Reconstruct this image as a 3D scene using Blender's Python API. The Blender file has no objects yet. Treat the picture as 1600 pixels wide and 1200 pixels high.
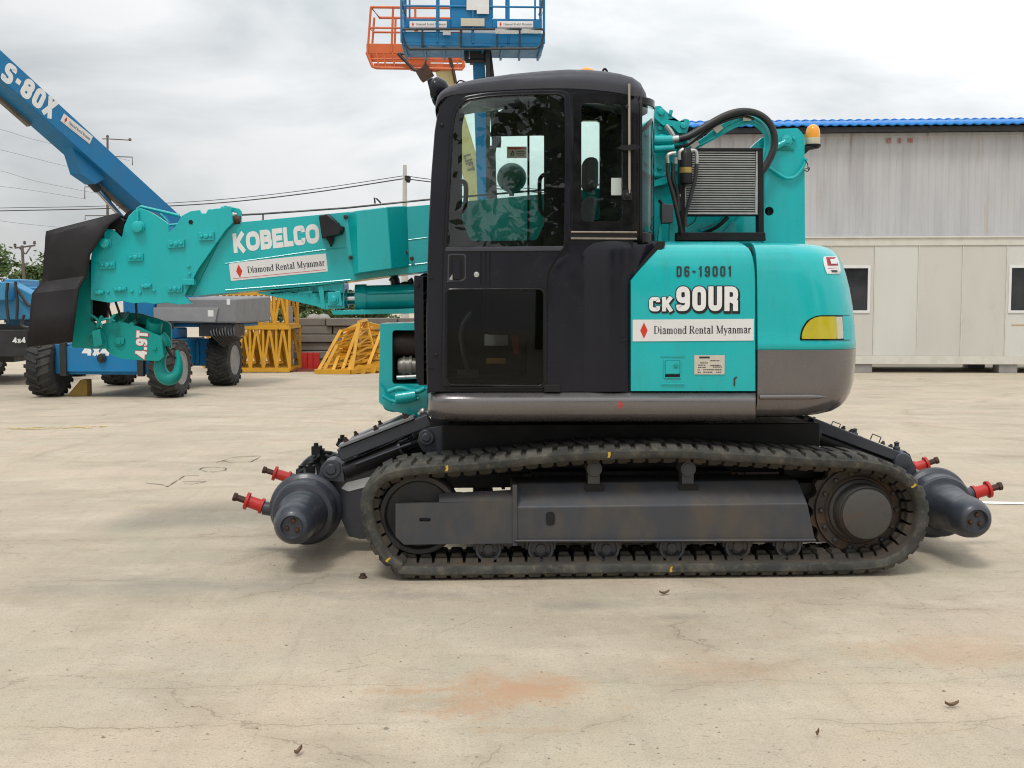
import bpy, bmesh, math, random
from mathutils import Vector, Matrix, noise
from mathutils.geometry import tessellate_polygon
random.seed(7)
scene = bpy.context.scene
rad = math.radians

# ------------------------------------------------------------------ camera
F = 1800.0                      # focal length in pixels of the 1600-px photograph
YAW, PITCH = rad(2.3), math.atan(125 / F)
CAM = Vector((0.0, -6.0, 1.46))
cam_d = bpy.data.cameras.new('camera')
cam_d.sensor_width = 36.0
cam_d.lens = 36.0 * F / 1600.0
cam_d.clip_start, cam_d.clip_end = 0.1, 3000.0
cam_o = bpy.data.objects.new('camera', cam_d)
scene.collection.objects.link(cam_o)
cam_o.location = CAM
cam_o.rotation_euler = (math.pi / 2 - PITCH, 0, -YAW)
scene.camera = cam_o
ROT = cam_o.rotation_euler.to_matrix()

# ------------------------------------------------------------------ sky, sun, exposure
SUN_EL, SUN_AZ = rad(62), rad(205)
w = bpy.data.worlds.new('World'); scene.world = w; w.use_nodes = True
nt = w.node_tree; nt.nodes.clear()
def wn(t, **k):
    n = nt.nodes.new(t)
    for a, b in k.items(): setattr(n, a, b)
    return n
out = wn('ShaderNodeOutputWorld'); mixs = wn('ShaderNodeMixShader')
bg1 = wn('ShaderNodeBackground'); bg2 = wn('ShaderNodeBackground')
sky = wn('ShaderNodeTexSky', sky_type='NISHITA'); sky.sun_disc = False
sky.sun_elevation = SUN_EL; sky.sun_rotation = SUN_AZ
nt.links.new(sky.outputs[0], bg1.inputs[0]); bg1.inputs[1].default_value = 0.10
tc = wn('ShaderNodeTexCoord'); mp = wn('ShaderNodeMapping')
mp.inputs['Scale'].default_value = (1.0, 1.0, 2.6); mp.inputs['Location'].default_value = (3.1, 1.7, 0.4)
nt.links.new(tc.outputs['Generated'], mp.inputs[0])
n1 = wn('ShaderNodeTexNoise'); n1.inputs['Scale'].default_value = 3.6; n1.inputs['Detail'].default_value = 7; n1.inputs['Roughness'].default_value = 0.52
n1.inputs['Distortion'].default_value = 0.35
nt.links.new(mp.outputs[0], n1.inputs[0])
cr = wn('ShaderNodeValToRGB')
e = cr.color_ramp.elements
e[0].position = 0.33; e[0].color = (0.57, 0.612, 0.625, 1)
e[1].position = 0.58; e[1].color = (0.96, 0.965, 0.97, 1)
nt.links.new(n1.outputs[0], cr.inputs[0])
sx = wn('ShaderNodeSeparateXYZ'); nt.links.new(tc.outputs['Generated'], sx.inputs[0])
mr = wn('ShaderNodeMapRange'); mr.inputs[1].default_value = 0.0; mr.inputs[2].default_value = 0.24
mr.inputs[3].default_value = 0.68; mr.inputs[4].default_value = 1.04
nt.links.new(sx.outputs[2], mr.inputs[0])
mr2 = wn('ShaderNodeMapRange'); mr2.inputs[1].default_value = 0.28; mr2.inputs[2].default_value = 1.0
mr2.inputs[3].default_value = 1.0; mr2.inputs[4].default_value = 1.5
nt.links.new(sx.outputs[2], mr2.inputs[0])
# darker bank of cloud low on the western side
mr3 = wn('ShaderNodeMapRange'); mr3.inputs[1].default_value = -0.42; mr3.inputs[2].default_value = 0.05
mr3.inputs[3].default_value = 0.76; mr3.inputs[4].default_value = 1.06
nt.links.new(sx.outputs[0], mr3.inputs[0])
m1 = wn('ShaderNodeMath', operation='MULTIPLY'); nt.links.new(mr.outputs[0], m1.inputs[0]); nt.links.new(mr2.outputs[0], m1.inputs[1])
m2 = wn('ShaderNodeMath', operation='MULTIPLY'); nt.links.new(m1.outputs[0], m2.inputs[0]); nt.links.new(mr3.outputs[0], m2.inputs[1])
nt.links.new(cr.outputs[0], bg2.inputs[0]); nt.links.new(m2.outputs[0], bg2.inputs[1])
mixs.inputs[0].default_value = 0.92
nt.links.new(bg1.outputs[0], mixs.inputs[1]); nt.links.new(bg2.outputs[0], mixs.inputs[2])
nt.links.new(mixs.outputs[0], out.inputs[0])

sun_d = bpy.data.lights.new('sun', 'SUN'); sun_d.energy = 1.3; sun_d.angle = rad(14); sun_d.color = (1.0, 0.96, 0.90)
sun_o = bpy.data.objects.new('sun', sun_d); scene.collection.objects.link(sun_o)
sd = Vector((math.sin(SUN_AZ) * math.cos(SUN_EL), math.cos(SUN_AZ) * math.cos(SUN_EL), math.sin(SUN_EL)))
sun_o.rotation_euler = sd.to_track_quat('Z', 'Y').to_euler(); sun_o.location = (0, -10, 20)
scene.view_settings.view_transform = 'Standard'; scene.view_settings.look = 'None'
scene.view_settings.exposure = 0.2; scene.view_settings.gamma = 1.0
scene.view_settings.use_curve_mapping = False
scene.render.engine = 'CYCLES'
scene.cycles.transparent_max_bounces = 16
scene.cycles.max_bounces = 8
scene.cycles.filter_width = 1.1

# ------------------------------------------------------------------ where a measured point of the place lies
def ray(px, py): return ROT @ Vector(((px - 800) / F, -(py - 600) / F, -1.0))
def P(px, py, Y):               # on the vertical plane y = Y (the side planes of the crane)
    d = ray(px, py); return CAM + d * ((Y - CAM.y) / d.y)
def G(px, py, z=0.0):           # on the ground
    d = ray(px, py); return CAM + d * ((z - CAM.z) / d.z)
def Q(px, py, D): return CAM + ray(px, py) * D      # at a distance D
def S(Y): return (Y + 6.0) / F  # metres per pixel there
def proj(p):
    c = ROT.transposed() @ (p - CAM)
    return (800 + F * c.x / -c.z, 600 - F * c.y / -c.z)
def lerp(a, b, t): return a + (b - a) * t
def tab(x, xs, ys):
    if x <= xs[0]: return ys[0]
    for i in range(1, len(xs)):
        if x <= xs[i]:
            t = (x - xs[i-1]) / (xs[i] - xs[i-1]); return ys[i-1] + (ys[i] - ys[i-1]) * t
    return ys[-1]
def catmull(pts, closed, n):
    o = []; N = len(pts); rng = N if closed else N - 1
    for i in range(rng):
        p0 = pts[(i-1) % N] if closed or i > 0 else pts[0]
        p1 = pts[i]; p2 = pts[(i+1) % N]
        p3 = pts[(i+2) % N] if closed or i + 2 < N else pts[-1]
        for k in range(n):
            t = k / n
            o.append(0.5 * ((2*p1) + (p2-p0)*t + (2*p0-5*p1+4*p2-p3)*t*t + (3*p1-p0-3*p2+p3)*t*t*t))
    if not closed: o.append(pts[-1].copy())
    return o
def fillet(pts, r, closed=True, n=4):
    """round the corners of a 2-D outline"""
    o = []; N = len(pts)
    for i, p in enumerate(pts):
        if not closed and i in (0, N - 1): o.append(tuple(p)); continue
        a = Vector(pts[i-1]); b = Vector(p); c = Vector(pts[(i+1) % N])
        la, lc = (a-b).length, (c-b).length
        rr = min(r, la * .48, lc * .48)
        if rr < 1e-6: o.append(tuple(p)); continue
        s = b + (a-b) / la * rr; e_ = b + (c-b) / lc * rr
        for k in range(n + 1):
            t = k / n; q = s*(1-t)**2 + b*2*t*(1-t) + e_*t*t
            o.append((q.x, q.y))
    return o

# ------------------------------------------------------------------ materials
MATS = {}
def mat(name, col, rough=.5, metal=0., col2=None, amt=.5, scale=3., stretch=(1, 1, 1), bump=0., bscale=120., coat=0., lo=.45, hi=.68, rvar=.12, col3=None, amt3=.5, scale3=14., lo3=.55, hi3=.7, emit=None, flat=False, spec=.5):
    if name in MATS: return MATS[name]
    m = bpy.data.materials.new(name); m.use_nodes = True; MATS[name] = m
    t = m.node_tree; b = t.nodes['Principled BSDF']
    b.inputs['Base Color'].default_value = (*col, 1); b.inputs['Roughness'].default_value = rough
    b.inputs['Metallic'].default_value = metal; b.inputs['Specular IOR Level'].default_value = spec
    if coat: b.inputs['Coat Weight'].default_value = coat; b.inputs['Coat Roughness'].default_value = .07
    if emit: b.inputs['Emission Color'].default_value = (*emit, 1); b.inputs['Emission Strength'].default_value = 1
    if flat: return m
    tc = t.nodes.new('ShaderNodeTexCoord'); mp = t.nodes.new('ShaderNodeMapping')
    mp.inputs['Scale'].default_value = stretch; t.links.new(tc.outputs['Object'], mp.inputs[0])
    def nz(s, det=6, r=.6, stretched=True):
        n = t.nodes.new('ShaderNodeTexNoise'); n.inputs['Scale'].default_value = s; n.inputs['Detail'].default_value = det; n.inputs['Roughness'].default_value = r
        t.links.new((mp if stretched else tc).outputs[0 if stretched else 'Object'], n.inputs[0]); return n
    def mixc(prev, colour, fac, src):
        mx = t.nodes.new('ShaderNodeMix'); mx.data_type = 'RGBA'
        if prev is None: mx.inputs[6].default_value = (*col, 1)
        else: t.links.new(prev, mx.inputs[6])
        mx.inputs[7].default_value = (*colour, 1)
        t.links.new(fac, mx.inputs[0]); return mx.outputs[2]
    def ramp(n, a, c, top):
        r = t.nodes.new('ShaderNodeMapRange'); r.inputs[1].default_value = a; r.inputs[2].default_value = c
        r.inputs[3].default_value = 0; r.inputs[4].default_value = top
        t.links.new(n.outputs[0], r.inputs[0]); return r.outputs[0]
    prev = None
    if col2 is not None:
        n = nz(scale); prev = mixc(prev, col2, ramp(n, lo, hi, amt), n)
    if col3 is not None:
        n = nz(scale3, 8, .7); prev = mixc(prev, col3, ramp(n, lo3, hi3, amt3), n)
    if prev is not None: t.links.new(prev, b.inputs['Base Color'])
    n = nz(9., 5, .65, False)
    r = t.nodes.new('ShaderNodeMapRange'); r.inputs[1].default_value = .3; r.inputs[2].default_value = .7
    r.inputs[3].default_value = max(0.03, rough - rvar); r.inputs[4].default_value = min(1, rough + rvar)
    t.links.new(n.outputs[0], r.inputs[0]); t.links.new(r.outputs[0], b.inputs['Roughness'])
    if bump:
        n = nz(bscale, 3, .6, False); bp = t.nodes.new('ShaderNodeBump'); bp.inputs['Strength'].default_value = bump; bp.inputs['Distance'].default_value = .01
        t.links.new(n.outputs[0], bp.inputs['Height']); t.links.new(bp.outputs[0], b.inputs['Normal'])
    return m
def glass(name, tint, refl=1.0, rough=0.0):
    m = bpy.data.materials.new(name); m.use_nodes = True; MATS[name] = m
    t = m.node_tree; t.nodes.clear()
    o = t.nodes.new('ShaderNodeOutputMaterial'); mx = t.nodes.new('ShaderNodeMixShader')
    tr = t.nodes.new('ShaderNodeBsdfTransparent'); tr.inputs[0].default_value = (*tint, 1)
    gl = t.nodes.new('ShaderNodeBsdfGlossy'); gl.inputs['Roughness'].default_value = rough
    fr = t.nodes.new('ShaderNodeFresnel'); fr.inputs[0].default_value = 1.5
    mu = t.nodes.new('ShaderNodeMath'); mu.operation = 'MULTIPLY'; mu.inputs[1].default_value = refl
    ge = t.nodes.new('ShaderNodeNewGeometry'); ff = t.nodes.new('ShaderNodeMath'); ff.operation = 'SUBTRACT'; ff.inputs[0].default_value = 1.0
    t.links.new(ge.outputs['Backfacing'], ff.inputs[1]); m2 = t.nodes.new('ShaderNodeMath'); m2.operation = 'MULTIPLY'
    t.links.new(fr.outputs[0], mu.inputs[0]); t.links.new(mu.outputs[0], m2.inputs[0]); t.links.new(ff.outputs[0], m2.inputs[1]); t.links.new(m2.outputs[0], mx.inputs[0])
    t.links.new(tr.outputs[0], mx.inputs[1]); t.links.new(gl.outputs[0], mx.inputs[2]); t.links.new(mx.outputs[0], o.inputs[0])
    return m
TEAL = (0.001, 0.43, 0.445)
teal = mat('teal_paint', TEAL, .34, 0, (0.003, .37, .37), .6, 2.2, stretch=(1.6,1.6,.4), coat=.55, spec=.35, bump=.02, bscale=160, col3=(.020, .27, .25), amt3=.38, scale3=10, lo3=.54, hi3=.72)
teal_worn_shaded = mat('teal_worn_shaded_paint', (0.002, .30, .275), .45, 0, (.010, .19, .165), .6, 6, spec=.3, bump=.06, bscale=60, col3=(.10, .075, .04), amt3=.55, scale3=16, lo3=.6, hi3=.74)  # worn teal, its base also darkened for the shade on the hook block
cabdark = mat('dark_grey_cab_paint', (.0075, .0078, .0135), .20, 0, (.0125, .0125, .019), .6, 2.2, spec=.32, coat=0, bump=.03, bscale=260)
cabgloss = mat('black_gloss_trim', (.005, .005, .006), .2, 0, (.010, .0095, .0095), .6, 3, spec=.25)
roofgrey = mat('roof_grey_paint', (.045, .047, .060), .45, 0, (.068, .070, .085), .6, 3, spec=.35, bump=.05, bscale=300)
blackm = mat('black_steel', (.008, .008, .009), .5, 0, (.018, .017, .016), .5, 5, spec=.3, bump=.05)
blackhole = mat('unlit_black', (.004, .004, .004), .8, flat=True)  # stands in for the shade inside openings and grooves
rubber = mat('black_rubber_sheet', (.0125, .011, .013), .62, 0, (.021, .019, .021), .6, 4, spec=.35, bump=.12, bscale=420)
hose = mat('hose_rubber', (.015, .015, .016), .45, 0, (.035, .033, .03), .5, 10)
skirtm = mat('grey_metallic_paint', (.172, .158, .160), .26, .55, (.145, .133, .134), .6, 2.0, coat=.45, bump=.02, bscale=300)
gun = mat('gunmetal_paint', (.045, .048, .056), .48, .05, (.085, .070, .052), .8, 5, stretch=(1, 1, .5), bump=.06, bscale=90, col3=(.09, .06, .035), amt3=.28, scale3=11, lo3=.60, hi3=.74)
gunclean = mat('dark_grey_paint', (.034, .039, .052), .40, .05, (.05, .054, .066), .6, 4, coat=.1, bump=.05, bscale=140)
gun_lit = mat('lit_grey_paint', (.20, .205, .215), .42, .1, (.13, .13, .14), .6, 5, bump=.04)  # lighter grey with the light on the arm tops in its colour
trackr = mat('dusty_track_rubber', (.036, .036, .034), .78, 0, (.100, .095, .076), .75, 6, lo=.40, hi=.66, spec=.3, bump=.25, bscale=60, col3=(.16, .13, .09), amt3=.5, scale3=24, lo3=.52, hi3=.7)
trackin = mat('muddy_track_rubber', (.050, .045, .038), .85, 0, (.095, .072, .050), .75, 7, spec=.25, bump=.3, bscale=50)
rust = mat('rusty_steel', (.036, .029, .024), .8, .1, (.080, .046, .029), .7, 9, spec=.25, lo=.42, hi=.62, bump=.3, bscale=70, col3=(.03, .025, .022), amt3=.7, scale3=18)
sprock = mat('worn_sprocket_steel', (.060, .050, .042), .7, .2, (.15, .075, .04), .7, 8, bump=.2, bscale=70)
redp = mat('red_paint', (.50, .018, .014), .42, 0, (.34, .012, .01), .5, 8, bump=.05)
boltm = mat('rusty_bolt', (.055, .030, .022), .65, .4, (.12, .06, .035), .6, 40)
silver = mat('bare_aluminium', (.50, .50, .49), .4, .8, (.34, .33, .31), .6, 30)
chrome = mat('chromed_rod', (.6, .6, .6), .15, 1., flat=True)
white = mat('white_vinyl', (.72, .71, .70), .45, 0, (.62, .61, .59), .5, 5)
ink = mat('dark_ink', (.022, .024, .028), .5, flat=True)
blackink = mat('black_vinyl', (.008, .008, .009), .4, flat=True)
redink = mat('red_vinyl', (.60, .035, .015), .45, flat=True)
whitepaint = mat('white_lettering', (.78, .78, .77), .45, 0, (.66, .66, .64), .5, 12)
yellow_mark = mat('yellow_crayon', (.55, .33, .03), .7, 0, (.4, .25, .04), .6, 40)
amber = mat('amber_lens', (.85, .33, .01), .18, 0, (.75, .24, .006), .5, 12, coat=.5)
amberlamp = mat('yellow_lamp_lens', (.50, .42, .008), .16, 0, (.40, .32, .006), .7, 9, coat=.6)
cream = mat('cream_plastic', (.62, .57, .43), .4, 0, (.5, .45, .33), .4, 20)
brass = mat('brass_label', (.42, .30, .08), .4, .5, (.3, .2, .06), .5, 30)
plate_m = mat('beige_data_plate', (.55, .51, .42), .5, 0, (.46, .43, .36), .5, 30)
finm = mat('radiator_fins', (.36, .355, .34), .5, .2, (.27, .26, .24), .6, 12)
seatm = mat('grey_seat_cloth', (.045, .045, .05), .9, 0, (.06, .06, .065), .5, 20, bump=.2)
gl_clear = glass('cab_glass', (.955, .985, .975), 1.5)
gl_green = glass('green_cab_glass', (.86, .965, .93), .3)
gl_dark = glass('smoked_lower_glass', (.50, .51, .50), .55)
gl_teal = glass('rear_corner_glass', (.82, .93, .92), 1.2)

# ------------------------------------------------------------------ mesh collector
Z = Vector((0, 0, 1)); Xa = Vector((1, 0, 0)); Ya = Vector((0, 1, 0))
def wloc(o):
    v = Vector((0, 0, 0))
    while o is not None: v += o.location; o = o.parent
    return v
class MB:
    def __init__(s): s.v = []; s.f = []; s.mi = []
    def add(s, vs, fs, mi=0):
        k = len(s.v); s.v += [Vector(v) for v in vs]
        for f in fs: s.f.append(tuple(i + k for i in f)); s.mi.append(mi)
        return s
    def box(s, x0, x1, y0, y1, z0, z1, mi=0):
        return s.add([(x0,y0,z0),(x1,y0,z0),(x1,y1,z0),(x0,y1,z0),(x0,y0,z1),(x1,y0,z1),(x1,y1,z1),(x0,y1,z1)],
              [(0,3,2,1),(4,5,6,7),(0,1,5,4),(1,2,6,5),(2,3,7,6),(3,0,4,7)], mi)
    def pbox(s, px0, py0, px1, py1, Y, th, mi=0):      # upright box whose near face covers that patch of the plane y = Y
        a = P(px0, py1, Y); b = P(px1, py0, Y); return s.box(a.x, b.x, Y, Y + th, a.z, b.z, mi)
    def beam(s, a, b, wd, h, up=Z, mi=0, wd2=None, h2=None):
        a = Vector(a); b = Vector(b); d = (b - a).normalized()
        sd_ = d.cross(up)
        if sd_.length < 1e-4: sd_ = d.cross(Xa)
        sd_.normalize(); u = sd_.cross(d).normalized()
        w2 = wd if wd2 is None else wd2; hh2 = h if h2 is None else h2
        vs = [a + sd_*x*wd/2 + u*y*h/2 for x, y in ((-1,-1),(1,-1),(1,1),(-1,1))] + [b + sd_*x*w2/2 + u*y*hh2/2 for x, y in ((-1,-1),(1,-1),(1,1),(-1,1))]
        return s.add(vs, [(0,1,2,3),(7,6,5,4),(0,4,5,1),(1,5,6,2),(2,6,7,3),(3,7,4,0)], mi)
    def tube(s, pts, r, n=8, mi=0, smooth=0, closed=False):
        pts = [Vector(p) for p in pts]
        if smooth: pts = catmull(pts, closed, smooth)
        rs = r if isinstance(r, (list, tuple)) else [r] * len(pts)
        if len(rs) != len(pts): rs = [tab(i / (len(pts)-1), [k/(len(rs)-1) for k in range(len(rs))], rs) for i in range(len(pts))]
        N = len(pts); u = None; rings = []
        for i, p in enumerate(pts):
            if closed: d = pts[(i+1) % N] - pts[i-1]
            else: d = pts[min(i+1, N-1)] - pts[max(i-1, 0)]
            d.normalize()
            if u is None:
                u = d.cross(Z)
                if u.length < .05: u = d.cross(Xa)
                u.normalize()
            u = (u - d * u.dot(d)).normalized(); vv = d.cross(u)
            rings.append([p + (u*math.cos(2*math.pi*k/n) + vv*math.sin(2*math.pi*k/n)) * rs[i] for k in range(n)])
        return s.loft(rings, True, not closed, mi, closed)
    def loft(s, secs, closed=True, caps=True, mi=0, ring=False):
        n = len(secs[0]); vs = [p for q in secs for p in q]; fs = []
        m = len(secs)
        for i in range(m if ring else m - 1):
            j = (i + 1) % m
            for k in range(n if closed else n - 1):
                k2 = (k + 1) % n; fs.append((i*n+k, i*n+k2, j*n+k2, j*n+k))
        if caps and not ring: fs += [tuple(reversed(range(n))), tuple((m-1)*n + k for k in range(n))]
        return s.add(vs, fs, mi)
    def grid(s, rows, mi=0): return s.loft(rows, False, False, mi)
    def lathe(s, o, ax, prof, n=32, mi=0):             # prof: (along, radius)
        o = Vector(o); ax = Vector(ax).normalized(); u = ax.cross(Z)
        if u.length < .05: u = ax.cross(Xa)
        u.normalize(); vv = ax.cross(u)
        secs = [[o + ax*t + (u*math.cos(2*math.pi*k/n) + vv*math.sin(2*math.pi*k/n)) * max(r, 1e-4) for k in range(n)] for t, r in prof]
        return s.loft(secs, True, True, mi)
    def cyl(s, a, b, r, n=20, mi=0):
        a = Vector(a); b = Vector(b); return s.lathe(a, b - a, [(0, r), ((b-a).length, r)], n, mi)
    def poly(s, loops, off, mi=0):                     # loops of 3-D points (outline, holes), thickened by the vector off
        flat = [p for l in loops for p in l]; n = len(flat); off = Vector(off)
        tris = tessellate_polygon([[Vector(p) for p in l] for l in loops])
        fs = [tuple(t) for t in tris] + [tuple(i + n for i in reversed(t)) for t in tris]
        k = 0
        for l in loops:
            m = len(l)
            for i in range(m):
                j = (i + 1) % m; fs.append((k+i, k+j, k+j+n, k+i+n))
            k += m
        return s.add(list(flat) + [Vector(p) + off for p in flat], fs, mi)
    def pp(s, px, Y, th, holes=(), mi=0, r=0):         # a plate whose near face is that outline on the plane y = Y
        def cv(l): return [P(x, y, Y) for x, y in (fillet(l, r) if r else l)]
        return s.poly([cv(px)] + [cv(h) for h in holes], (0, th, 0), mi)
    def sphere(s, c, r, n=12, mi=0, sc=(1, 1, 1)):
        c = Vector(c); secs = []
        for i in range(n + 1):
            a = math.pi * i / n; secs.append([c + Vector((math.sin(a)*math.cos(2*math.pi*k/(2*n))*r*sc[0], math.sin(a)*math.sin(2*math.pi*k/(2*n))*r*sc[1], -math.cos(a)*r*sc[2])) + Vector((1e-5*k, 0, 0)) * 0 for k in range(2*n)])
        return s.loft(secs, True, False, mi)
    def build(s, name, mats, parent=None, bevel=0., smooth=38, loc=None, seg=2):
        if not isinstance(mats, (list, tuple)): mats = [mats]
        base = wloc(parent) if parent is not None else Vector(loc or (0, 0, 0))
        me = bpy.data.meshes.new(name)
        me.from_pydata([v - base for v in s.v], [], s.f)
        for m in mats: me.materials.append(m)
        me.polygons.foreach_set('material_index', s.mi)
        bm = bmesh.new(); bm.from_mesh(me)
        bmesh.ops.remove_doubles(bm, verts=bm.verts, dist=1e-5)
        bmesh.ops.recalc_face_normals(bm, faces=bm.faces); bm.to_mesh(me); bm.free()
        if smooth: me.shade_smooth(); me.set_sharp_from_angle(angle=rad(smooth))
        o = bpy.data.objects.new(name, me); scene.collection.objects.link(o)
        if parent is not None: o.parent = parent
        else: o.location = base
        if bevel:
            b = o.modifiers.new('bevel', 'BEVEL'); b.width = bevel; b.segments = seg; b.limit_method = 'ANGLE'; b.angle_limit = rad(32); b.harden_normals = True
        return o
    def each(s, name, mats, parent=None, **k):
        """one object for every separate piece"""
        up_ = list(range(len(s.v)))
        def find(i):
            while up_[i] != i: up_[i] = up_[up_[i]]; i = up_[i]
            return i
        for f in s.f:
            for i in f[1:]: up_[find(f[0])] = find(i)
        groups = {}
        for f, m in zip(s.f, s.mi): groups.setdefault(find(f[0]), []).append((f, m))
        o = []
        for g in groups.values():
            ids = sorted({i for f, _ in g for i in f}); mp_ = {v: n for n, v in enumerate(ids)}
            b = MB(); b.v = [s.v[i] for i in ids]; b.f = [tuple(mp_[i] for i in f) for f, _ in g]; b.mi = [m for _, m in g]
            o.append(b.build(name, mats, parent, **k))
        return o
def tag(o, label=None, cat=None, group=None, kind=None):
    for k, v in (('label', label), ('category', cat), ('group', group), ('kind', kind)):
        if v: o[k] = v
    return o
def thing(name, label, cat, loc=(0, 0, 0), group=None, rz=0):
    o = bpy.data.objects.new(name, None); scene.collection.objects.link(o)
    o.location = loc; o.rotation_euler = (0, 0, rz); o.empty_display_size = .2
    return tag(o, label, cat, group)
def copy_tree(o, parent=None):
    c = o.copy(); scene.collection.objects.link(c); c.parent = parent
    for ch in list(o.children): copy_tree(ch, c)
    return c

# ------------------------------------------------------------------ lettering drawn as strokes
def arc(cx, cy, rx, ry, a0, a1, n=10): return [(cx + rx*math.cos(rad(a0+(a1-a0)*i/n)), cy + ry*math.sin(rad(a0+(a1-a0)*i/n))) for i in range(n+1)]
def ribbon(pts, t, closed):
    pts = [Vector(p) for p in pts]
    N = len(pts); L = []; R_ = []
    for i in range(N):
        a = pts[i-1] if (closed or i > 0) else None; b = pts[i]; c = pts[(i+1) % N] if (closed or i < N-1) else None
        d1 = (b-a).normalized() if a is not None else None; d2 = (c-b).normalized() if c is not None else None
        d1 = d1 or d2; d2 = d2 or d1
        n1 = Vector((-d1.y, d1.x)); n2 = Vector((-d2.y, d2.x)); m = (n1+n2)
        m = m.normalized() if m.length > 1e-5 else n1
        k = min(1.0 / max(m.dot(n1), .35), 2.2) * t/2
        L.append(b + m*k); R_.append(b - m*k)
    return L, R_
def sans(ch, w_, t):
    a = t/2; l, r, b, T, m = a, w_-a, a, 1-a, .5; q = min(.2, (w_-t)*.49)
    f = lambda p, c=False, rr=q: (fillet(p, rr, c, 5), c)
    D = {
     'O': [f([(l,b),(r,b),(r,T),(l,T)], True, (w_-t)*.5)], '0': [f([(l,b),(r,b),(r,T),(l,T)], True, (w_-t)*.5)],
     'K': [([(l,0),(l,1)], 0), ([(w_-a*.9,1),(l+a*.7,.47)], 0), ([(l+a,.56),(w_-a*.8,0)], 0)],
     'B': [([(l,0),(l,1)], 0), f([(a,b),(r,b),(r,.52),(a,.52)]), f([(a,.50),(r-.04,.50),(r-.04,T),(a,T)])],
     'E': [([(w_,T),(l,T),(l,b),(w_,b)], 0), ([(l,m),(w_-a*.4,m)], 0)],
     'L': [([(l,1),(l,b),(w_,b)], 0)],
     'C': [f([(r,.64),(r,T),(l,T),(l,b),(r,b),(r,.36)])],
     'U': [f([(l,1),(l,b),(r,b),(r,1)])],
     'R': [([(l,0),(l,1)], 0), f([(a,T),(r,T),(r,.46),(a,.46)]), ([(w_*.5,.46),(r,.36),(r,0)], 0)],
     'D': [([(l,0),(l,1)], 0), f([(a,b),(r,b),(r,T),(a,T)], False, q*1.3)],
     'S': [f([(r,.70),(r,T),(l,T),(l,.53),(r,.47),(r,b),(l,b),(l,.30)])],
     'X': [([(a*.7,0),(w_-a*.7,1)], 0), ([(a*.7,1),(w_-a*.7,0)], 0)],
     'x': [([(a*.7,0),(w_-a*.7,.7)], 0), ([(a*.7,.7),(w_-a*.7,0)], 0)],
     'T': [([(0,T),(w_,T)], 0), ([(w_/2,0),(w_/2,1)], 0)],
     '1': [([(w_*.6,0),(w_*.6,1)], 0), ([(w_*.6,T),(w_*.2,.74)], 0)],
     '4': [([(r-a*.4,0),(r-a*.4,1)], 0), ([(r-a*.4,T),(a*.6,.30),(w_,.30)], 0)],
     '6': [f([(l,b),(r,b),(r,.56),(l,.56)], True), f([(l,.3),(l,T),(r,T),(r,.74)])],
     '8': [f([(l,b),(r,b),(r,.53),(l,.53)], True), f([(l,.49),(r,.49),(r,T),(l,T)], True)],
     '9': [f([(l,.44),(r,.44),(r,T),(l,T)], True), f([(r,.7),(r,b),(l,b),(l,.26)])],
     'F': [([(w_,T),(l,T),(l,0)], 0), ([(l,m),(w_-a*.6,m)], 0)], 'I': [([(w_/2,0),(w_/2,1)], 0)],
     '-': [([(w_*.12,.48),(w_*.88,.48)], 0)], '.': [([(w_/2,0),(w_/2,t)], 0)],
    }
    return [(p, c, t) for p, c in D[ch]]
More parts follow.
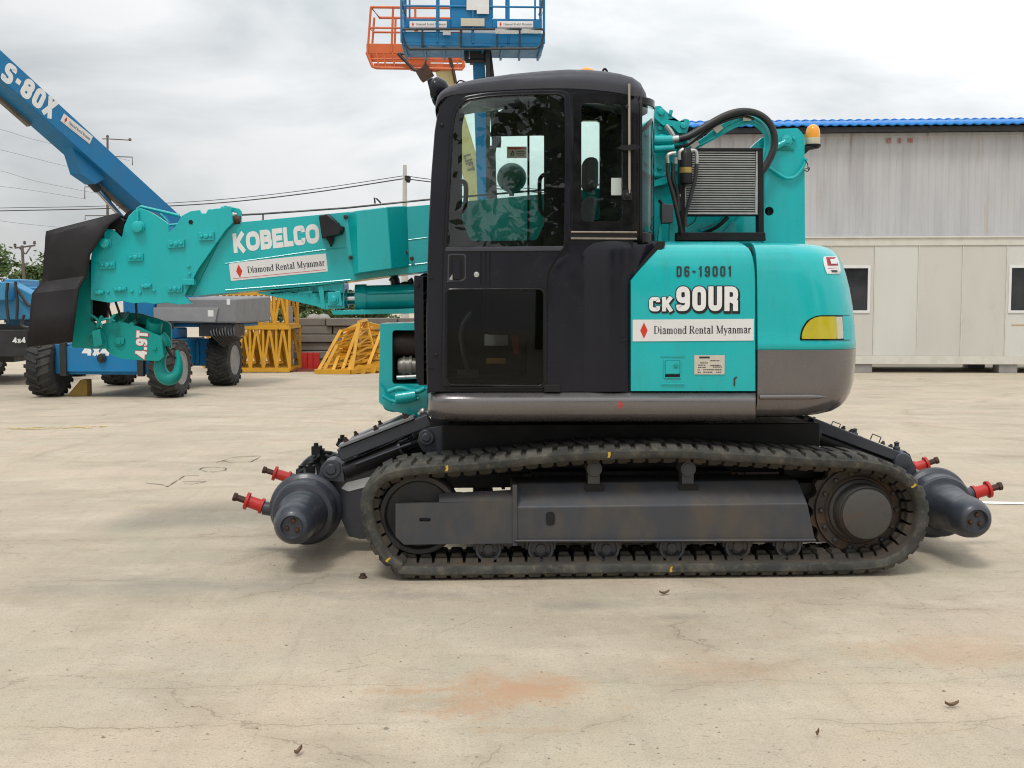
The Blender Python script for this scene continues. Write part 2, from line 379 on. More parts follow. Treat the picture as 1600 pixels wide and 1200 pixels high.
def serif(ch):
    k, h, s = .15, .055, .05           # thick, thin, serif
    ln = lambda p, t: (p, 0, t)
    sf = lambda x, y, w_=.17: ([(x-w_, y), (x+w_, y)], 0, s)
    S_ = {
     'D': (.74, [ln([(.14,0),(.14,1)],k), (fillet([(.05,.975),(.38,.975),(.65,.8),(.65,.2),(.38,.025),(.05,.025)],.25,False),0,h), ln([(.63,.28),(.63,.72)],k)]),
     'R': (.74, [ln([(.14,0),(.14,1)],k), (fillet([(.05,.975),(.54,.975),(.54,.5),(.14,.5)],.2,False),0,h), ln([(.52,.62),(.52,.86)],k), ln([(.32,.5),(.63,.02)],k), sf(.14,.025), sf(.66,.025,.1)]),
     'M': (.98, [ln([(.16,0),(.16,1)],h), ln([(.16,.98),(.48,.04)],k), ln([(.48,.04),(.80,.98)],h), ln([(.80,0),(.80,1)],k), sf(.15,.025,.13), sf(.80,.025), sf(.12,.975,.1), sf(.84,.975,.12)]),
     'i': (.32, [ln([(.15,0),(.15,.66)],k), sf(.15,.025,.14), sf(.09,.64,.08), ln([(.15,.80),(.15,.95)],k)]),
     'l': (.32, [ln([(.15,0),(.15,1)],k), sf(.15,.025,.14), sf(.09,.975,.08)]),
     'a': (.54, [(fillet([(.08,.55),(.14,.65),(.38,.65),(.38,.0)],.12,False),0,k*.9), (fillet([(.38,.40),(.09,.34),(.09,.03),(.25,.02),(.38,.12)],.1,False),0,h*1.7), sf(.46,.025,.07)]),
     'm': (.88, [ln([(.14,0),(.14,.66)],k), ln([(.42,0),(.42,.56)],k), ln([(.71,0),(.71,.56)],k), (fillet([(.14,.5),(.28,.645),(.42,.60),(.42,.5)],.1,False),0,h*1.3), (fillet([(.42,.5),(.57,.645),(.71,.60),(.71,.5)],.1,False),0,h*1.3), sf(.14,.025,.13), sf(.42,.025,.13), sf(.71,.025,.13), sf(.08,.64,.07)]),
     'n': (.58, [ln([(.14,0),(.14,.66)],k), ln([(.43,0),(.43,.56)],k), (fillet([(.14,.5),(.28,.645),(.43,.60),(.43,.5)],.1,False),0,h*1.3), sf(.14,.025,.13), sf(.43,.025,.13), sf(.08,.64,.07)]),
     'o': (.54, [(arc(.26,.33,.20,.315,0,360,16)[:-1],1,h*1.5), ln([(.08,.2),(.08,.46)],k*.8), ln([(.44,.2),(.44,.46)],k*.8)]),
     'd': (.58, [(arc(.25,.33,.19,.315,0,360,16)[:-1],1,h*1.4), ln([(.08,.2),(.08,.46)],k*.8), ln([(.44,0),(.44,1)],k), sf(.38,.975,.08), sf(.50,.025,.08)]),
     'e': (.50, [(arc(.25,.33,.19,.315,0,330,14),0,h*1.5), ln([(.08,.2),(.08,.46)],k*.8), ln([(.06,.36),(.44,.36)],h)]),
     't': (.38, [(fillet([(.15,.85),(.15,.03),(.33,.05)],.1,False),0,k*.9), ln([(.02,.63),(.34,.63)],h)]),
     'y': (.54, [ln([(.08,.64),(.29,.08)],k*.9), (fillet([(.46,.64),(.22,-.22),(.05,-.22)],.08,False),0,h*1.3), sf(.10,.645,.11), sf(.44,.645,.09)]),
     'r': (.44, [ln([(.14,0),(.14,.66)],k), sf(.15,.025,.14), sf(.08,.64,.07), (fillet([(.15,.46),(.25,.62),(.40,.60)],.08,False),0,h*2.2)]),
     ' ': (.30, []),
    }
    return S_[ch]
def text_mesh(mb, s, O, U, V, N, style='sans', t=.2, w_=.62, gap=.1, widths=None, grow=0., lift=0., mi=0, gaps=None):
    """letters filling the frame O, O+U, O+V; N points out of the surface"""
    widths = widths or {}
    adv = []
    for c in s:
        if style == 'serif': adv.append(serif(c)[0])
        else: adv.append(.3 if c == ' ' else widths.get(c, {'1': .42, '-': .42, '.': t*1.1, 'I': t}.get(c, w_)))
    g = 0.02 if style == 'serif' else gap
    tot = sum(adv) + g * (len(s) - 1); x = 0; k = 0
    for c, a in zip(s, adv):
        if c != ' ':
            st = serif(c)[1] if style == 'serif' else sans(c, a, t)
            for pts, cl, tt in st:
                L, R_ = ribbon(pts, tt + grow, cl)
                if grow and not cl:   # outline: lengthen the ends too
                    d = (Vector(pts[0]) - Vector(pts[1])).normalized() * grow/2; L[0] += d; R_[0] += d
                    d = (Vector(pts[-1]) - Vector(pts[-2])).normalized() * grow/2; L[-1] += d; R_[-1] += d
                k += 1; off = N * (lift + .00012 * (k % 6))
                f3 = lambda p: O + U * ((x + p.x) / tot) + V * p.y + off
                mb.loft([[f3(p) for p in L], [f3(p) for p in R_]], bool(cl), False, mi)
        x += a + g
    return mb
NEAR = Vector((0, -1, 0))
def ptext(name, s, Y, bl, br, tl, mats, parent, **k):
    O = P(*bl, Y); U = P(*br, Y) - O; V = P(*tl, Y) - O
    mb = MB(); text_mesh(mb, s, O, U, V, NEAR, **k)
    return mb.build(name, mats, parent, smooth=0)
def rental_sticker(parent, O, U, V, N, th=.0015, line=True):
    """white sticker: red diamond, serif company name, thin rule"""
    mb = MB(); mb.poly([[O, O+U, O+U+V, O+V]], N * th)
    st = mb.build('sticker', white, parent, smooth=0)
    w_, h = U.length, V.length; u = U / w_; v = V / h
    m2 = MB(); c = O + u * h * .52 + v * h * .5 + N * (th + .0008)
    m2.poly([[c - u*h*.17, c - v*h*.37, c + u*h*.17, c + v*h*.37]], N * .0004, 0)
    if line: m2.poly([[O + u*h*.12 + v*h*.10 + N*(th+.0004), O + U - u*h*.12 + v*h*.10 + N*(th+.0004), O + U - u*h*.12 + v*h*.125 + N*(th+.0004), O + u*h*.12 + v*h*.125 + N*(th+.0004)]], N * .0003, 0)
    text_mesh(m2, 'Diamond Rental Myanmar', O + u*h*.98 + v*h*.34, u*(w_ - h*1.1), v*h*.36, N, 'serif', lift=th+.0008, mi=1)
    m2.build('printing', [redink, ink], st, smooth=0)
    return st
# ------------------------------------------------------------------ ground: one concrete sheet
def ground_material():
    m = bpy.data.materials.new('yard_concrete'); m.use_nodes = True
    t = m.node_tree; b = t.nodes['Principled BSDF']; L = t.links.new
    N = lambda ty, **k: [setattr(n, a, v) for n in [t.nodes.new(ty)] for a, v in k.items()] and n if False else t.nodes.new(ty)
    tc = t.nodes.new('ShaderNodeTexCoord')
    def mapping(sc, rot=0, loc=(0,0,0)):
        n = t.nodes.new('ShaderNodeMapping'); n.inputs['Scale'].default_value = sc; n.inputs['Rotation'].default_value = (0, 0, rot); n.inputs['Location'].default_value = loc
        L(tc.outputs['Object'], n.inputs[0]); return n.outputs[0]
    def nz(s, det=6, r=.6, src=None, dist=0):
        n = t.nodes.new('ShaderNodeTexNoise'); n.inputs['Scale'].default_value = s; n.inputs['Detail'].default_value = det; n.inputs['Roughness'].default_value = r; n.inputs['Distortion'].default_value = dist
        L(src or tc.outputs['Object'], n.inputs[0]); return n.outputs[0]
    def mrange(src, a, c, lo=0., hi=1.):
        n = t.nodes.new('ShaderNodeMapRange'); n.inputs[1].default_value = a; n.inputs[2].default_value = c; n.inputs[3].default_value = lo; n.inputs[4].default_value = hi
        L(src, n.inputs[0]); return n.outputs[0]
    def mix(a, c, fac):
        n = t.nodes.new('ShaderNodeMix'); n.data_type = 'RGBA'
        if isinstance(a, tuple): n.inputs[6].default_value = (*a, 1)
        else: L(a, n.inputs[6])
        if isinstance(c, tuple): n.inputs[7].default_value = (*c, 1)
        else: L(c, n.inputs[7])
        if isinstance(fac, float): n.inputs[0].default_value = fac
        else: L(fac, n.inputs[0])
        return n.outputs[2]
    def math_(op, a, c):
        n = t.nodes.new('ShaderNodeMath'); n.operation = op
        for i, x in enumerate((a, c)):
            if isinstance(x, (int, float)): n.inputs[i].default_value = x
            else: L(x, n.inputs[i])
        return n.outputs[0]
    warm, cool, pale, dark = (.490, .410, .306), (.432, .368, .280), (.60, .52, .408), (.285, .238, .178)
    c = mix(warm, cool, mrange(nz(.55, 6, .65), .42, .58))
    c = mix(c, pale, mrange(nz(1.3, 7, .65, mapping((1, 1.7, 1), .25)), .50, .68, 0, .70))
    c = mix(c, dark, mrange(nz(.8, 8, .68, mapping((.7, 1.5, 1), -.2, (4, 2, 0))), .50, .68, 0, .68))
    c = mix(c, (.40, .30, .175), mrange(nz(2.3, 6, .6, mapping((.6, 2, 1), .1, (9, 5, 0))), .56, .72, 0, .45))
    c = mix(c, (.27, .22, .16), mrange(nz(9, 8, .78), .55, .72, 0, .55))
    c = mix(c, (.56, .50, .40), mrange(nz(17, 7, .75), .56, .70, 0, .55))
    # hue drifts between greenish grey and pinkish beige; broom streaks along the pour; stretched flecks
    c = mix(c, (.425, .395, .288), mrange(nz(.9, 5, .6, mapping((1, 1.3, 1), .5, (2, 7, 0))), .48, .66, 0, .60))
    c = mix(c, (.545, .420, .318), mrange(nz(.75, 5, .6, mapping((1.2, 1, 1), -.4, (6, 1, 0))), .50, .68, 0, .50))
    c = mix(c, (.33, .275, .205), mrange(nz(3.2, 6, .7, mapping((3.2, .30, 1), 0, (1, 3, 0))), .52, .68, 0, .34))
    c = mix(c, (.58, .505, .40), mrange(nz(4.5, 6, .7, mapping((3.0, .35, 1), .02, (5, 8, 0))), .54, .70, 0, .24))
    c = mix(c, (.22, .18, .13), mrange(nz(26, 4, .65, mapping((1, 1.8, 1), .15, (3, 3, 0))), .59, .68, 0, .70))
    # shrinkage joints running across the yard
    sp = t.nodes.new('ShaderNodeSeparateXYZ'); L(tc.outputs['Object'], sp.inputs[0])
    yy = math_('ADD', sp.outputs[1], math_('MULTIPLY', math_('SUBTRACT', nz(1.0, 8, .62, mapping((1, 0.05, 1))), .5), .42))
    for (px, py, seed_, k) in ((140, 907, 2.0, .62), (250, 862, 5.0, .55), (250, 1138, 8.0, .65), (1300, 1062, 11.0, .38), (1300, 905, 14.0, .35), (700, 700, 17.0, .4)):
        y0 = G(px, py).y
        d = math_('ABSOLUTE', math_('SUBTRACT', yy, y0), 0)
        gate = mrange(nz(.8, 5, .65, mapping((1, .3, 1), 0, (seed_, seed_, 0))), .44, .56)
        c = mix(c, (.15, .115, .075), math_('MULTIPLY', math_('MULTIPLY', mrange(d, .006, .0015), gate), k))
        c = mix(c, (.30, .235, .155), math_('MULTIPLY', math_('MULTIPLY', mrange(d, .05, .0), gate), .35*k))
    # fine grit
    c = mix(c, (.28, .23, .165), mrange(nz(110, 3, .7), .50, .66, 0, .62))
    c = mix(c, (.56, .49, .39), mrange(nz(150, 2, .7), .53, .66, 0, .55))
    # rust stains at the places where they lie
    wob = math_('ADD', math_('MULTIPLY', nz(1.9, 8, .75), .72), math_('MULTIPLY', nz(8, 8, .8), .28))
    for (px, py, rx, ry, k) in ((775, 1085, .34, .26, .72), (700, 1078, .30, .05, .45), (1130, 1040, .42, .22, .32), (1480, 1020, .5, .25, .34), (820, 1140, .25, .05, .4), (620, 1082, .2, .05, .3)):
        g = G(px, py)
        mp = t.nodes.new('ShaderNodeMapping'); mp.vector_type = 'TEXTURE'; mp.inputs['Location'].default_value = (g.x, g.y, 0); mp.inputs['Scale'].default_value = (rx, ry, 1)
        L(tc.outputs['Object'], mp.inputs[0])
        ln = t.nodes.new('ShaderNodeVectorMath'); ln.operation = 'LENGTH'; L(mp.outputs[0], ln.inputs[0])
        d = math_('ADD', ln.outputs['Value'], math_('MULTIPLY', math_('SUBTRACT', wob, .5), 6.5))
        c = mix(c, (.44, .255, .14), mrange(d, 1.1, .2, 0, k))
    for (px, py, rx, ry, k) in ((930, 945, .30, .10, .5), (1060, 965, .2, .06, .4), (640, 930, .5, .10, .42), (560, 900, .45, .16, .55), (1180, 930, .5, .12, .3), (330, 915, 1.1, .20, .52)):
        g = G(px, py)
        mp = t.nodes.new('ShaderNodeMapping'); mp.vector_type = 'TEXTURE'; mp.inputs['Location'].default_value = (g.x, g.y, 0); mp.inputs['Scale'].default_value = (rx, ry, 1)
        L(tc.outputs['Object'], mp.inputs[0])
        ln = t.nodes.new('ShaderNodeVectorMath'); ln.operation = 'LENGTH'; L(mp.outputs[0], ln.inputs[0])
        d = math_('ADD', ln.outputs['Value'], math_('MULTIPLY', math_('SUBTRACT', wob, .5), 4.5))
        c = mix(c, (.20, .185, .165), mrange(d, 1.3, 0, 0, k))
    # cracks: warped cell borders, broken up
    def cracks(sc, wid, amt, seed, brk):
        wv = t.nodes.new('ShaderNodeVectorMath'); wv.operation = 'ADD'
        wn_ = t.nodes.new('ShaderNodeTexNoise'); wn_.inputs['Scale'].default_value = 1.6; wn_.inputs['Detail'].default_value = 7; wn_.inputs['Roughness'].default_value = .62
        L(tc.outputs['Object'], wn_.inputs[0])
        scl = t.nodes.new('ShaderNodeVectorMath'); scl.operation = 'SCALE'; scl.inputs[3].default_value = .55
        L(wn_.outputs['Color'], scl.inputs[0]); L(mapping((1, 1.25, 1), seed, (seed*3, seed, 0)), wv.inputs[0]); L(scl.outputs[0], wv.inputs[1])
        v = t.nodes.new('ShaderNodeTexVoronoi'); v.feature = 'DISTANCE_TO_EDGE'; v.inputs['Scale'].default_value = sc
        L(wv.outputs[0], v.inputs[0])
        f = mrange(v.outputs[0], wid, wid * .25, 0, 1)
        return math_('MULTIPLY', math_('MULTIPLY', f, mrange(nz(1.1, 4, .6, mapping((1, 1, 1), 0, (seed*7, 3, 0))), brk, brk + .12)), amt)
    ck = cracks(.42, .0024, .42, .6, .48); ck2 = cracks(1.1, .005, .45, 1.9, .48)
    c = mix(c, (.12, .09, .06), ck); c = mix(c, (.17, .13, .09), ck2)
    # soiling along the cracks
    c = mix(c, (.30, .24, .165), math_('MULTIPLY', cracks(.42, .05, .28, .6, .44), 1.0))
    L(c, b.inputs['Base Color'])
    L(mrange(nz(3, 5), .3, .7, .72, .92), b.inputs['Roughness'])
    h = math_('SUBTRACT', math_('ADD', math_('MULTIPLY', nz(60, 5, .7), .5), math_('MULTIPLY', nz(5, 5, .6), 1.2)), math_('MULTIPLY', ck, 1.5))
    bp = t.nodes.new('ShaderNodeBump'); bp.inputs['Strength'].default_value = .55; bp.inputs['Distance'].default_value = .012
    L(h, bp.inputs['Height']); L(bp.outputs[0], b.inputs['Normal'])
    return m
gm = MB(); R_ = 1500.0
gm.add([(-R_,-60,0),(R_,-60,0),(R_,R_,0),(-R_,R_,0)], [(0,1,2,3)])
ground = tag(gm.build('ground', ground_material(), smooth=0), 'pale stained concrete yard with hairline cracks and rust patches', 'ground', kind='structure')

# painted lines and crayon marks lying on the concrete
def worn(name, col, keep=.5, scale=6):
    m = bpy.data.materials.new(name); m.use_nodes = True; t = m.node_tree; b = t.nodes['Principled BSDF']; b.inputs['Base Color'].default_value = (*col, 1); b.inputs['Roughness'].default_value = .8
    n = t.nodes.new('ShaderNodeTexNoise'); n.inputs['Scale'].default_value = scale; n.inputs['Detail'].default_value = 8; n.inputs['Roughness'].default_value = .7
    tc = t.nodes.new('ShaderNodeTexCoord'); t.links.new(tc.outputs['Object'], n.inputs[0])
    r = t.nodes.new('ShaderNodeMapRange'); r.inputs[1].default_value = keep - .06; r.inputs[2].default_value = keep + .06
    t.links.new(n.outputs[0], r.inputs[0]); t.links.new(r.outputs[0], b.inputs['Alpha']); return m
mk = MB(); a, b_ = G(1535, 786), G(1700, 789); mk.poly([[Vector((a.x, a.y-.05, .004)), Vector((b_.x, b_.y-.05, .004)), Vector((b_.x, b_.y+.05, .004)), Vector((a.x, a.y+.05, .004))]], (0, 0, .001))
tag(mk.build('painted_line', worn('worn_white_line_paint', (.75, .74, .70), .40), smooth=0), 'worn white line painted on the concrete right of the crane', 'road marking', kind='structure')
mk = MB(); a, b_ = G(-20, 671), G(165, 667); mk.poly([[Vector((a.x, a.y-.12, .004)), Vector((b_.x, b_.y-.12, .004)), Vector((b_.x, b_.y+.12, .004)), Vector((a.x, a.y+.12, .004))]], (0, 0, .001))
tag(mk.build('faded_line', worn('worn_yellow_line_paint', (.62, .47, .20), .54), smooth=0), 'faded yellow line on the concrete at the left', 'road marking', kind='structure')
mk = MB()
def scrib(pts, wd=.012):
    q = [G(x, y) for x, y in pts]
    l, r_ = ribbon([(p.x, p.y) for p in q], wd, False); k = len(mk.v) * 1e-6
    mk.loft([[Vector((p.x, p.y, .004 + k)) for p in l], [Vector((p.x, p.y, .004 + k)) for p in r_]], False, False)
scrib([(228, 755), (255, 758), (262, 761)]); scrib([(262, 761), (288, 744), (311, 743)]); scrib([(285, 753), (322, 753), (300, 757), (288, 756)])
scrib([(313, 733), (318, 731), (335, 730), (354, 732), (352, 735), (333, 738), (316, 736), (312, 733)])
scrib([(338, 723), (360, 717), (348, 720), (360, 723), (392, 722), (407, 714)]); scrib([(345, 717), (375, 714), (406, 713)])
tag(mk.build('crayon_marks', worn('black_crayon', (.09, .075, .06), .47, 9), smooth=0), 'black crayon scribble on the concrete left of the rail wheels', 'marking', kind='structure')
# ------------------------------------------------------------------ the teal crawler crane
crane = thing('crawler_crane', 'teal road-rail crawler crane with black cab and telescopic boom', 'crane', (P(1000, 905, 1.16).x, 1.16, 0))

# --- rubber tracks
near_px = [(650,899),(618,889),(592,868),(574,832),(566,794),(571,766),(588,745),(612,733),(650,726),(742,720),(850,708),(945,702),(1050,700),(1125,704),(1200,708),(1290,714),(1350,717),(1390,725),(1420,741),(1440,762),(1450,790),(1449,818),(1440,844),(1424,864),(1402,879),(1375,888),(1310,892),(1150,894),(900,896)]
path0 = catmull([P(x, y, 0) for x, y in near_px], True, 8)
def resample(pts, n):
    q = pts + [pts[0]]; d = [0]
    for i in range(1, len(q)): d.append(d[-1] + (q[i]-q[i-1]).length)
    o = []; j = 0
    for k in range(n):
        s = d[-1] * k / n
        while d[j+1] < s: j += 1
        t = (s - d[j]) / (d[j+1] - d[j]); o.append(q[j].lerp(q[j+1], t))
    return o, d[-1]
_, plen = resample(path0, 10)
NL = round(plen / .083); SUB = 6
tp, plen = resample(path0, NL * SUB)
# smooth out the spacing noise, then flatten the run on the ground
low = min(p.z for p in tp)
tp = [Vector((p.x, 0, p.z - low + .026)) for p in tp]
tn = []
for i, p in enumerate(tp):
    d = (tp[(i+3) % len(tp)] - tp[i-3]).normalized(); n_ = Vector((-d.z, 0, d.x)); tn.append(n_)
cen = sum(tp, Vector()) / len(tp)
if tn[0].dot(tp[0] - cen) < 0: tn = [-n_ for n_ in tn]
NT = len(tp)
def track_point(i, off, y):
    i = i % NT; a = int(i); f = i - a; b = (a + 1) % NT
    return tp[a].lerp(tp[b], f) + (tn[a].lerp(tn[b], f)).normalized() * off + Vector((0, y, 0))
def make_track():
    mb = MB(); prof = [(-.052, .012), (-.040, .0), (-.010, .0), (0, .012), (0, .438), (-.010, .45), (-.040, .45), (-.052, .438)]
    for k in range(NT):
        for a in range(8):
            pass
    rings = [[track_point(i, o_, y) for o_, y in prof] for i in range(NT)]
    n0 = len(prof); vs = [p for r in rings for p in r]
    for i in range(NT):
        j = (i + 1) % NT
        for a in range(n0):
            b = (a + 1) % n0
            mb.add([rings[i][a], rings[i][b], rings[j][b], rings[j][a]], [(0, 1, 2, 3)], 1 if a == n0 - 1 else 0)
    # lugs: two staggered rows, slanted, tapering outwards
    rnd = random.Random(3)
    for row in range(2):
        for i in range(NL):
            s0 = (i + .5 * row) * SUB
            wear = rnd.uniform(-.003, .002)
            def corner(u, v, h):   # u along 0..1, v across 0..1
                sk = .24 * (v if row == 0 else 1 - v)
                y = lerp(.004, .235, v) if row == 0 else lerp(.215, .446, v)
                return track_point(s0 + SUB * (u * .84 + sk), h, y)
            hh = .016 + wear
            lo_ = [corner(0, 0, -.012), corner(1, 0, -.012), corner(1, 1, -.012), corner(0, 1, -.012)]
            m_ = [corner(.08, .03, hh*.5), corner(.92, .03, hh*.5), corner(.95, .98, hh*.5), corner(.05, .98, hh*.5)]
            hi_ = [corner(.14, .08, hh), corner(.86, .08, hh), corner(.90, .95, hh), corner(.10, .95, hh)]
            mb.loft([lo_, m_, hi_], True, True, 0)
    belt = mb.build('rubber_track', [trackr, trackin], crane, smooth=50)
    mt = MB()
    for i in range(NL):
        for (y0, y1) in ((.135, .195), (.255, .315)):
            def cn(u, h, y): return track_point((i + u) * SUB, h, y)
            lo_ = [cn(.10, -.060, y0-.02), cn(.80, -.060, y0-.02), cn(.80, -.060, y1+.02), cn(.10, -.060, y1+.02)]
            hi_ = [cn(.16, -.092, y0), cn(.74, -.092, y0), cn(.74, -.092, y1), cn(.16, -.092, y1)]
            mt.loft([lo_, hi_])
        mt.loft([[cn(.02, -.046, .07), cn(.86, -.046, .07), cn(.86, -.046, .38), cn(.02, -.046, .38)], [cn(.05, -.078, .085), cn(.83, -.078, .085), cn(.83, -.078, .365), cn(.05, -.078, .365)]])
    mt.build('drive_lugs', trackin, belt, smooth=0)
    mm = MB()
    for px, py, wd, mi in ((1043, 886, 9, 0),):
        pass
    def crayon(px, py, wid=2.2):
        i0 = min(range(NT), key=lambda i: (proj(track_point(i, -.02, 0))[0]-px)**2 + (proj(track_point(i, -.02, 0))[1]-py)**2)
        mm.add([track_point(i0 + a, o_, y) for a, o_, y in ((-.55, -.039, -.0012), (.35, -.039, -.0012), (.75, -.024, -.0012), (.70, -.008, -.0012), (-.35, -.010, -.0012), (-.2, -.026, -.0012))], [(0, 1, 2, 3, 4, 5)])
    for q in ((601, 880), (951, 710), (1048, 886), (697, 727), (1432, 757)): crayon(*q)
    mm.each('crayon_mark', yellow_mark, belt, smooth=0)
    return belt
belt = make_track()

def make_track_gear():
    """frame, rollers, idler and sprocket of the near track"""
    mb = MB()
    A = [P(805,849,.05), P(805,793,.05), P(805,755,.17)]; B = [P(1275,848,.05), P(1262,787,.05), P(1247,750,.17)]
    A += [Vector((A[2].x, .40, A[2].z)), Vector((A[0].x, .40, A[0].z))]; B += [Vector((B[2].x, .40, B[2].z)), Vector((B[0].x, .40, B[0].z))]
    mb.loft([A, B])
    a, b = P(803, 843.5, .034), P(1276, 842, .034); mb.beam(a + Vector((0, .02, -.008)), b + Vector((0, .02, -.008)), .05, .016)
    # notches for the carrier-roller brackets, slot in the face (black plates for their shade)
    fr = mb.build('track_frame', gun, crane, bevel=.008)
    dk = MB()
    for px in (929, 1076):
        dk.pp(fillet([(px-15,757),(px+16,757),(px+15,768),(px+9,771),(px-9,771),(px-15,767)], 3), .123, .012)
    dk.pp(fillet([(853,800),(867,800),(867,821),(853,821)], 6), .046, .004)
    dk.each('slot', blackhole, fr, smooth=0)
    mb = MB()
    slot = fillet([(655,809),(673,809),(673,815),(655,815)], 3)
    mb.pp([(618,787),(803,783),(803,849),(631,851),(618,838)], .046, .03, [slot])
    mb.pp([(620,788),(801,784),(801,847),(632,849),(620,838)], .08, .32)
    mb.loft([[P(686,785,.046), P(686,771,.11), P(686,771,.40), P(686,785,.40)], [P(803,783,.046), P(803,765,.11), P(803,765,.40), P(803,783,.40)]])
    mb.pp([(801,758),(808,758),(808,853),(801,853)], .040, .3)
    mb.build('idler_yoke', gun, fr)
    # carrier rollers
    for px in (929, 1076):
        c = P(px, 733, .10); m2 = MB(); m2.lathe(c, Ya, [(0, 0), (0, .030), (.004, .031), (.004, .040), (.012, .043), (.2, .043), (.2, 0)], 24)
        ro = m2.build('carrier_roller', gun, crane)
        m3 = MB(); q = P(px, 745, .13); m3.box(q.x-.036, q.x+.030, .135, .24, q.z-.10, q.z+.035); m3.build('bracket', gun, ro, bevel=.004)
    # bottom rollers
    for px, py in ((763,858),(845,858),(948,858),(1050,856),(1153,854),(1232,853)):
        c = P(px, py, .09); r = 21 * S(.1)
        m2 = MB(); m2.lathe(c, Ya, [(0, 0), (0, r*.35), (.008, r*.40), (.008, r*.72), (-.004, r*.78), (-.004, r*.96), (.006, r), (.05, r), (.06, r*.8), (.21, r*.8), (.22, r), (.27, r), (.27, 0)], 28)
        ro = m2.build('track_roller', gun, crane)
        m3 = MB(); n_ = 8
        for s_ in (0, 1):
            pts = [c + Vector((math.cos(rad(a))*r*.56, -.001, math.sin(rad(a))*r*.56)) for a in [205 + 68*s_ + 60*k/n_ for k in range(n_+1)]]
            m3.tube(pts, r*.085, 6)
        m3.build('roller_groove_shade', blackhole, ro)  # black arcs stand in for the shade in the grooves
        m3 = MB(); m3.box(c.x-r*1.15, c.x+r*1.15, .10, .36, c.z-.005, c.z+r*1.05); m3.build('roller_bracket', gun, ro, bevel=.004)
    # idler
    c = P(655, 805, .12); r = 64 * S(.1)
    m2 = MB(); m2.lathe(c, Ya, [(0, 0), (0, r*.28), (.03, r*.34), (.035, r*.80), (.0, r*.86), (0, r*.965), (.012, r), (.19, r), (.2, r*.96), (.2, 0)], 56)
    m2.build('idler_wheel', mat('dark_idler_steel', (.030,.030,.031), .55, .1, (.055,.042,.032), .6, 6, bump=.1), crane)
    mb = MB(); a, b = P(1180, 770, .28), P(1345, 770, .28); mb.box(a.x, b.x, .26, .42, P(0+1300, 846, .28).z, P(1300, 752, .28).z); a, b = P(1225, 770, .34), P(1330, 770, .34); mb.box(a.x, b.x, .36, .46, P(1300, 752, .28).z, P(1300, 726, .34).z); mb.build('dark_filler', blackm, crane, bevel=.01)  # dark boxes added to close the bright gap beside the sprocket
    # drive sprocket
    c = P(1342, 797, .16); r = 80 * S(.16); m2 = MB()
    teeth = []; nt_ = 15
    for k in range(nt_ * 4):
        a = 2*math.pi*k/(nt_*4); rr = r * (1.0 if k % 4 in (0, 1) else .90); teeth.append((c.x + math.cos(a)*rr, c.z + math.sin(a)*rr))
    m2.poly([[Vector((x, .19, z)) for x, z in teeth]], (0, .06, 0))
    m2.lathe(c, Ya, [(0, 0), (0, r*.66), (.012, r*.70), (.012, r*.86), (.04, r*.88), (.09, r*.88), (.09, 0)], 48)
    sp = m2.build('drive_sprocket', sprock, crane)
    m2 = MB()
    for k in range(14):
        a = 2*math.pi*k/14; q = c + Vector((math.cos(a)*r*.76, 0, math.sin(a)*r*.76)); m2.lathe(q + Vector((0, .02, 0)), -Ya, [(0, .013), (.02, .013), (.024, .010), (.024, 0)], 6)
    m2.each('bolt', gun, sp)
    m2 = MB(); hr = 46 * S(.05)
    m2.lathe(c, -Ya, [(0, hr*1.12), (.02, hr*1.10), (.03, hr), (.105, hr*.965), (.118, hr*.945), (.122, hr*.93), (.116, hr*.90), (.118, hr*.89), (.134, hr*.86), (.138, hr*.80), (.139, 0)], 48)
    m2.build('hub_cap', mat('scuffed_hub_paint', (.060,.056,.052), .5, .1, (.10,.052,.03), .55, 7, lo=.54, hi=.68, bump=.08, bscale=60, col3=(.03,.028,.027), amt3=.5, scale3=20), sp, smooth=25)
before = set(scene.objects)
make_track_gear()
# the far track: the same pieces again, 1.87 m further away (only what can be seen over and under)
far = Vector((0, 1.87, 0))
for o in [belt] + [o for o in scene.objects if o not in before and o.parent == crane and o.name.split('.')[0] in ('track_frame', 'idler_wheel', 'drive_sprocket', 'track_roller')]:
    c = o.copy(); scene.collection.objects.link(c); c.parent = crane; c.location = o.location + far
    if o is belt:
        d = [k for k in belt.children if k.name.startswith('drive_lugs')][0].copy(); scene.collection.objects.link(d); d.parent = c
    if o.name.startswith('track_frame'):
        for k in o.children:
            if k.name.startswith('idler_yoke'): d = k.copy(); scene.collection.objects.link(d); d.parent = c

# --- carbody between the tracks, slewing ring
mb = MB()
a, b = P(690, 716, .5), P(1285, 716, .5)
mb.box(a.x, b.x, .55, 1.78, P(900, 742, .5).z, P(900, 664, .5).z)
mb.box(P(830, 0, .5).x, P(1150, 0, .5).x, .44, 1.88, .30, .52)
mb.box(P(672, 700, .6).x, P(700, 0, .5).x, .62, 1.70, P(680, 712, .6).z, P(680, 655, .6).z)
mb.box(P(1270, 700, .6).x, P(1296, 0, .5).x, .62, 1.70, P(1280, 700, .6).z, P(1280, 655, .6).z)
mb.build('carbody', blackm, crane, bevel=.012)
mb = MB(); cx = P(950, 660, 1.16).x
mb.lathe((cx, 1.16, .76), Z, [(.03, .55), (.09, .55), (.06, .50), (.13, .50), (.13, 0)], 48)
mb.build('slewing_ring', blackm, crane)

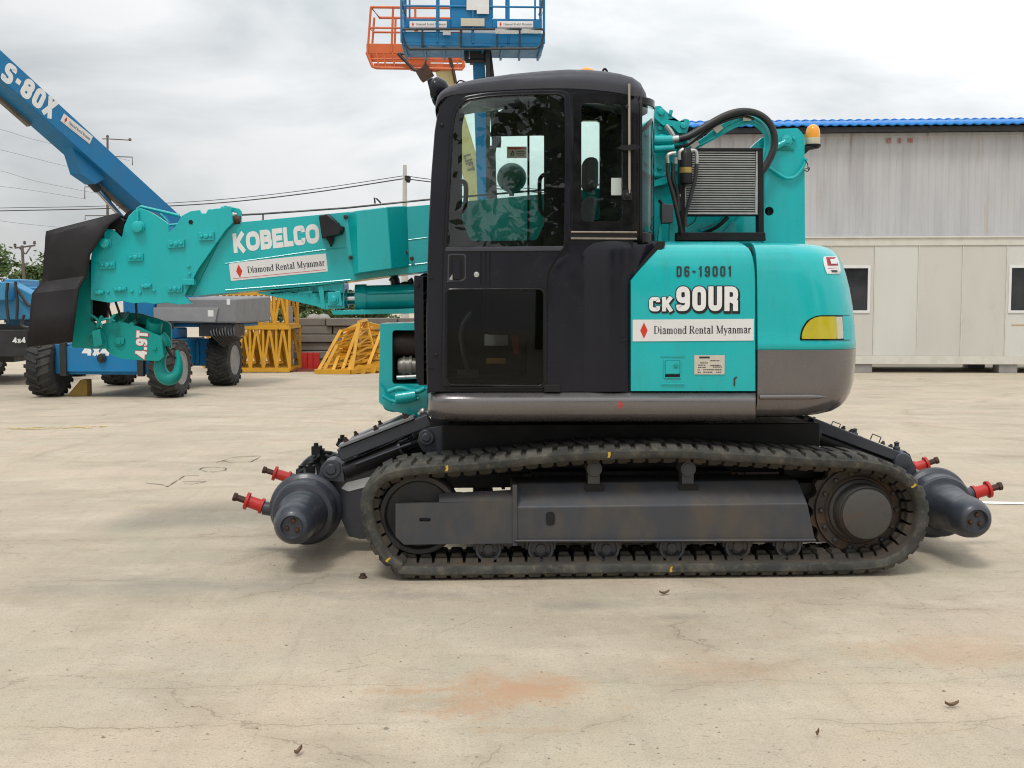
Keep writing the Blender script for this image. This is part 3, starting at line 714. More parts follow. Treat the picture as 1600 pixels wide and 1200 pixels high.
# --- rail gear
def rail_wheel(c, name='rail_wheel', nose=.52, face=True):
    r = .205; mb = MB()
    prof = [(-.16, 0), (-.16, r*.5), (-.10, r*.62), (-.085, r*1.0), (-.06, r*1.03), (-.045, r*1.0), (-.03, r*.90), (.07, r*.87), (.085, r*.82), (.09, r*.70), (.12, r*.665), (.15, r*.65), (.165, r*.60)]
    if nose: prof += [(.20, r*.585), (nose*.62, r*.56), (nose*.70, r*.545), (nose*.72, r*.56), (nose*.80, r*.55), (nose*.90, r*.50), (nose*.96, r*.43), (nose*.985, r*.37), (nose, r*.30), (nose-.010, r*.27), (nose-.022, r*.26), (nose-.024, 0)]
    else: prof += [(.17, 0)]
    mb.lathe(c, -Ya, prof, 56); o = mb.build(name, gunclean, crane, smooth=30)
    if nose:
        m2 = MB()
        for k in range(3):
            a = rad(80 + 120*k); q = c + Vector((math.cos(a)*r*.15, -(nose-.026), math.sin(a)*r*.15)); m2.lathe(q, -Ya, [(0, .017), (.004, .017), (.004, .011), (.016, .011), (.018, .008), (.018, 0)], 6)
        m2.each('bolt', boltm, o)
    return o
LW = P(476, 798, .60); RW = P(1466, 788, .60)
LW = Vector((LW.x, .60, LW.z)); RW = Vector((RW.x, .60, RW.z))
rail_wheel(LW, nose=.49); rail_wheel(RW, nose=.52)
for c in (LW, RW):
    mb = MB(); f2 = Vector((c.x, 1.72, c.z)); r = .205
    mb.lathe(f2, Ya, [(-.16, 0), (-.16, r*.5), (-.10, r*.62), (-.085, r), (-.06, r*1.03), (-.045, r), (-.03, r*.9), (.07, r*.87), (.09, r*.7), (.15, r*.65), (.40, r*.56), (.46, r*.4), (.46, 0)], 40)
    mb.build('rail_wheel', gunclean, crane, smooth=30)
    mb = MB(); mb.cyl(c + Vector((0, .1, 0)), f2, .075); mb.box(c.x-.12, c.x+.12, .80, 1.52, c.z-.10, c.z+.12); mb.build('axle', gunclean, crane, bevel=.01)

def red_spool(px0, py0, px1, py1, Y, sc=1.0):
    a = P(px0, py0, Y); b = P(px1, py1, Y); d = (b - a).normalized(); Ln = (b - a).length; r = .036 * sc
    mb = MB(); mb.lathe(a, d, [(-.05, r*.8), (0, r*.8), (0, r*1.28), (.016, r*1.28), (.018, r), (Ln-.018, r*.96), (Ln-.016, r*1.42), (Ln, r*1.42), (Ln, 0)], 24)
    o = mb.build('buffer_spool', redp, crane, smooth=30)
    m2 = MB(); m2.lathe(b, d, [(-.01, r*.55), (.055, r*.55), (.055, r*.72), (.075, r*.72), (.075, 0)], 6); m2.build('bolt', boltm, o)
red_spool(411, 791, 384, 782, .70); red_spool(453, 747, 428, 739, 1.52, .95)
red_spool(1520, 771, 1546, 764, .70); red_spool(1428, 731, 1449, 724, 1.52, .95)
mb = MB()
for (px, py, Y, s_) in ((425, 796, .70, 1), (1506, 774, .70, -1), (462, 750, 1.52, 1), (1412, 736, 1.52, -1)):
    q = P(px, py, Y); mb.cyl(q + Vector((-.05*s_, 0, .010)), q + Vector((.16*s_, 0, -.03)), .040, 20)
mb.each('spool_bracket', gunclean, crane)

# left arms
mb = MB()
mb.pp([(500,752),(522,746),(600,727),(640,715),(640,842),(562,842),(545,838),(528,800)], .74, .06)
mb.pp([(500,752),(522,746),(600,727),(640,715),(640,842),(562,842),(545,838),(528,800)], 1.46, .06)
arm = mb.each('rail_arm', gunclean, crane, bevel=.006)[0]
mb = MB(); mb.pp([(498,747),(600,721),(600,729),(500,756)], .73, .085); mb.build('arm_flange', gunclean, arm, bevel=.006)
m2 = MB(); m2.pp(fillet([(533,763),(541,754),(590,742),(582,758),(544,768)], 2), .737, .004); m2.build('reflector', white, arm, smooth=0)
for Y, (x0, y0, x1, y1) in ((.72, (531,710,672,655)), (1.42, (550,698,664,648))):
    mb = MB(); a, b = P(x0, y0, Y), P(x1, y1, Y); u = (b-a).normalized()
    mb.beam(a, b, .10, .075); ln = mb.build('arm_link', gun_lit if False else gunclean, crane, bevel=.008)
    m2 = MB(); v = Vector((-u.z, 0, u.x))
    m2.beam(a + v*.049 + u*.02, b + v*.049 - u*.08, .13, .018); m2.build('lit_top_strip', gun_lit, ln, bevel=.003)  # paler strip paints the lit top face of the arm
    m2 = MB()
    for t in (.12, .45, .78): q = a.lerp(b, t) + v*.052; m2.lathe(q + Vector((0, -.03, 0)), v, [(0, .017), (.018, .017), (.018, .011), (.034, .011), (.034, 0)], 6)
    m2.each('bolt', boltm, ln)
    mb = MB(); a2, b2 = P(x0+8, y0+26, Y+.01), P(x1-18, y1+34, Y+.01); mb.cyl(a2, a2.lerp(b2, .74), .050, 24); mb.cyl(a2.lerp(b2, .72), b2, .026, 16)
    cy = mb.build('arm_cylinder', blackm, crane)
    m2 = MB(); m2.cyl(a2.lerp(b2, .74), a2.lerp(b2, .77), .054); m2.cyl(a2.lerp(b2, .16) + Vector((0, -.055, .02)), a2.lerp(b2, .9) + Vector((0, -.055, .01)), .008, 8); m2.build('gland', gunclean, cy)
    mb = MB()
    c = P(x0-14, y0+24, Y-.05); mb.lathe(c, Ya, [(0, 0), (0, .028), (.008, .030), (.008, .052), (.014, .056), (.18, .056), (.18, 0)], 28)
    mb.pp([(x0-34, y0+40), (x0-30, y0+20), (x0-22, y0+10), (x0-8, y0+8), (x0+4, y0+16), (x0+8, y0+44)], Y-.03, .12)
    mb.build('pivot_lug', gunclean, crane, bevel=.006)
mb = MB(); c = P(666, 684, .56); mb.lathe(c, Ya, [(0, 0), (0, .022), (.006, .024), (.006, .042), (.012, .045), (.10, .045), (.10, 0)], 28)
mb.pp([(672,668),(700,664),(712,700),(690,716),(660,705),(652,690),(655,676)], .60, .08); mb.build('pivot_lug', gunclean, crane, bevel=.006)
# fittings and hoses heaped over the left axle
mb = MB(); rnd = random.Random(5)
for (x0, y0, x1, y1, Y, r) in ((492,716,500,744,.9,.016),(497,712,508,738,.85,.014),(470,735,490,722,1.1,.02),(480,728,520,716,1.0,.018),(505,708,528,722,1.15,.016),(530,697,540,690,1.2,.024),(466,742,482,744,.95,.024)):
    a, b = P(x0, y0, Y), P(x1, y1, Y); mb.tube([a, a.lerp(b, .5) + Vector((0, .02, .02)), b], r, 8, smooth=4)
for (px, py, Y) in ((494,705,.92),(500,709,.98),(535,692,1.2),(485,735,.9),(515,718,1.05),(470,740,1.0)):
    q = P(px, py, Y); mb.box(q.x-.025, q.x+.025, Y-.03, Y+.03, q.z-.02, q.z+.03); mb.lathe(q + Vector((0, 0, .02)), Z, [(0, .015), (.03, .015), (.03, 0)], 6)
mb.build('valve_block', blackm, crane, bevel=.003)

# right arms
for Y in (.72, 1.46):
    mb = MB(); a, b = P(1258, 658, .72), P(1412, 717, .72); a.y = b.y = Y
    mb.beam(a, b, .09, .075, h2=.06); ar = mb.build('rail_arm', gunclean, crane, bevel=.008)
    m2 = MB(); u = (b-a).normalized(); v = Vector((-u.z, 0, u.x)); v = v if v.z > 0 else -v
    for t in (.36, .44, .76, .84): q = a.lerp(b, t) + v*.036; m2.lathe(q, v, [(0, .014), (.010, .014), (.010, .009), (.02, .009), (.02, 0)], 6)
    q = a.lerp(b, .62) + v*.036 + Vector((0, -.03, 0)); m2.tube([q, q + v*.035, q + v*.035 + u*.055, q + u*.055], .004, 6)
    m2.each('bolt', gunclean, ar)
    mb = MB(); a2, b2 = P(1275, 682, .72), P(1398, 730, .72); a2.y = b2.y = Y + .01; mb.cyl(a2, b2, .045, 20); mb.build('arm_cylinder', blackm, crane)
    mb = MB(); c = P(1411, 722, .66); c.y = Y - .06
    mb.lathe(c, Ya, [(0, 0), (0, .03), (.006, .05), (.02, .055), (.15, .055), (.15, 0)], 24)
    p_ = [P(x, y, .70) for x, y in ((1398,716),(1404,707),(1414,704),(1422,710),(1436,745),(1460,790),(1430,800),(1400,760))]
    for q in p_: q.y = Y - .02
    mb.poly([p_], (0, .08, 0)); q = P(1403, 696, .7); q.y = Y
    mb.lathe(q + Vector((0,0,-.04)), Z, [(0, .022), (.03, .022), (.03, .015), (.05, .015), (.055, .02), (.065, .0)], 8)
    mb.build('pivot_lug', gunclean, crane, bevel=.006)
mb = MB(); c = P(1269, 677, .56); mb.lathe(c, Ya, [(0, 0), (0, .022), (.006, .024), (.006, .045), (.012, .048), (.12, .048), (.12, 0)], 28)
mb.pp([(1245,662),(1276,660),(1285,676),(1280,692),(1260,700),(1245,700)], .60, .08); mb.build('pivot_lug', gunclean, crane, bevel=.006)
# ------------------------------------------------------------------ upper structure: deck, skirt, hood, counterweight
mb = MB()
x0, x1 = P(690, 640, .1).x, P(1250, 640, .1).x
mb.box(x0, x1, .16, 2.18, P(900, 655, .1).z, P(900, 612, .1).z)
mb.build('deck', blackm, crane, bevel=.02)
mb = MB(); mb.box(P(990, 0, .2).x, P(1262, 0, .2).x, .14, 2.2, P(1000, 610, .1).z + .004, P(1000, 384, .1).z)
mb.build('engine_housing', blackm, crane, bevel=.03)

def skirt():
    prof = [(.30, 612.5), (.09, 612.5), (.050, 613.2), (.040, 614.5), (.012, 621.5), (.008, 624.5), (.006, 630), (.010, 640), (.022, 647), (.050, 653), (.11, 657.5), (.30, 659)]
    xs = [668, 668.8, 671, 676, 684, 696, 715, 760, 900, 1060, 1180.5]
    yo = [.22, .13, .085, .05, .026, .012, .004, 0, 0, 0, 0]
    sq = [.40, .58, .72, .82, .89, .94, .97, 1, 1, 1, 1]
    secs = []
    for x, o_, q in zip(xs, yo, sq):
        s = []
        for y, py in prof:
            if py > 623: py = 623 + (py - 623) * q
            s.append(P(x, py + (1 if x < 700 else 0) * 1.5 * (700 - x) / 32, min(y + o_, .36)))
        secs.append(s)
    mb = MB(); mb.loft(secs, True, True)
    o = mb.build('side_skirt', skirtm, crane, smooth=30)
    m2 = MB(); c = P(969, 632.5, .0065); r = 6.4 * S(0)
    ring = [c + Vector((math.cos(2*math.pi*k/20)*r*.74, 0, math.sin(2*math.pi*k/20)*r*.74)) for k in range(20)]
    ring2 = [c + Vector((math.cos(2*math.pi*k/20)*r*.60, 0, math.sin(2*math.pi*k/20)*r*.60)) for k in range(20)]
    m2.poly([ring, ring2], (0, -.0005, 0))
    m2.box(c.x-r, c.x+r, c.y-.0012, c.y-.0008, c.z-r*.06, c.z+r*.06); m2.box(c.x-r*.06, c.x+r*.06, c.y-.0018, c.y-.0014, c.z-r, c.z+r)
    m2.build('lifting_mark', redink, o, smooth=0)
skirt()

# hood door: a sheet that rolls over at the top
def hood():
    rows_py = [611, 600, 570, 540, 500, 470, 450, 438, 425, 412, 402, 394, 388, 383.5, 380.5, 378.5, 377.5]
    rows_y  = [.034,.032,.030,.030,.030,.030,.030,.031,.033,.037,.043,.053,.068,.092,.13,.19,.34]
    def xl(py): return 985 if py >= 437 else 985 + (437 - py) / (437 - 378) * 53
    def xr(py): return tab(-py, [-611, -440, -420, -405, -393, -386, -381, -377], [1181, 1180.5, 1179.5, 1177.5, 1173, 1168, 1160, 1150])
    mb = MB(); rows = []
    for py, y in zip(rows_py, rows_y):
        a, b = xl(py), xr(py); r_ = [P(a + .5, py, y + .05), P(a, py, y + .012), P(a + 1.2, py, y)]
        for k in range(1, 12): r_.append(P(lerp(a + 1.2, b - 1.2, k/12), py, y))
        r_ += [P(b - 1.2, py, y), P(b, py, y + .012), P(b - .5, py, y + .05)]
        rows.append(r_)
    rows.insert(0, [q + Vector((0, .05, 0)) for q in rows[0]])
    mb.grid(rows); o = mb.build('engine_hood', teal, crane, smooth=50)
    Yd = .028
    # outlined model lettering, fleet number, sticker, plate, latch
    for nm, bl, br, tl, kw in (('model_lettering', (1014, 486.5), (1051.5, 486.5), (1014, 464), dict(s='CK', t=.27, w_=.74, gap=.14)), ('model_lettering', (1056.5, 486), (1153, 486), (1056.5, 447.5), dict(s='90UR', t=.23, w_=.62, gap=.11))):
        s = kw.pop('s'); O = P(*bl, Yd); U = P(*br, Yd) - O; V = P(*tl, Yd) - O
        m2 = MB(); sh = Vector((.004, 0, -.006))
        text_mesh(m2, s, O + sh, U, V, NEAR, grow=.13, lift=.0002, mi=1, **kw)
        text_mesh(m2, s, O, U, V, NEAR, grow=.075, lift=.0012, mi=1, **kw)
        text_mesh(m2, s, O, U, V, NEAR, lift=.0024, mi=0, **kw)
        m2.build(nm, [whitepaint, blackink], o, smooth=0)
    O = P(1057, 432.5, .031); U = P(1143, 432, .031) - O; V = P(1057, 416, .036) - O
    m2 = MB(); text_mesh(m2, 'D6-19001', O, U, V, NEAR, t=.17, w_=.50, gap=.24, lift=.003, widths={'1': .36, '-': .40}); m2.build('fleet_number', ink, o, smooth=0)
    O = P(988.5, 533.5, Yd); rental_sticker(o, O, P(1177.5, 532, Yd) - O, P(988.5, 499.5, Yd) - O, NEAR, line=False)
    m2 = MB(); m2.pp([(1085, 585), (1132, 585), (1132.5, 555), (1085, 555)], Yd - .001, .0015); pl = m2.build('data_plate', plate_m, o, smooth=0)
    m2 = MB(); rnd = random.Random(2)
    m2.pbox(1092.5, 557, 1109, 560, Yd - .0018, .0006)
    for (xa, xb, py) in ((1110,1124,563.5),(1094,1106,567),(1091,1103,570.5),(1110,1126,571),(1091,1103,574),(1114,1128,573.5),(1090,1095,578),(1099,1128,577.7),(1090,1095,581.7),(1099,1114,581.5),(1119,1127,581.5)):
        x = xa
        while x < xb - 1: q = min(xb, x + rnd.uniform(1.2, 3.5)); m2.pbox(x, py-.7, q, py+.7, Yd - .0018, .0006); x = q + .7
    m2.build('plate_printing', ink, pl, smooth=0)
    m2 = MB(); m2.pp([(1032,601),(1071,601),(1069,598.8),(1034,598.8)], Yd - .004, .004); m2.pp([(1034,557.5),(1069,557.5),(1071,556),(1032,556)], Yd - .003, .003)
    m2.pp([(1037,591),(1064,591),(1064,562),(1037,562)], Yd - .003, .004, [[(1039,589.6),(1062.5,589.6),(1062.5,563.6),(1039,563.6)]])
    m2.pp([(1040,584),(1062,584),(1062,564),(1040,564)], Yd - .007, .004)
    la = m2.build('hood_latch', teal, o, bevel=.002)
    m2 = MB(); m2.pbox(1039, 585, 1063, 590, Yd - .0012, .002, 1); c = P(1056, 571.5, Yd - .007); m2.lathe(c, -Ya, [(0, .0125), (.004, .0125), (.005, .010), (.006, 0)], 16, 0)
    m2.build('key_cover', [teal_worn_shaded, blackhole], la)
    m2 = MB(); m2.pp([(1146.5,603),(1148.5,603),(1149,592),(1152,590),(1151,588),(1146.5,591)], Yd - .0006, .0008); m2.build('paint_chip', boltm, o, smooth=0)
hood()

# counterweight: outline in plan swept up through levels
CW_LV = [(657, 1240, .30), (656, 1268, .18), (653, 1288, .10), (648, 1303, .055), (640, 1315, .030), (630, 1323, .015), (618, 1329, .006), (600, 1333.5, .001), (570, 1336.5, 0), (547, 1337.5, 0),
         (546.9, 1336.5, .004), (543, 1338, -.004), (536, 1337.2, -.003), (530, 1336.5, .001), (510, 1335.5, .002), (480, 1332.5, .004), (450, 1327.5, .008), (425, 1321.5, .014), (408, 1315.5, .024), (397, 1310, .036), (388.5, 1303, .056), (382.5, 1294, .085), (379, 1283, .12), (376.8, 1268, .17), (376, 1250, .24), (375.6, 1215, .34)]
NU = 60
def cw_row(py, pxr, inset, yz=.03):
    """outline in plan at one level, near front edge -> round the corner -> far side"""
    X0 = P(1184, py, .03).x
    a, b = .40, .56
    # bring the corner to where the silhouette falls
    lo_, hi_ = P(1190, py, .03).x, P(1420, py, .03).x
    z = P(1184, py, yz).z
    def outline(XR):
        pts = [Vector((X0, yz + inset, z))]
        a_ = min(a, XR - X0 - .02)
        xs = XR - a_
        for k in range(1, 9): pts.append(Vector((lerp(X0, xs, k/8), yz + inset - .012*math.sin(math.pi*k/16)*0, z)))
        for k in range(1, 41):
            t = k/40*math.pi/2; ex = .78
            pts.append(Vector((xs + a_*math.sin(t)**ex, yz + inset + b*(1 - math.cos(t)**ex), z)))
        n = len(pts)
        for k in range(1, 8): pts.append(Vector((XR + .05*math.sin(math.pi*k/14)*1.0, lerp(yz + inset + b, 1.16, k/7), z)))
        return pts
    for _ in range(26):
        mid = (lo_ + hi_) / 2
        if max(proj(p)[0] for p in outline(mid)) > pxr: hi_ = mid
        else: lo_ = mid
    pts = outline(lo_)
    return pts + [Vector((p.x, 2.32 - p.y, p.z)) for p in reversed(pts[:-1])]
CW = [cw_row(*l) for l in CW_LV]
def cw_part(i0, i1, name, m):
    mb = MB(); rows = CW[i0:i1]
    mb.loft(rows, True, True); return mb.build(name, m, crane, smooth=40)
weight = cw_part(0, 10, 'counterweight', skirtm)
rear = cw_part(10, len(CW), 'rear_cover', teal)
CWS = [(i, k, p, proj(p)) for i, r_ in enumerate(CW) for k, p in enumerate(r_[:60])]
def on_cw(px, py, lift):
    """point of the counterweight's skin seen there, lifted off it"""
    best = None
    for i in range(len(CW) - 1):
        ra, rb = CW[i], CW[i+1]
        for k in range(0, 56):
            q = [proj(v) for v in (ra[k], ra[k+1], rb[k+1], rb[k])]
            if min(v[0] for v in q) - .01 <= px <= max(v[0] for v in q) + .01 and min(v[1] for v in q) - .01 <= py <= max(v[1] for v in q) + .01:
                c = (ra[k] + ra[k+1] + rb[k+1] + rb[k]) / 4
                n = (ra[k+1] - ra[k]).cross(rb[k] - ra[k])
                if n.length < 1e-9: continue
                n.normalize()
                if n.y > 0 and abs(n.y) > abs(n.x): n = -n
                if n.dot(CAM - c) < 0: n = -n
                d = ray(px, py); t = (c - CAM).dot(n) / d.dot(n)
                if best is None or t < best[0]: best = (t, CAM + d*t + n*lift)
    if best is None:
        m = min(CWS, key=lambda s: (s[3][0]-px)**2 + (s[3][1]-py)**2); return m[2] + Vector((.3, -1, 0)).normalized() * lift
    return best[1]
def cw_patch(rows, lift, name, m, nx=12, parent=None, mb=None, mi=0):
    """rows: (py, left px, right px)"""
    b = mb or MB(); g = [[on_cw(lerp(l, r, k/nx), py, lift) for k in range(nx+1)] for py, l, r in rows]
    back = [[p + Vector((0, lift, 0)) for p in r] for r in g]
    b.grid(g, mi)
    n = len(g); ring = g[0] + [r[-1] for r in g[1:]] + g[-1][::-1][1:] + [r[0] for r in g[::-1][1:-1]]
    ringb = back[0] + [r[-1] for r in back[1:]] + back[-1][::-1][1:] + [r[0] for r in back[::-1][1:-1]]
    b.loft([ring, ringb], True, False, mi)
    return b.build(name, m, parent) if mb is None else b
lamp_rows = [(532, 1250.5, 1334), (531, 1250, 1334.3), (526, 1250, 1334), (520, 1251, 1333.5), (513, 1253, 1333), (507, 1256.5, 1332.6), (501, 1261, 1332.2), (497, 1267, 1331.8), (494, 1274, 1331.4), (492.5, 1282, 1331.2)]
lamp = cw_patch([(p, l, min(r, 1327)) for p, l, r in lamp_rows], .0025, 'tail_lamp', cabgloss, parent=crane)
ins = [(530, 1252.8, 1305), (525, 1252.2, 1306), (519, 1253.5, 1306), (512, 1256, 1305.5), (506, 1260, 1305), (500, 1265.5, 1304.5), (496.5, 1272, 1304), (494.6, 1280, 1303.5)]
cw_patch(ins, .010, 'lens', amberlamp, parent=lamp)
cw_patch([(529.5, 1306.5, 1316), (519, 1306.5, 1316), (506, 1305.5, 1315), (495, 1304.5, 1314)], .008, 'clear_lens', mat('pale_lens', (.55, .53, .42), .2, coat=.5, col2=(.45, .42, .3), scale=9), 4, parent=lamp)
cw_patch([(531, 1317, 1330), (519, 1317, 1329.5), (506, 1316, 1329), (493.5, 1315, 1328)], .006, 'lamp_end', teal, 5, parent=lamp)
st = cw_patch([(428, 1292, 1312), (424, 1290, 1313), (414, 1287, 1311), (405, 1285.5, 1308.5), (401, 1287, 1306.5)], .003, 'warning_sticker', white, 6, parent=rear)
m2 = MB(); cw_patch([(415.5, 1292.5, 1309), (402.5, 1290, 1305.5)], .0045, '', None, 4, mb=m2, mi=0); cw_patch([(412.5, 1297.5, 1307), (405.5, 1295.5, 1304.5)], .006, '', None, 3, mb=m2, mi=1)
cw_patch([(425.5, 1299, 1308), (422.5, 1298, 1307)], .0045, '', None, 3, mb=m2, mi=2); cw_patch([(419.6, 1293, 1310), (418.9, 1293, 1310)], .0045, '', None, 3, mb=m2, mi=0)
m2.build('sticker_print', [mat('dark_red_vinyl', (.32, .02, .03), .45, flat=True), white, ink], st, smooth=0)
# raised ridge that carries the skirt line on
ridge = [on_cw(x, 620 - .6*(x-1184)/106, .004) for x in (1186, 1200, 1215, 1230, 1245, 1258, 1270, 1280, 1288)]
m2 = MB(); m2.tube(ridge, [.014]*7 + [.010, .004], 10); m2.build('ridge', skirtm, weight)

# ------------------------------------------------------------------ cab
CN, CFY = .050, .99           # near and far face
cab = None
mb = MB()
# near side: shell with openings for door and rear side window
side = [(668,612),(667,520),(668,450),(671,350),(675,270),(680,205),(686,168),(700,151),(720,146),(760,141),(850,138),(890,138),(950,142),(986,149),(988,260),(990,372),(985,440),(985,612)]
door_open = [(699,599),(700,450),(703,350),(709,205),(714,172),(740,154),(800,149),(868,147),(880,155),(880,380),(850,430),(848,600)]
win_open = fillet([(906,352),(908,158),(975,163),(976,352)], 8)
mb.pp(side, CN, .05, [door_open, win_open])
cab = mb.build('cab', cabdark, crane, bevel=.006)
# front pillar strip, roof-side bolts
m2 = MB()
for (px, py) in ((690.5, 196), (681, 555)): m2.lathe(P(px, py, CN), -Ya, [(0, .011), (.006, .011), (.010, .007), (.011, 0)], 12)
for py in (435, 576): m2.pbox(669, py, 678, py+1.6, CN - .004, .006)
m2.each('pillar_bolt', cabgloss, cab)

# door
Yd = CN - .016
d_out = fillet([(691,602),(692,450),(696,350),(704,203),(709,172),(724,152),(760,146),(800,143.5),(875,142),(889,146),(890.5,200),(889,372),(856,422),(853.5,440),(853,607),(700,607.5)], 9)
up = fillet([(697.5,386.5),(700,345),(707,206),(712,174),(727,156),(762,150.5),(800,148),(872,146.5),(883,152),(884,250),(882,386.5)], 8)
lowh = fillet([(697,452),(850,451.5),(849.5,603),(703,602),(697,594)], 9)
mb = MB(); mb.pp(d_out, Yd, .014, [up, lowh])
door = mb.build('cab_door', cabdark, crane, bevel=.004)
# rubber seal standing a little proud round the openings
def seal(loop, Y, r, name, parent, m=cabgloss):
    m2 = MB(); m2.tube([P(x, y, Y) for x, y in loop], r, 6, closed=True); return m2.build(name, m, parent)
seal(up, Yd - .001, .0045, 'upper_seal', door); seal(lowh, Yd - .001, .0055, 'lower_seal', door)
seal(d_out, Yd + .006, .0055, 'door_edge', door)
m2 = MB(); m2.pp(up, Yd + .005, .005); m2.build('upper_glass', gl_clear, door, smooth=0)
m2 = MB(); m2.pp(lowh, Yd + .005, .005); m2.build('lower_glass', gl_dark, door, smooth=0)
# black printed border inside the upper pane, widest at the hinge side
m2 = MB(); inner = fillet([(722,368),(708,352),(710,300),(716,205),(722,172),(738,164),(772,159),(776,150),(840,150),(846,166),(849,172),(850,350),(836,377),(735,377)], 6)
m2.pp(up, Yd + .012, .003, [fillet([(700,384),(703,345),(710,206),(716,175),(729,159),(762,154),(800,152),(838,151),(846,158),(850,172),(850,384)], 6)])
m2.build('glass_border', mat('printed_glass_border', (.004,.004,.004), .5, spec=.04, flat=True), door, smooth=0)
# middle panel: top lip, ribs, handle in its pocket, lock
m2 = MB(); m2.pp([(695,393),(876,392),(882,386),(878,384.5),(697,386)], Yd - .006, .008); m2.build('panel_lip', roofgrey, door, bevel=.004)  # lip in a lighter grey that paints in its highlight
m2 = MB()
for px in (752, 759, 766): m2.tube([P(px, 391, Yd + .001), P(px - .4, 446, Yd + .001)], .0042, 8)
m2.each('panel_rib', cabdark, door)
pocket = fillet([(699,440),(700,396.5),(728,396.5),(728,436),(722,440)], 4)
m2 = MB(); m2.pp(pocket, Yd - .003, .004, [fillet([(701.5,437),(702,399),(726,399),(726,434),(720,437)], 3)]); hd = m2.build('handle', roofgrey, door, bevel=.0015)
m2 = MB(); m2.pp(fillet([(701.5,437),(702,399),(726,399),(726,434),(720,437)], 3), Yd - .0008, .001); m2.build('handle_pocket', blackm, door)
m2 = MB(); m2.pp(fillet([(707.5,436),(707.5,403.5),(719.5,403.5),(719.5,436)], 3), Yd - .016, .012); m2.build('handle_paddle', cabdark, door, bevel=.005)
m2 = MB(); m2.pp([(699,440),(707,428),(707,438)], Yd - .002, .002); m2.build('pocket_edge', silver, door)
m2 = MB(); c = P(744.5, 429, Yd); m2.lathe(c, -Ya, [(0, .014), (.004, .014), (.005, .012), (.004, .009), (.005, .006), (.005, 0)], 20); m2.build('lock', silver, door)

# rear side window with frame
m2 = MB(); m2.pp(fillet([(896,361),(896,145),(960,146),(986,151),(988,361)], 5), CN - .010, .012, [fillet([(908.5,346),(908.5,161),(972,163),(972.5,346)], 9)])
wn_ = m2.build('side_window', cabgloss, crane, bevel=.003)
m2 = MB(); m2.pp(fillet([(908,347),(908,160),(973,162),(973,347)], 9), CN, .005); m2.build('pane', gl_clear, wn_, smooth=0)
# two pale slide rails under it
m2 = MB()
for py in (362.5, 372.5): m2.tube([P(892, py, CN - .010), P(995, py + .6, CN - .010)], .0055, 6)
m2.build('slide_rail', mat('worn_tan_strip', (.24, .20, .16), .55, 0, (.12, .10, .08), .6, 30), wn_)
m2 = MB(); m2.pbox(891, 364.5, 994, 371, CN - .006, .01); m2.build('rail_channel', blackm, wn_)

# body panel behind the door, hollowed a little towards the hood
def side_cover():
    rows = []
    for py in (612, 560, 500, 460, 441, 428, 415, 402, 390, 381, 376.5):
        a = tab(-py, [-612, -440, -428, -415, -400, -385, -376], [855, 856, 858, 865, 875, 888, 897]); b = tab(-py, [-612, -440, -437, -376], [984, 984, 985, 1030])
        r_ = []
        for k in range(15):
            t = k/14; px = lerp(a, b, t)
            y = CN - .014 + .05*max(0, (px - 945)/40)**1.6*.7 + .022*math.cos((px - 900)/32) - .006 + (.006 if k in (0, 14) else 0)
            if py < 384: y += .012*(384 - py)/8
            r_.append(P(px, py, y))
        rows.append(r_)
    mb = MB(); mb.grid(rows)
    rim = rows[0][::-1] + [r[0] for r in rows[1:]] + rows[-1][1:] + [r[-1] for r in rows[::-1][1:-1]]
    mb.loft([rim, [p + Vector((0, .05, 0)) for p in rim]], True, False)
    o = mb.build('side_cover', cabdark, crane, smooth=40)
    m2 = MB(); m2.pbox(941, 467, 973, 482, CN + .004, .02); m2.build('vent_slot', blackm, o)
    m2 = MB(); q = P(964, 532, CN - .0); m2.lathe(q, -Ya, [(0, .012), (.012, .012), (.014, 0)], 14); m2.beam(q + Vector((.0, -.012, 0)), q + Vector((.05, -.02, .01)), .014, .014); m2.build('cover_catch', blackm, o)
    m2 = MB(); m2.pbox(850, 601, 876, 613, CN - .02, .03); m2.build('corner_block', blackm, o, bevel=.004)
side_cover()
# black plate painted in for the shadow gap between cab and hood
m2 = MB(); m2.pp([(978,440),(1030,377),(1039,377),(1039,384),(990,440),(990,611),(978,611)], .062, .05); m2.build('hood_gap_shade', blackm, crane)

# rear corner: curved window between the side and the back wall
def corner_pt(t, py, inset=0):
    Xc = P(984, py, CN).x; r_x = .158; r_y = .22
    return Vector((Xc + (r_x - inset)*math.sin(t*math.pi/2), CN + inset + r_y*(1 - math.cos(t*math.pi/2)), P(986, py, CN).z))
def corner_patch(t0, t1, py0, py1, inset, name, m, parent, n=14):
    rows = [[corner_pt(lerp(t0, t1, k/n), py, inset) for k in range(n+1)] for py in [lerp(py0, py1, j/8) for j in range(9)]]
    mb = MB(); mb.grid(rows); o = mb.build(name, m, parent, smooth=60)
    s_ = o.modifiers.new('thickness', 'SOLIDIFY'); s_.thickness = .006; s_.offset = 0
    return o
cw_ = corner_patch(0, .24, 150, 376, 0, 'corner_window', cabgloss, crane)
corner_patch(.24, 1.0, 372, 160, 0, 'corner_pane', gl_teal, cw_)
corner_patch(.24, 1.0, 150, 162, -.002, 'corner_frame', cabgloss, cw_); corner_patch(.24, 1.0, 362, 380, -.002, 'corner_frame', cabgloss, cw_)
corner_patch(.975, 1.0, 150, 380, -.003, 'corner_frame', cabgloss, cw_); corner_patch(.21, .27, 150, 380, -.003, 'corner_frame', cabgloss, cw_)
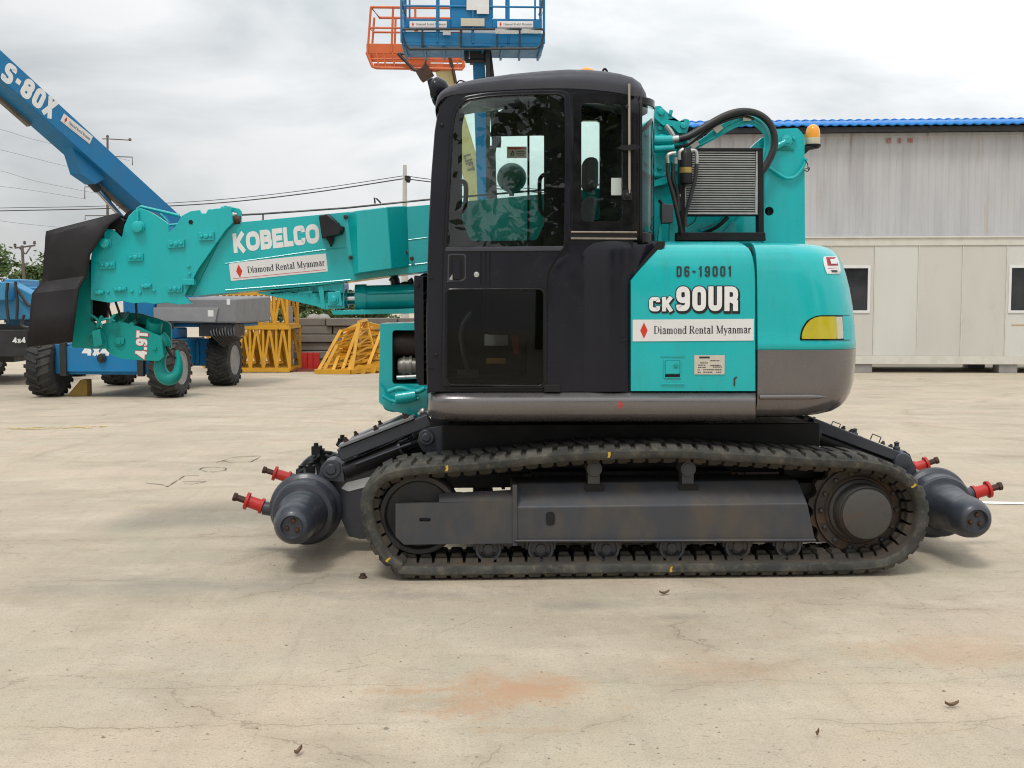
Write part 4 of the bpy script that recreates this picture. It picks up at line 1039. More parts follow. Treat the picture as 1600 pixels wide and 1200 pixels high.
# back wall: frame and pane
XB = corner_pt(1, 300).x
zt, zb, zl = P(1010, 172, .05).z, P(1020, 365, .5).z, P(900, 612, .1).z
mb = MB(); mb.poly([[Vector((XB, .31, zl)), Vector((XB, CFY, zl)), Vector((XB, CFY, zt)), Vector((XB, .31, zt))], [Vector((XB, .318, zb)), Vector((XB, CFY-.06, zb)), Vector((XB, CFY-.06, zt-.03)), Vector((XB, .318, zt-.03))]], (-.008, 0, 0))
bw = mb.build('back_wall', cabgloss, crane)
mb = MB(); mb.poly([[Vector((XB-.012, .316, zb-.01)), Vector((XB-.012, CFY-.05, zb-.01)), Vector((XB-.012, CFY-.05, zt-.04)), Vector((XB-.012, .316, zt-.02))]], (-.005, 0, 0)); mb.build('back_pane', gl_clear, bw, smooth=0)
# far side of the cab
def Xn(px, py): return P(px, py, CN)      # reuse of the near outline for the far wall
fo = [Vector((p.x, CFY, p.z)) for p in [P(x, y - 24 if 152 > y else (y - 10 if y < 200 else y), CN) for x, y in side[:-4]]] + [P(994, 118, CN) + Vector((0, CFY - CN, 0)), Vector((XB, CFY, zt)), Vector((XB, CFY, zl))]
fh1 = fillet([(722,346),(722,200),(728,168),(740,162),(850,158),(850,350),(838,376),(736,377)], 5)
fh2 = fillet([(907,345),(907,190),(936,190),(936,345)], 5)
mb = MB(); mb.poly([fo, [P(x, y, CFY) for x, y in fh1], [P(x, y, CFY) for x, y in fh2]], (0, -.04, 0))
fw = mb.build('far_wall', cabgloss, crane)
m2 = MB(); m2.pp([(720,378),(720,166),(852,156),(852,378)], CFY - .012, .005); m2.pp([(905,347),(905,188),(938,188),(938,347)], CFY - .012, .005); m2.build('far_pane', gl_green, fw, smooth=0)
m2 = MB(); m2.pp([(824,377),(824,212),(827.5,212),(827.5,377)], CFY - .03, .014); m2.pp([(850,204),(849,211),(766,213),(766,210)], CFY - .06, .02); m2.build('window_bar', cabgloss, fw)
m2 = MB(); m2.pp([(765,211),(768,200),(775,178),(790,168),(815,164),(851,158),(851,211)], CFY - .065, .03); m2.build('sun_shade', blackm, fw)
m2 = MB(); m2.pp([(792,247),(823,247),(823,229),(792,229)], CFY - .016, .003); sk = m2.build('notice', mat('pale_notice', (.55, .54, .48), .5, flat=True), fw)
m2 = MB(); m2.pbox(794, 230.5, 822, 233, CFY - .018, .001, 0)
for py in (236, 239, 242): m2.pbox(807, py, 820, py + .8, CFY - .018, .001, 1)
m2.pp([(797,243),(804,243),(801,234.5)], CFY - .018, .001, [[(799,242),(802.5,242),(801,237.5)]], 1)
m2.build('notice_print', [redink, ink], sk, smooth=0)
# windscreen and its frame
fx = [(668,604),(667,520),(668,450),(671,350),(675,270),(680,205),(686,168)]
fl = [P(x, y, CN) for x, y in fx]
mb = MB(); mb.loft([[Vector((p.x + .012, .10, p.z)) for p in fl], [Vector((p.x + .012, CFY - .05, p.z)) for p in fl], [Vector((p.x + .018, CFY - .05, p.z)) for p in fl], [Vector((p.x + .018, .10, p.z)) for p in fl]], False, False)
ws = mb.build('windscreen', gl_clear, crane)
mb = MB()
for y in (CN + .05, CFY - .04): mb.tube([Vector((p.x + .03, y, p.z)) for p in fl], .035, 8)
p_ = P(667, 520, CN); mb.box(p_.x, p_.x + .05, CN + .05, CFY - .04, zl, zl + .10); p_ = P(684, 172, CN); mb.box(p_.x, p_.x + .05, CN + .05, CFY - .04, p_.z, p_.z + .05)
mb.build('screen_frame', cabgloss, ws)
# grab handles
m2 = MB(); m2.tube([P(714,283,.62), P(724,284,.62), P(728,292,.62), P(727,318,.62), P(722,330,.62), P(712,332,.62)], .014, 8, smooth=4); m2.build('grab_handle', cabgloss, cab)
m2 = MB(); m2.tube([P(852,272,.70), P(846,276,.70), P(843,286,.70), P(844,322,.70), P(847,332,.70), P(853,336,.70)], .012, 8, smooth=4); m2.build('grab_handle', cabgloss, cab)
# floor, headlining, seat, levers, console
mb = MB(); mb.box(P(676,0,.1).x, XB - .03, .11, CFY - .05, zl - .01, zl + .05); mb.build('cab_floor', blackm, cab)
mb = MB(); mb.box(P(752,0,.1).x, P(948,0,.1).x, .16, CFY - .10, P(850, 122, .1).z, P(850, 122, .1).z + .012); mb.build('headlining', blackm, cab)
mb = MB(); c = P(880, 470, .5)
mb.box(c.x-.30, c.x+.12, .30, .74, P(0, 470, .5).z - .05 if False else zl + .30, zl + .44)
mb.loft([[Vector((c.x+x, y, zl+z_)) for x, y in ((-.02,.30),(.10,.30),(.10,.74),(-.02,.74))] for x, z_ in ((0, .40),)] + [[Vector((c.x+.05+x, y, zl+.75)) for x, y in ((-.02,.30),(.08,.30),(.08,.74),(-.02,.74))], [Vector((c.x+.12+x, y, zl+1.06)) for x, y in ((-.01,.36),(.06,.36),(.06,.68),(-.01,.68))]])
mb.box(c.x+.11, c.x+.19, .42, .62, zl + 1.10, zl + 1.28); mb.box(c.x-.20, c.x+.05, .40, .64, zl + .04, zl + .32)
mb.build('seat', seatm, cab, bevel=.03)
mb = MB()
for y, px in ((.26, 775), (.76, 770)):
    q = P(px, 520, .5); mb.box(q.x - .05, q.x + .35, y - .06, y + .06, zl + .30, zl + .55); mb.tube([Vector((q.x + .02, y, zl + .55)), Vector((q.x - .02, y, zl + .72))], .012, 8); mb.sphere((q.x - .02, y, zl + .74), .028, 6)
mb.build('armrest_console', blackm, cab, bevel=.01)
mb = MB()
for k, y in enumerate((.36, .46, .56, .66)): q = P(728, 560, .5); mb.tube([Vector((q.x + .02, y, zl + .05)), Vector((q.x - .03, y, zl + .30)), Vector((q.x + .03, y, zl + .42))], .011, 8, smooth=3); mb.box(q.x - .05, q.x + .07, y - .03, y + .03, zl + .06, zl + .085)
mb.build('pedal_lever', mat('worn_lever', (.16, .16, .16), .4, .5, flat=True), cab)
m2 = MB(); m2.pp([(757,540),(794,540),(794,522),(757,522)], .40, .004); m2.build('inside_label', white, cab, smooth=0)
m2 = MB(); m2.pp([(796,500),(808,500),(812,553),(803,553)], .55, .03); m2.build('orange_guard', mat('orange_plastic', (.55, .12, .03), .5, flat=True), cab)
m2 = MB(); m2.pbox(760, 560, 790, 568, .5, .03); m2.build('yellow_lever', yellow_mark, cab)
m2 = MB(); m2.pp([(955,305),(971,305),(971,278),(955,278)], .075, .002); m2.build('paper_notice', white, cab, smooth=0)

# roof
def roof():
    xs = [680, 683, 688, 695, 705, 720, 740, 760, 800, 850, 890, 920, 950, 970, 990, 1004, 1014, 1021]
    pb = [172, 164, 157, 152, 149, 147, 145, 143, 140.5, 138.5, 138.5, 140, 143, 146, 150.5, 155, 160, 166]
    pt = [166, 152, 146, 141, 136, 130.5, 126, 122.5, 116.5, 111.5, 109, 109.5, 112, 115.5, 121, 128, 138, 152]
    secs = []
    for x, b, t in zip(xs, pb, pt):
        k = max(0, (x - 984) / 38); yn = CN - .008 + .26 * (1 - math.sqrt(max(0, 1 - min(k, .995)**2)))
        kf = max(0, (694 - x) / 15); yn += .05 * kf**2
        z0, z1 = P(x, b, CN).z, P(x, t, CN + .12).z; h = z1 - z0
        X = P(x, b, CN).x
        yf = CFY + .02 - (yn - CN)
        pr = [(yn + .02, z0 - .004), (yn, z0), (yn - .006, z0 + h*.30), (yn - .002, z0 + h*.52), (yn + .016, z0 + h*.72), (yn + .05, z0 + h*.88), (yn + .12, z0 + h*1.0), (yn + .22, z0 + h*1.035)]
        mid = [((yn + yf) / 2, z0 + h*1.06)]
        pr = pr + mid + [(yf - (y - yn), z0 + h*.62 + (z - z0)*.40) for y, z in reversed(pr)]
        secs.append([Vector((X, y, z)) for y, z in pr])
    mb = MB(); mb.loft(secs, True, True); return mb.build('cab_roof', roofgrey, crane, smooth=30)
ro = roof()
m2 = MB(); c = P(945, 121, .2)
m2.tube([c + Vector((x, 0, z_)) for x, z_ in ((-.022,-.01),(-.012,.03),(0,.045),(.012,.03),(.008,.008),(-.004,.002))], .006, 8, smooth=4); m2.box(c.x-.03, c.x+.03, .18, .22, c.z-.02, c.z-.005)
m2.build('lifting_eye', blackm, ro)
m2 = MB(); m2.tube([P(712,133,.2), P(718,126,.2), P(727,128,.2)], .004, 6, smooth=4); m2.build('wire_loop', blackm, ro)
m2 = MB(); c = P(917, 113, .5); m2.lathe(c + Vector((0,0,-.04)), Z, [(0, .055), (.03, .055), (.05, .045), (.065, .02), (.067, 0)], 24); m2.build('roof_beacon', amber, ro)
# work lamp on the front corner
m2 = MB(); c = P(684, 138, .30)
m2.lathe(P(676, 139, .34), Vector((1, -.25, -.1)), [(0, .0), (0, .055), (.02, .066), (.04, .064), (.075, .045), (.09, .02), (.09, 0)], 28)
m2.pp([(667,124),(676,121),(684,160),(693,166),(684,171),(676,160)], .33, .03)
m2.build('work_lamp', cabdark, crane, bevel=.003)
# rod, bracket and knobs in front of the rear window
m2 = MB(); m2.tube([P(983,131,CN-.03), P(983.5,302,CN-.03)], .0065, 8); rod = m2.build('antenna_rod', mat('beige_rod', (.36, .32, .27), .4, .2, flat=True), crane)
m2 = MB()
for (px, py, r) in ((980, 167, .012), (980, 306, .020)): m2.sphere(P(px, py, CN - .025), r, 8)
m2.pp(fillet([(973,312),(988,312),(987,296),(975,296)], 3), CN - .035, .03)
m2.pp(fillet([(963,231),(975,227),(992,225),(1002,229),(997,234),(975,235)], 3), CN - .05, .03)
m2.build('rod_mount', blackm, rod, bevel=.003)
# ------------------------------------------------------------------ boom
BY, BW = 1.08, .36            # near face and width
def plate(name, px, Y=BY, th=.03, m=teal, parent=None, r=0, holes=(), bevel=.004):
    mb = MB(); mb.pp(px, Y, th, holes, 0, r); return mb.build(name, m, parent or crane, bevel=bevel)
boom = plate('boom', [(330,352),(377,347),(545,331),(668,320),(850,303),(1010,286),(1190,270),(1190,378),(1010,396),(850,408),(667,424),(612,430.5),(495,446),(352,458),(300,463)], BY, BW, bevel=.010)
mb = MB()   # weld seams, flange lines
mb.tube([P(352,412,BY), P(500,391,BY), P(540,387,BY)], .004, 6); mb.tube([P(638,375,BY), P(668,371,BY)], .004, 6)
mb.tube([P(352,453.5,BY), P(500,441.5,BY), P(548,437,BY)], .005, 6); mb.tube([P(625,416,BY), P(668,411,BY)], .005, 6)
mb.pbox(405, 345, 500, 347.5, BY + .02, BW - .04) if False else None
mb.each('weld_seam', teal, boom)
# lettering on the boom
ptext('lettering', 'KOBELCO', BY - .001, (365.5,395.5), (500,379.5), (363,365), whitepaint, boom, t=.27, w_=.80, gap=.05, widths={'O': .96, 'L': .66, 'E': .74, 'C': .80, 'K': .86})
O = P(361, 439, BY - .0005); rental_sticker(boom, O, P(512.5, 424, BY - .0005) - O, P(357.5, 411, BY - .0005) - O, NEAR)
# head: side plates with sheave guards
head_px = [(141,468),(142,403),(146,378),(153,364),(165,357),(178,360),(190,371),(194,352),(201,337),(210,328),(219,325),(231,329),(247,338),(262,349),(264,363),(274,354),(284,337),(297,330),(312,328),(314,333),(322,333),(325,327),(344,325),(360,322),(364,348),(352,360),(310,420),(288,462),(300,474),(278,476),(262,473),(240,475),(226,473),(207,474),(190,470),(170,473)]
hd_ = plate('boom_head', head_px, BY - .045, .035, teal_worn_shaded if False else teal, bevel=.003)
plate('boom_head', head_px, BY + BW + .01, .035, teal, bevel=.003)
mb = MB(); mb.pp([(150,460),(150,385),(195,372),(262,366),(300,345),(340,342),(352,358),(300,462)], BY - .012, BW + .024); mb.build('head_core', teal_worn_shaded, hd_)
mb = MB()
for x0, x1 in ((172, 338),): pass
def pad(px, py, w_, h_, rot=0.05):
    a = [(px-w_/2, py+h_/2 + w_/2*rot), (px+w_/2, py+h_/2 - w_/2*rot), (px+w_/2, py-h_/2 - w_/2*rot), (px-w_/2, py-h_/2 + w_/2*rot)]
    m = MB(); m.pp(a, BY - .060, .016)
    for dx in (-.30, 0, .30): q = P(px + dx*w_, py - dx*w_*rot, BY - .060); m.lathe(q, -Ya, [(0, .011 if dx else .017), (.007, .010 if dx else .014), (.010, .007), (.010, 0)], 8)
    return m.build('wear_pad', teal, hd_, bevel=.002)
for q in ((167,414,24,12),(211,402,24,12),(275,381,26,12),(322,369,24,13),(273,451,24,11),(187,452,20,7),(228,447,16,7),(155,457,14,6)): pad(*q)
mb = MB()
for px, py in ((169,456),(206,455),(219,457),(241,454),(295,416),(296,428),(299,440)): q = P(px, py, BY - .046); mb.lathe(q, -Ya, [(0, .010), (.01, .009), (.012, 0)], 8)
mb.pbox(285, 436, 303, 445, BY - .10, .06)
mb.each('head_bolt', teal, hd_, bevel=.002)
mb = MB()
for (px, py, r) in ((216.5,355,.034),(165.5,380,.030)):
    q = P(px, py, BY - .046); mb.lathe(q, -Ya, [(0, r*1.15), (.012, r*1.15), (.014, r), (.040, r*.95), (.044, r*.6), (.044, 0)], 20); mb.box(q.x-.006, q.x+.006, q.y-.02, q.y, q.z, q.z+.10)
mb.each('sheave_pin', teal, hd_, bevel=.002)
m2 = MB(); m2.lathe(P(298,347,BY-.047), -Ya, [(0, .013), (.002, .013), (.002, 0)], 16); m2.build('pin_hole_shade', blackhole, hd_)  # flat black disc drawn for the shade of a hole
for (px, py, r) in ((217,356,.115),(166,382,.095)):
    mb = MB(); q = P(px, py, BY + .08); mb.lathe(q, Ya, [(0, r), (.02, r), (.03, r*.86), (.05, r*.86), (.06, r), (.14, r), (.15, r*.86), (.17, r*.86), (.18, r), (.20, r), (.20, 0)], 32); mb.build('sheave', blackm, hd_)
# rope guides and hoop on top of the head, winch rope
mb = MB()
mb.tube([P(214,342,1.15), P(215,326,1.15), P(220,323,1.15), P(255,331,1.15), P(280,337,1.15)], .010, 8)
mb.tube([P(232,340,1.12), P(264,352,1.12), P(281,350,1.12)], .008, 8); mb.tube([P(250,334,1.2), P(262,347,1.2)], .008, 8)
mb.build('guide_bar', teal, hd_)
mb = MB()
for y in (BY + .02, BY + .28): mb.pp([(345,350),(345,323),(352,321),(374,326),(377,330),(377,347),(371,347),(370,333),(355,329),(358,348)], y, .03)
mb.cyl(P(366,342,BY), P(366,342,BY+.3), .022); mb.build('rope_guide', teal, hd_, bevel=.003)
mb = MB(); mb.lathe(P(364,344,BY + .01), Vector((1, 0, .02)), [(0, .015), (0, .030), (.045, .026), (.045, 0)], 14); mb.build('guide_roller', boltm, hd_)
mb = MB(); mb.tube([P(355,337,1.2), P(412,334,1.2), P(540,325,1.2), P(668,312,1.2), P(860,296,1.2), P(1000,282,1.2)], .0065, 6); mb.tube([P(411,334,1.2), P(411,345,1.2)], .005, 6); mb.tube([P(586,318,1.15), P(585,309,1.15), P(589,311,1.15), P(595,317,1.15)], .006, 6)
mb.build('winch_rope', mat('steel_wire_rope', (.07, .06, .055), .5, .5, (.04, .035, .03), .6, 90), crane)
# cover box on the boom's side
mb = MB()
A = [P(556,329,BY-.02), P(607,322,BY-.02), P(614,421,BY-.02), P(561,428,BY-.02)]
f1 = [P(557,329,BY-.13), P(605,323,BY-.13), P(612,420,BY-.13), P(560,427,BY-.13)]
f2 = [P(541,333,BY+.0), P(636,321,BY+.0), P(640,417,BY+.0), P(552,430,BY+.0)]
mb.loft([f2, f1]); bx_ = mb.build('boom_cover', teal, crane, bevel=.006)
mb = MB()
mb.pp(fillet([(536,333),(544,331),(553,404),(560,407),(556,408),(546,408),(543,396)], 2), BY - .012, .012); mb.pp(fillet([(622,324),(630,322),(637,396),(630,399),(626,418),(613,420)], 2), BY - .012, .012)
for q in ((540,339),(548,402.5),(633.5,394),(643.5,404)): mb.lathe(P(*q, BY - .012), -Ya, [(0, .013), (.010, .013), (.012, .008), (.012, 0)], 10, 1)
mb.each('cover_bracket', [teal, boltm], bx_, bevel=.002)
# black work lamp on the boom
mb = MB(); Yl = BY - .10
mb.loft([[P(*q, Yl) for q in ((498,338),(510,335),(528,350),(533,359),(529,366),(503,372))], [P(*q, BY) for q in ((499,336),(514,334),(531,349),(535,359),(531,368),(503,373))]])
mb.pp([(505,366),(522,366),(520,378),(516,386),(513,378)], BY - .06, .05); mb.pp([(530,352),(538,354),(535,366),(530,366)], BY - .04, .04)
mb.build('work_lamp', rubber, crane, bevel=.004)
# foot bracket and derricking cylinder
mb = MB()
for y in (BY + .02, BY + .28): mb.pp([(400,457),(497,446),(537,440),(538,482),(506,483),(495,479)], y, .06)
mb.pp([(400,458),(537,441),(538,470),(500,476)], BY + .02, .30)
fb = mb.build('cylinder_bracket', teal, crane, bevel=.004)
mb = MB(); mb.pp([(512,478),(512,457),(532,455),(535,478)], BY + .004, .02); q = P(522,468,BY+.004); mb.lathe(q, -Ya, [(0, .030), (.008, .028), (.008, .018), (.014, .016), (.016, 0)], 16); mb.pp([(497,447),(505,446),(508,483),(502,483)], BY + .012, .02); mb.build('pin_plate', teal, fb, bevel=.003)
mb = MB(); a, b = P(556,466,BY+.17), P(700,462,BY+.17); mb.cyl(a, b, .078, 32); mb.cyl(a, a.lerp(b, .12), .086, 32); mb.tube([P(575,457,BY+.085), P(650,455,BY+.085)], .010, 8)
cy = mb.build('derrick_cylinder', teal, crane)
mb = MB(); mb.cyl(P(535,467,BY+.17), a, .036, 20, 0); mb.cyl(P(538,467,BY+.17), P(544,466.8,BY+.17), .060, 20, 1); mb.build('cylinder_rod', [chrome, teal], cy)
plate('cylinder_tray', [(517,485),(690,481),(690,489),(521,492)], BY + .02, .30, bevel=.003)
mb = MB()
for (x0,y0,x1,y1,r) in ((612,432,618,450,.03),(640,436,641,452,.018),(622,449,640,446,.02),(650,440,668,430,.016),(655,446,672,438,.012)): mb.tube([P(x0,y0,1.3), P((x0+x1)/2+2,(y0+y1)/2-3,1.3), P(x1,y1,1.3)], r, 8, smooth=3)
mb.build('boom_hose', hose, crane)

# rubber flap hung over the boom head: side sheet with two folds, running across to the far side
def flap():
    yn, yf = BY - .11, BY + BW + .12
    rows = []
    edge = [((183,334),(73,362)), ((190,337),(72,370)), ((172,350),(71,388)), ((158,372),(69,410)), ((141,398),(68,430)), ((136,431),(66,441)), ((123,451),(51,459)), ((119,485),(48,492)), ((113,534),(44,542))]
    yo = [.02, 0, -.01, -.012, -.01, 0, -.05, -.06, -.075]
    mb = MB(); near = [[P(lerp(a[0], b[0], k/8), lerp(a[1], b[1], k/8), yn + o_ + .012*math.sin(k*.6 + i)) for k in range(9)] for i, ((a, b), o_) in enumerate(zip(edge, yo))]
    mb.grid(near); o = mb.build('rubber_flap', rubber, crane, smooth=28)
    s_ = o.modifiers.new('thickness', 'SOLIDIFY'); s_.thickness = .010; s_.offset = 0
    # top and front faces back to the far sheet
    mb = MB(); top = near[0]
    mb.grid([[p + Vector((0, t*(yf - yn), -.015*math.sin(math.pi*t))) for p in top] for t in [k/6 for k in range(7)]])
    frt = [r[-1] for r in near]
    mb.grid([[p + Vector((0, t*(yf - yn) , 0)) for p in frt] for t in [k/6 for k in range(7)]])
    o2 = mb.build('flap_front', rubber, o, smooth=30); s_ = o2.modifiers.new('thickness', 'SOLIDIFY'); s_.thickness = .010; s_.offset = 0
flap()
plate('flap_hanger', [(186,338),(194,345),(190,368),(178,358),(166,356),(172,347)], BY - .02, .3, m=blackm)
# lower jaw of the head that carries the hook ropes
jaw = plate('head_jaw', [(140,405),(141,470),(141,500),(150,508),(160,516),(166,530),(168,545),(140,545),(112,543),(110,500),(122,452),(136,432)], BY + .0, .05, m=teal_worn_shaded)
plate('head_jaw', [(140,405),(141,470),(141,500),(150,508),(160,516),(166,530),(168,545),(140,545),(112,543),(110,500),(122,452),(136,432)], BY + .26, .05, m=teal_worn_shaded)
m2 = MB(); m2.pp([(140,462),(172,462),(166,500),(140,503)], 1.30, .03); m2.build('gap_plate', blackm, jaw)  # black plate filling the gap between head and jaw
m2 = MB()
for (x0,y0,x1,y1,r) in ((141,492,160,510,.009),(160,494,152,512,.012),(158,500,180,502,.008),(172,505,180,492,.010),(138,524,150,524,.010)): m2.tube([P(x0,y0,1.06), P((x0+x1)/2,(y0+y1)/2-3,1.06), P(x1,y1,1.06)], r, 8, smooth=3)
m2.pp([(143,518),(156,514),(160,538),(147,542)], 1.0, .05)
m2.build('rope_anchor', teal_worn_shaded, jaw, bevel=.003)

# hook block: hangs from the ropes, a thing of its own
hb0 = P(222, 601, 1.2)
hook = thing('hook_block', 'teal hook block lettered 4.9T hanging under the boom tip', 'hook block', tuple(hb0))
side_px = fillet([(159,506),(172,503.5),(190,503),(215,510),(252,526),(255.5,556),(250,564),(221,563),(190,560.5),(176,556),(167,548),(160,538)], 4)
mb = MB(); mb.pp(side_px, 1.10, .025); p1 = mb.build('cheek_plate', teal_worn_shaded, hook, bevel=.004)
far_px = fillet([(175,493),(188,487.5),(222,490),(262,503),(267,508),(267.5,545),(240,555),(180,545)], 4)
mb = MB(); mb.pp(far_px, 1.34, .025); mb.build('cheek_plate', teal_worn_shaded, hook, bevel=.004)
mb = MB(); c = P(205, 533, 1.13); mb.lathe(c, Ya, [(0, .10), (.02, .085), (.06, .085), (.08, .10), (.10, .10), (.12, .085), (.16, .085), (.18, .10), (.20, .10), (.20, 0)], 28)
mb.build('sheave', blackm, hook)
mb = MB(); q = P(186, 534, 1.10); mb.lathe(q, -Ya, [(0, .03), (.012, .028), (.012, .018), (.022, .016), (.022, 0)], 8); mb.pp([(179,537),(193,538),(194,529),(180,528)], 1.085, .015)
q = P(242, 544, 1.10); mb.lathe(q, -Ya, [(0, .014), (.012, .014), (.012, 0)], 8)
for (x0,y0,x1,y1) in ((187,506,200,490),(205,508,215,500)): mb.cyl(P(x0,y0,1.1), P(x1,y1,1.36), .016, 12)
q = P(240, 513, 1.18); mb.lathe(q, Vector((.3, -.4, 1)), [(-.03, .05), (.05, .05), (.05, .032), (.03, .03), (.03, 0)], 20)
mb.build('sheave_axle', teal_worn_shaded, hook, bevel=.002)
O = P(229, 559.5, 1.0985); U = P(231.5, 518, 1.0985) - O; V = P(211, 553, 1.0985) - O
m2 = MB(); text_mesh(m2, '4.9T', O, U, Vector((V.x, V.y, V.z*.25)), NEAR, t=.26, w_=.62, gap=.08, grow=.10, lift=.0004, mi=1); text_mesh(m2, '4.9T', O, U, Vector((V.x, V.y, V.z*.25)), NEAR, t=.26, w_=.62, gap=.08, lift=.0016); m2.build('lettering', [whitepaint, redink], p1, smooth=0)
# the hook itself
c = P(263, 568, 1.18); k = S(1.18)
mb = MB()
def hk(a, r): return c + Vector((math.cos(rad(a))*r*k, 0, -math.sin(rad(a))*r*k))
pts = [P(261,540,1.18), P(255,551,1.18), P(250.5,564,1.18), P(250.5,578,1.18), P(257,589,1.18), P(267,591.5,1.18), P(276,585,1.18), P(279.5,573,1.18), P(279,559,1.18), P(276,547,1.18)]
mb.tube(pts, [.020, .026, .034, .040, .044, .042, .034, .026, .020, .010], 14, smooth=4)
mb.tube([P(250,527,1.18), P(257,534,1.18), P(260,542,1.18)], [.045, .04, .026], 12, smooth=3)
hk_ = mb.build('hook', teal_worn_shaded, hook)
m2 = MB(); m2.tube([P(260,541,1.16), P(268,556,1.16), P(274,560,1.16)], .009, 8); m2.build('safety_latch', blackm, hk_)
m2 = MB()
for x0, y0, x1, y1, Y in ((196,515,180,470,1.2),(215,515,212,462,1.24),(180,515,164,462,1.28)): m2.tube([P(x0,y0,Y), P(x1,y1,Y)], .0075, 6)
m2.build('hoist_rope', MATS['steel_wire_rope'], hook)

# ------------------------------------------------------------------ front frame under the boom, step guard
ff = plate('front_frame', fillet([(594,508),(606,506),(700,505),(700,640),(612,644),(600,640),(592,605)], 5), .97, .05, holes=[fillet([(613,516),(690,516),(690,600),(613,600)], 5)])
plate('front_frame', [(594,508),(700,505),(700,640),(612,644),(592,605)], 1.50, .05)
mb = MB(); mb.pp([(596,600),(700,600),(700,630),(600,632)], 1.02, .48); mb.pp([(594,508),(606,506),(612,512),(612,600),(596,602)], 1.02, .48) ; mb.pp([(594,506),(700,503),(700,508),(594,510)], 1.0, .5); mb.build('frame_floor', teal, ff)
mb = MB(); mb.cyl(P(616,536,1.12), P(690,536,1.12), .085, 28, 0); mb.box(P(612,0,1.3).x, P(690,0,1.3).x, 1.30, 1.34, P(0,602,1.3).z, P(0,515,1.3).z, 1); mb.build('winch_drum', [mat('greasy_drum', (.05,.035,.03), .5, .2, (.10,.06,.045), .6, 20), blackm], ff)
mb = MB(); a, b = P(622,573,1.06), P(660,573,1.06); mb.lathe(a, b - a, [(0, 0), (0, .05), (.02, .056), (.03, .056), (.03, .066), (.045, .066), (.045, .06), (.07, .06), (.07, .068), (.085, .068), (.085, .055), (.14, .055), (.14, 0)], 28); mb.build('winch_motor', mat('greasy_motor', (.20,.19,.17), .4, .6, (.08,.06,.04), .7, 14), ff)
mb = MB(); mb.cyl(P(620,590,1.0), P(668,588,1.0), .014, 10); mb.build('winch_pipe', silver, ff)
mb = MB()
mb.pp([(592,600),(600,607),(606,622),(612,632),(636,630),(650,612),(668,606),(668,640),(662,648),(655,652),(604,640),(592,628)], .90, .08)
mb.tube([P(606,612,.86), P(626,606,.86), P(650,612,.86), P(664,606,.86)], .016, 8, smooth=4); mb.tube([P(598,618,.87), P(612,626,.87), P(630,628,.87), P(655,622,.87)], .013, 8, smooth=4)
mb.cyl(P(618,622,.86), P(650,617,.86), .034, 18)
hp = mb.build('swing_cylinder', teal, crane, bevel=.004)
mb = MB(); mb.tube([P(655,648,.85), P(661,640,.85), P(668,644,.85)], .018, 10); mb.sphere(P(661,643,.83), .024, 8); mb.sphere(P(671,645,.83), .020, 8); mb.build('hose_fitting', silver, hp)
gd = plate('step_guard', fillet([(647,430),(668,432),(669,602),(654,602),(650,590),(647,500)], 3), .50, .05, m=cabdark)
m2 = MB()
for y in (460, 472, 484, 496, 508, 520, 532, 544, 556, 568, 580): m2.pp([(660,y),(667,y-6),(667,y-4),(660,y+2.2)], .499, .004)
for q in ((653,446),(680,553)): m2.lathe(P(*q, .49), -Ya, [(0, .012), (.008, .01), (.008, 0)], 10)
m2.build('guard_slot', blackhole, gd)
mb = MB(); mb.box(P(660,0,.6).x, P(668,0,.6).x + .02, .50, .95, P(0,602,.5).z, P(0,432,.5).z); mb.build('guard_side', blackm, gd)

# round mirror seen through the cab, standing on the boom
mb = MB(); c = P(799.5, 278, BY + .12); r = 22.5 * S(BY + .12)
mb.lathe(c, -Ya, [(0, 0), (0, r), (.012, r*1.02), (.022, r*.98), (.030, r*.90), (.045, r*.6), (.055, 0)], 40)
mb.pp([(793,275),(806,275),(803,306),(796,306)], BY + .05, .03)
mb.build('round_mirror', mat('dark_green_plastic', (.03, .10, .085), .4, flat=True), crane)

# ------------------------------------------------------------------ boom foot, hoses, oil cooler, beacon
mast = plate('mast_plate', [(1193,382),(1195,225),(1199,206),(1206,202),(1246,200),(1253,207),(1257,214),(1258,382)], .98, .05, m=teal, holes=[[(1202 + 7*math.cos(rad(a)), 330 + 7*math.sin(rad(a))) for a in range(0, 360, 24)]])
plate('mast_plate', [(1193,382),(1195,225),(1199,206),(1206,202),(1246,200),(1253,207),(1257,214),(1258,382)], 1.50, .05, m=teal)
mb = MB(); mb.pp([(1212,382),(1212,214),(1250,206),(1254,382)], 1.03, .47); mb.build('mast_core', teal, mast)
mb = MB(); mb.lathe(P(1202,330,1.0), Ya, [(0, 8.5*S(1)), (.01, 8.5*S(1)), (.01, 0)], 24); mb.build('pin_hole_shade', blackhole, mast)  # black disc put in for the darkness of the hole
mb = MB(); mb.cyl(P(1212,230,.96), P(1228,221,.96), .017, 14); mb.lathe(P(1229,220,.975), -Ya, [(0, .034), (.012, .034), (.014, .02), (.03, .018), (.03, 0)], 16)
mb.lathe(P(1240,216,.975), -Ya, [(0, .014), (.02, .012), (.02, 0)], 8)
mb.build('mast_pin', teal, mast, bevel=.002)
mb = MB(); mb.pbox(1215, 231, 1241, 235, .972, .008); mb.build('rust_run', teal_worn_shaded, mast)
foot = plate('boom_foot', [(965,382),(965,215),(1000,200),(1032,188),(1052,196),(1066,214),(1072,236),(1168,236),(1180,224),(1192,214),(1200,214),(1200,382)], 1.0, .06, m=teal)
mb = MB()
c = P(1030, 232, .99); k = S(.99)
mb.lathe(c, -Ya, [(0, 46*k), (.02, 46*k), (.03, 44*k), (.03, 40*k), (.02, 39*k), (.02, 0)], 40)
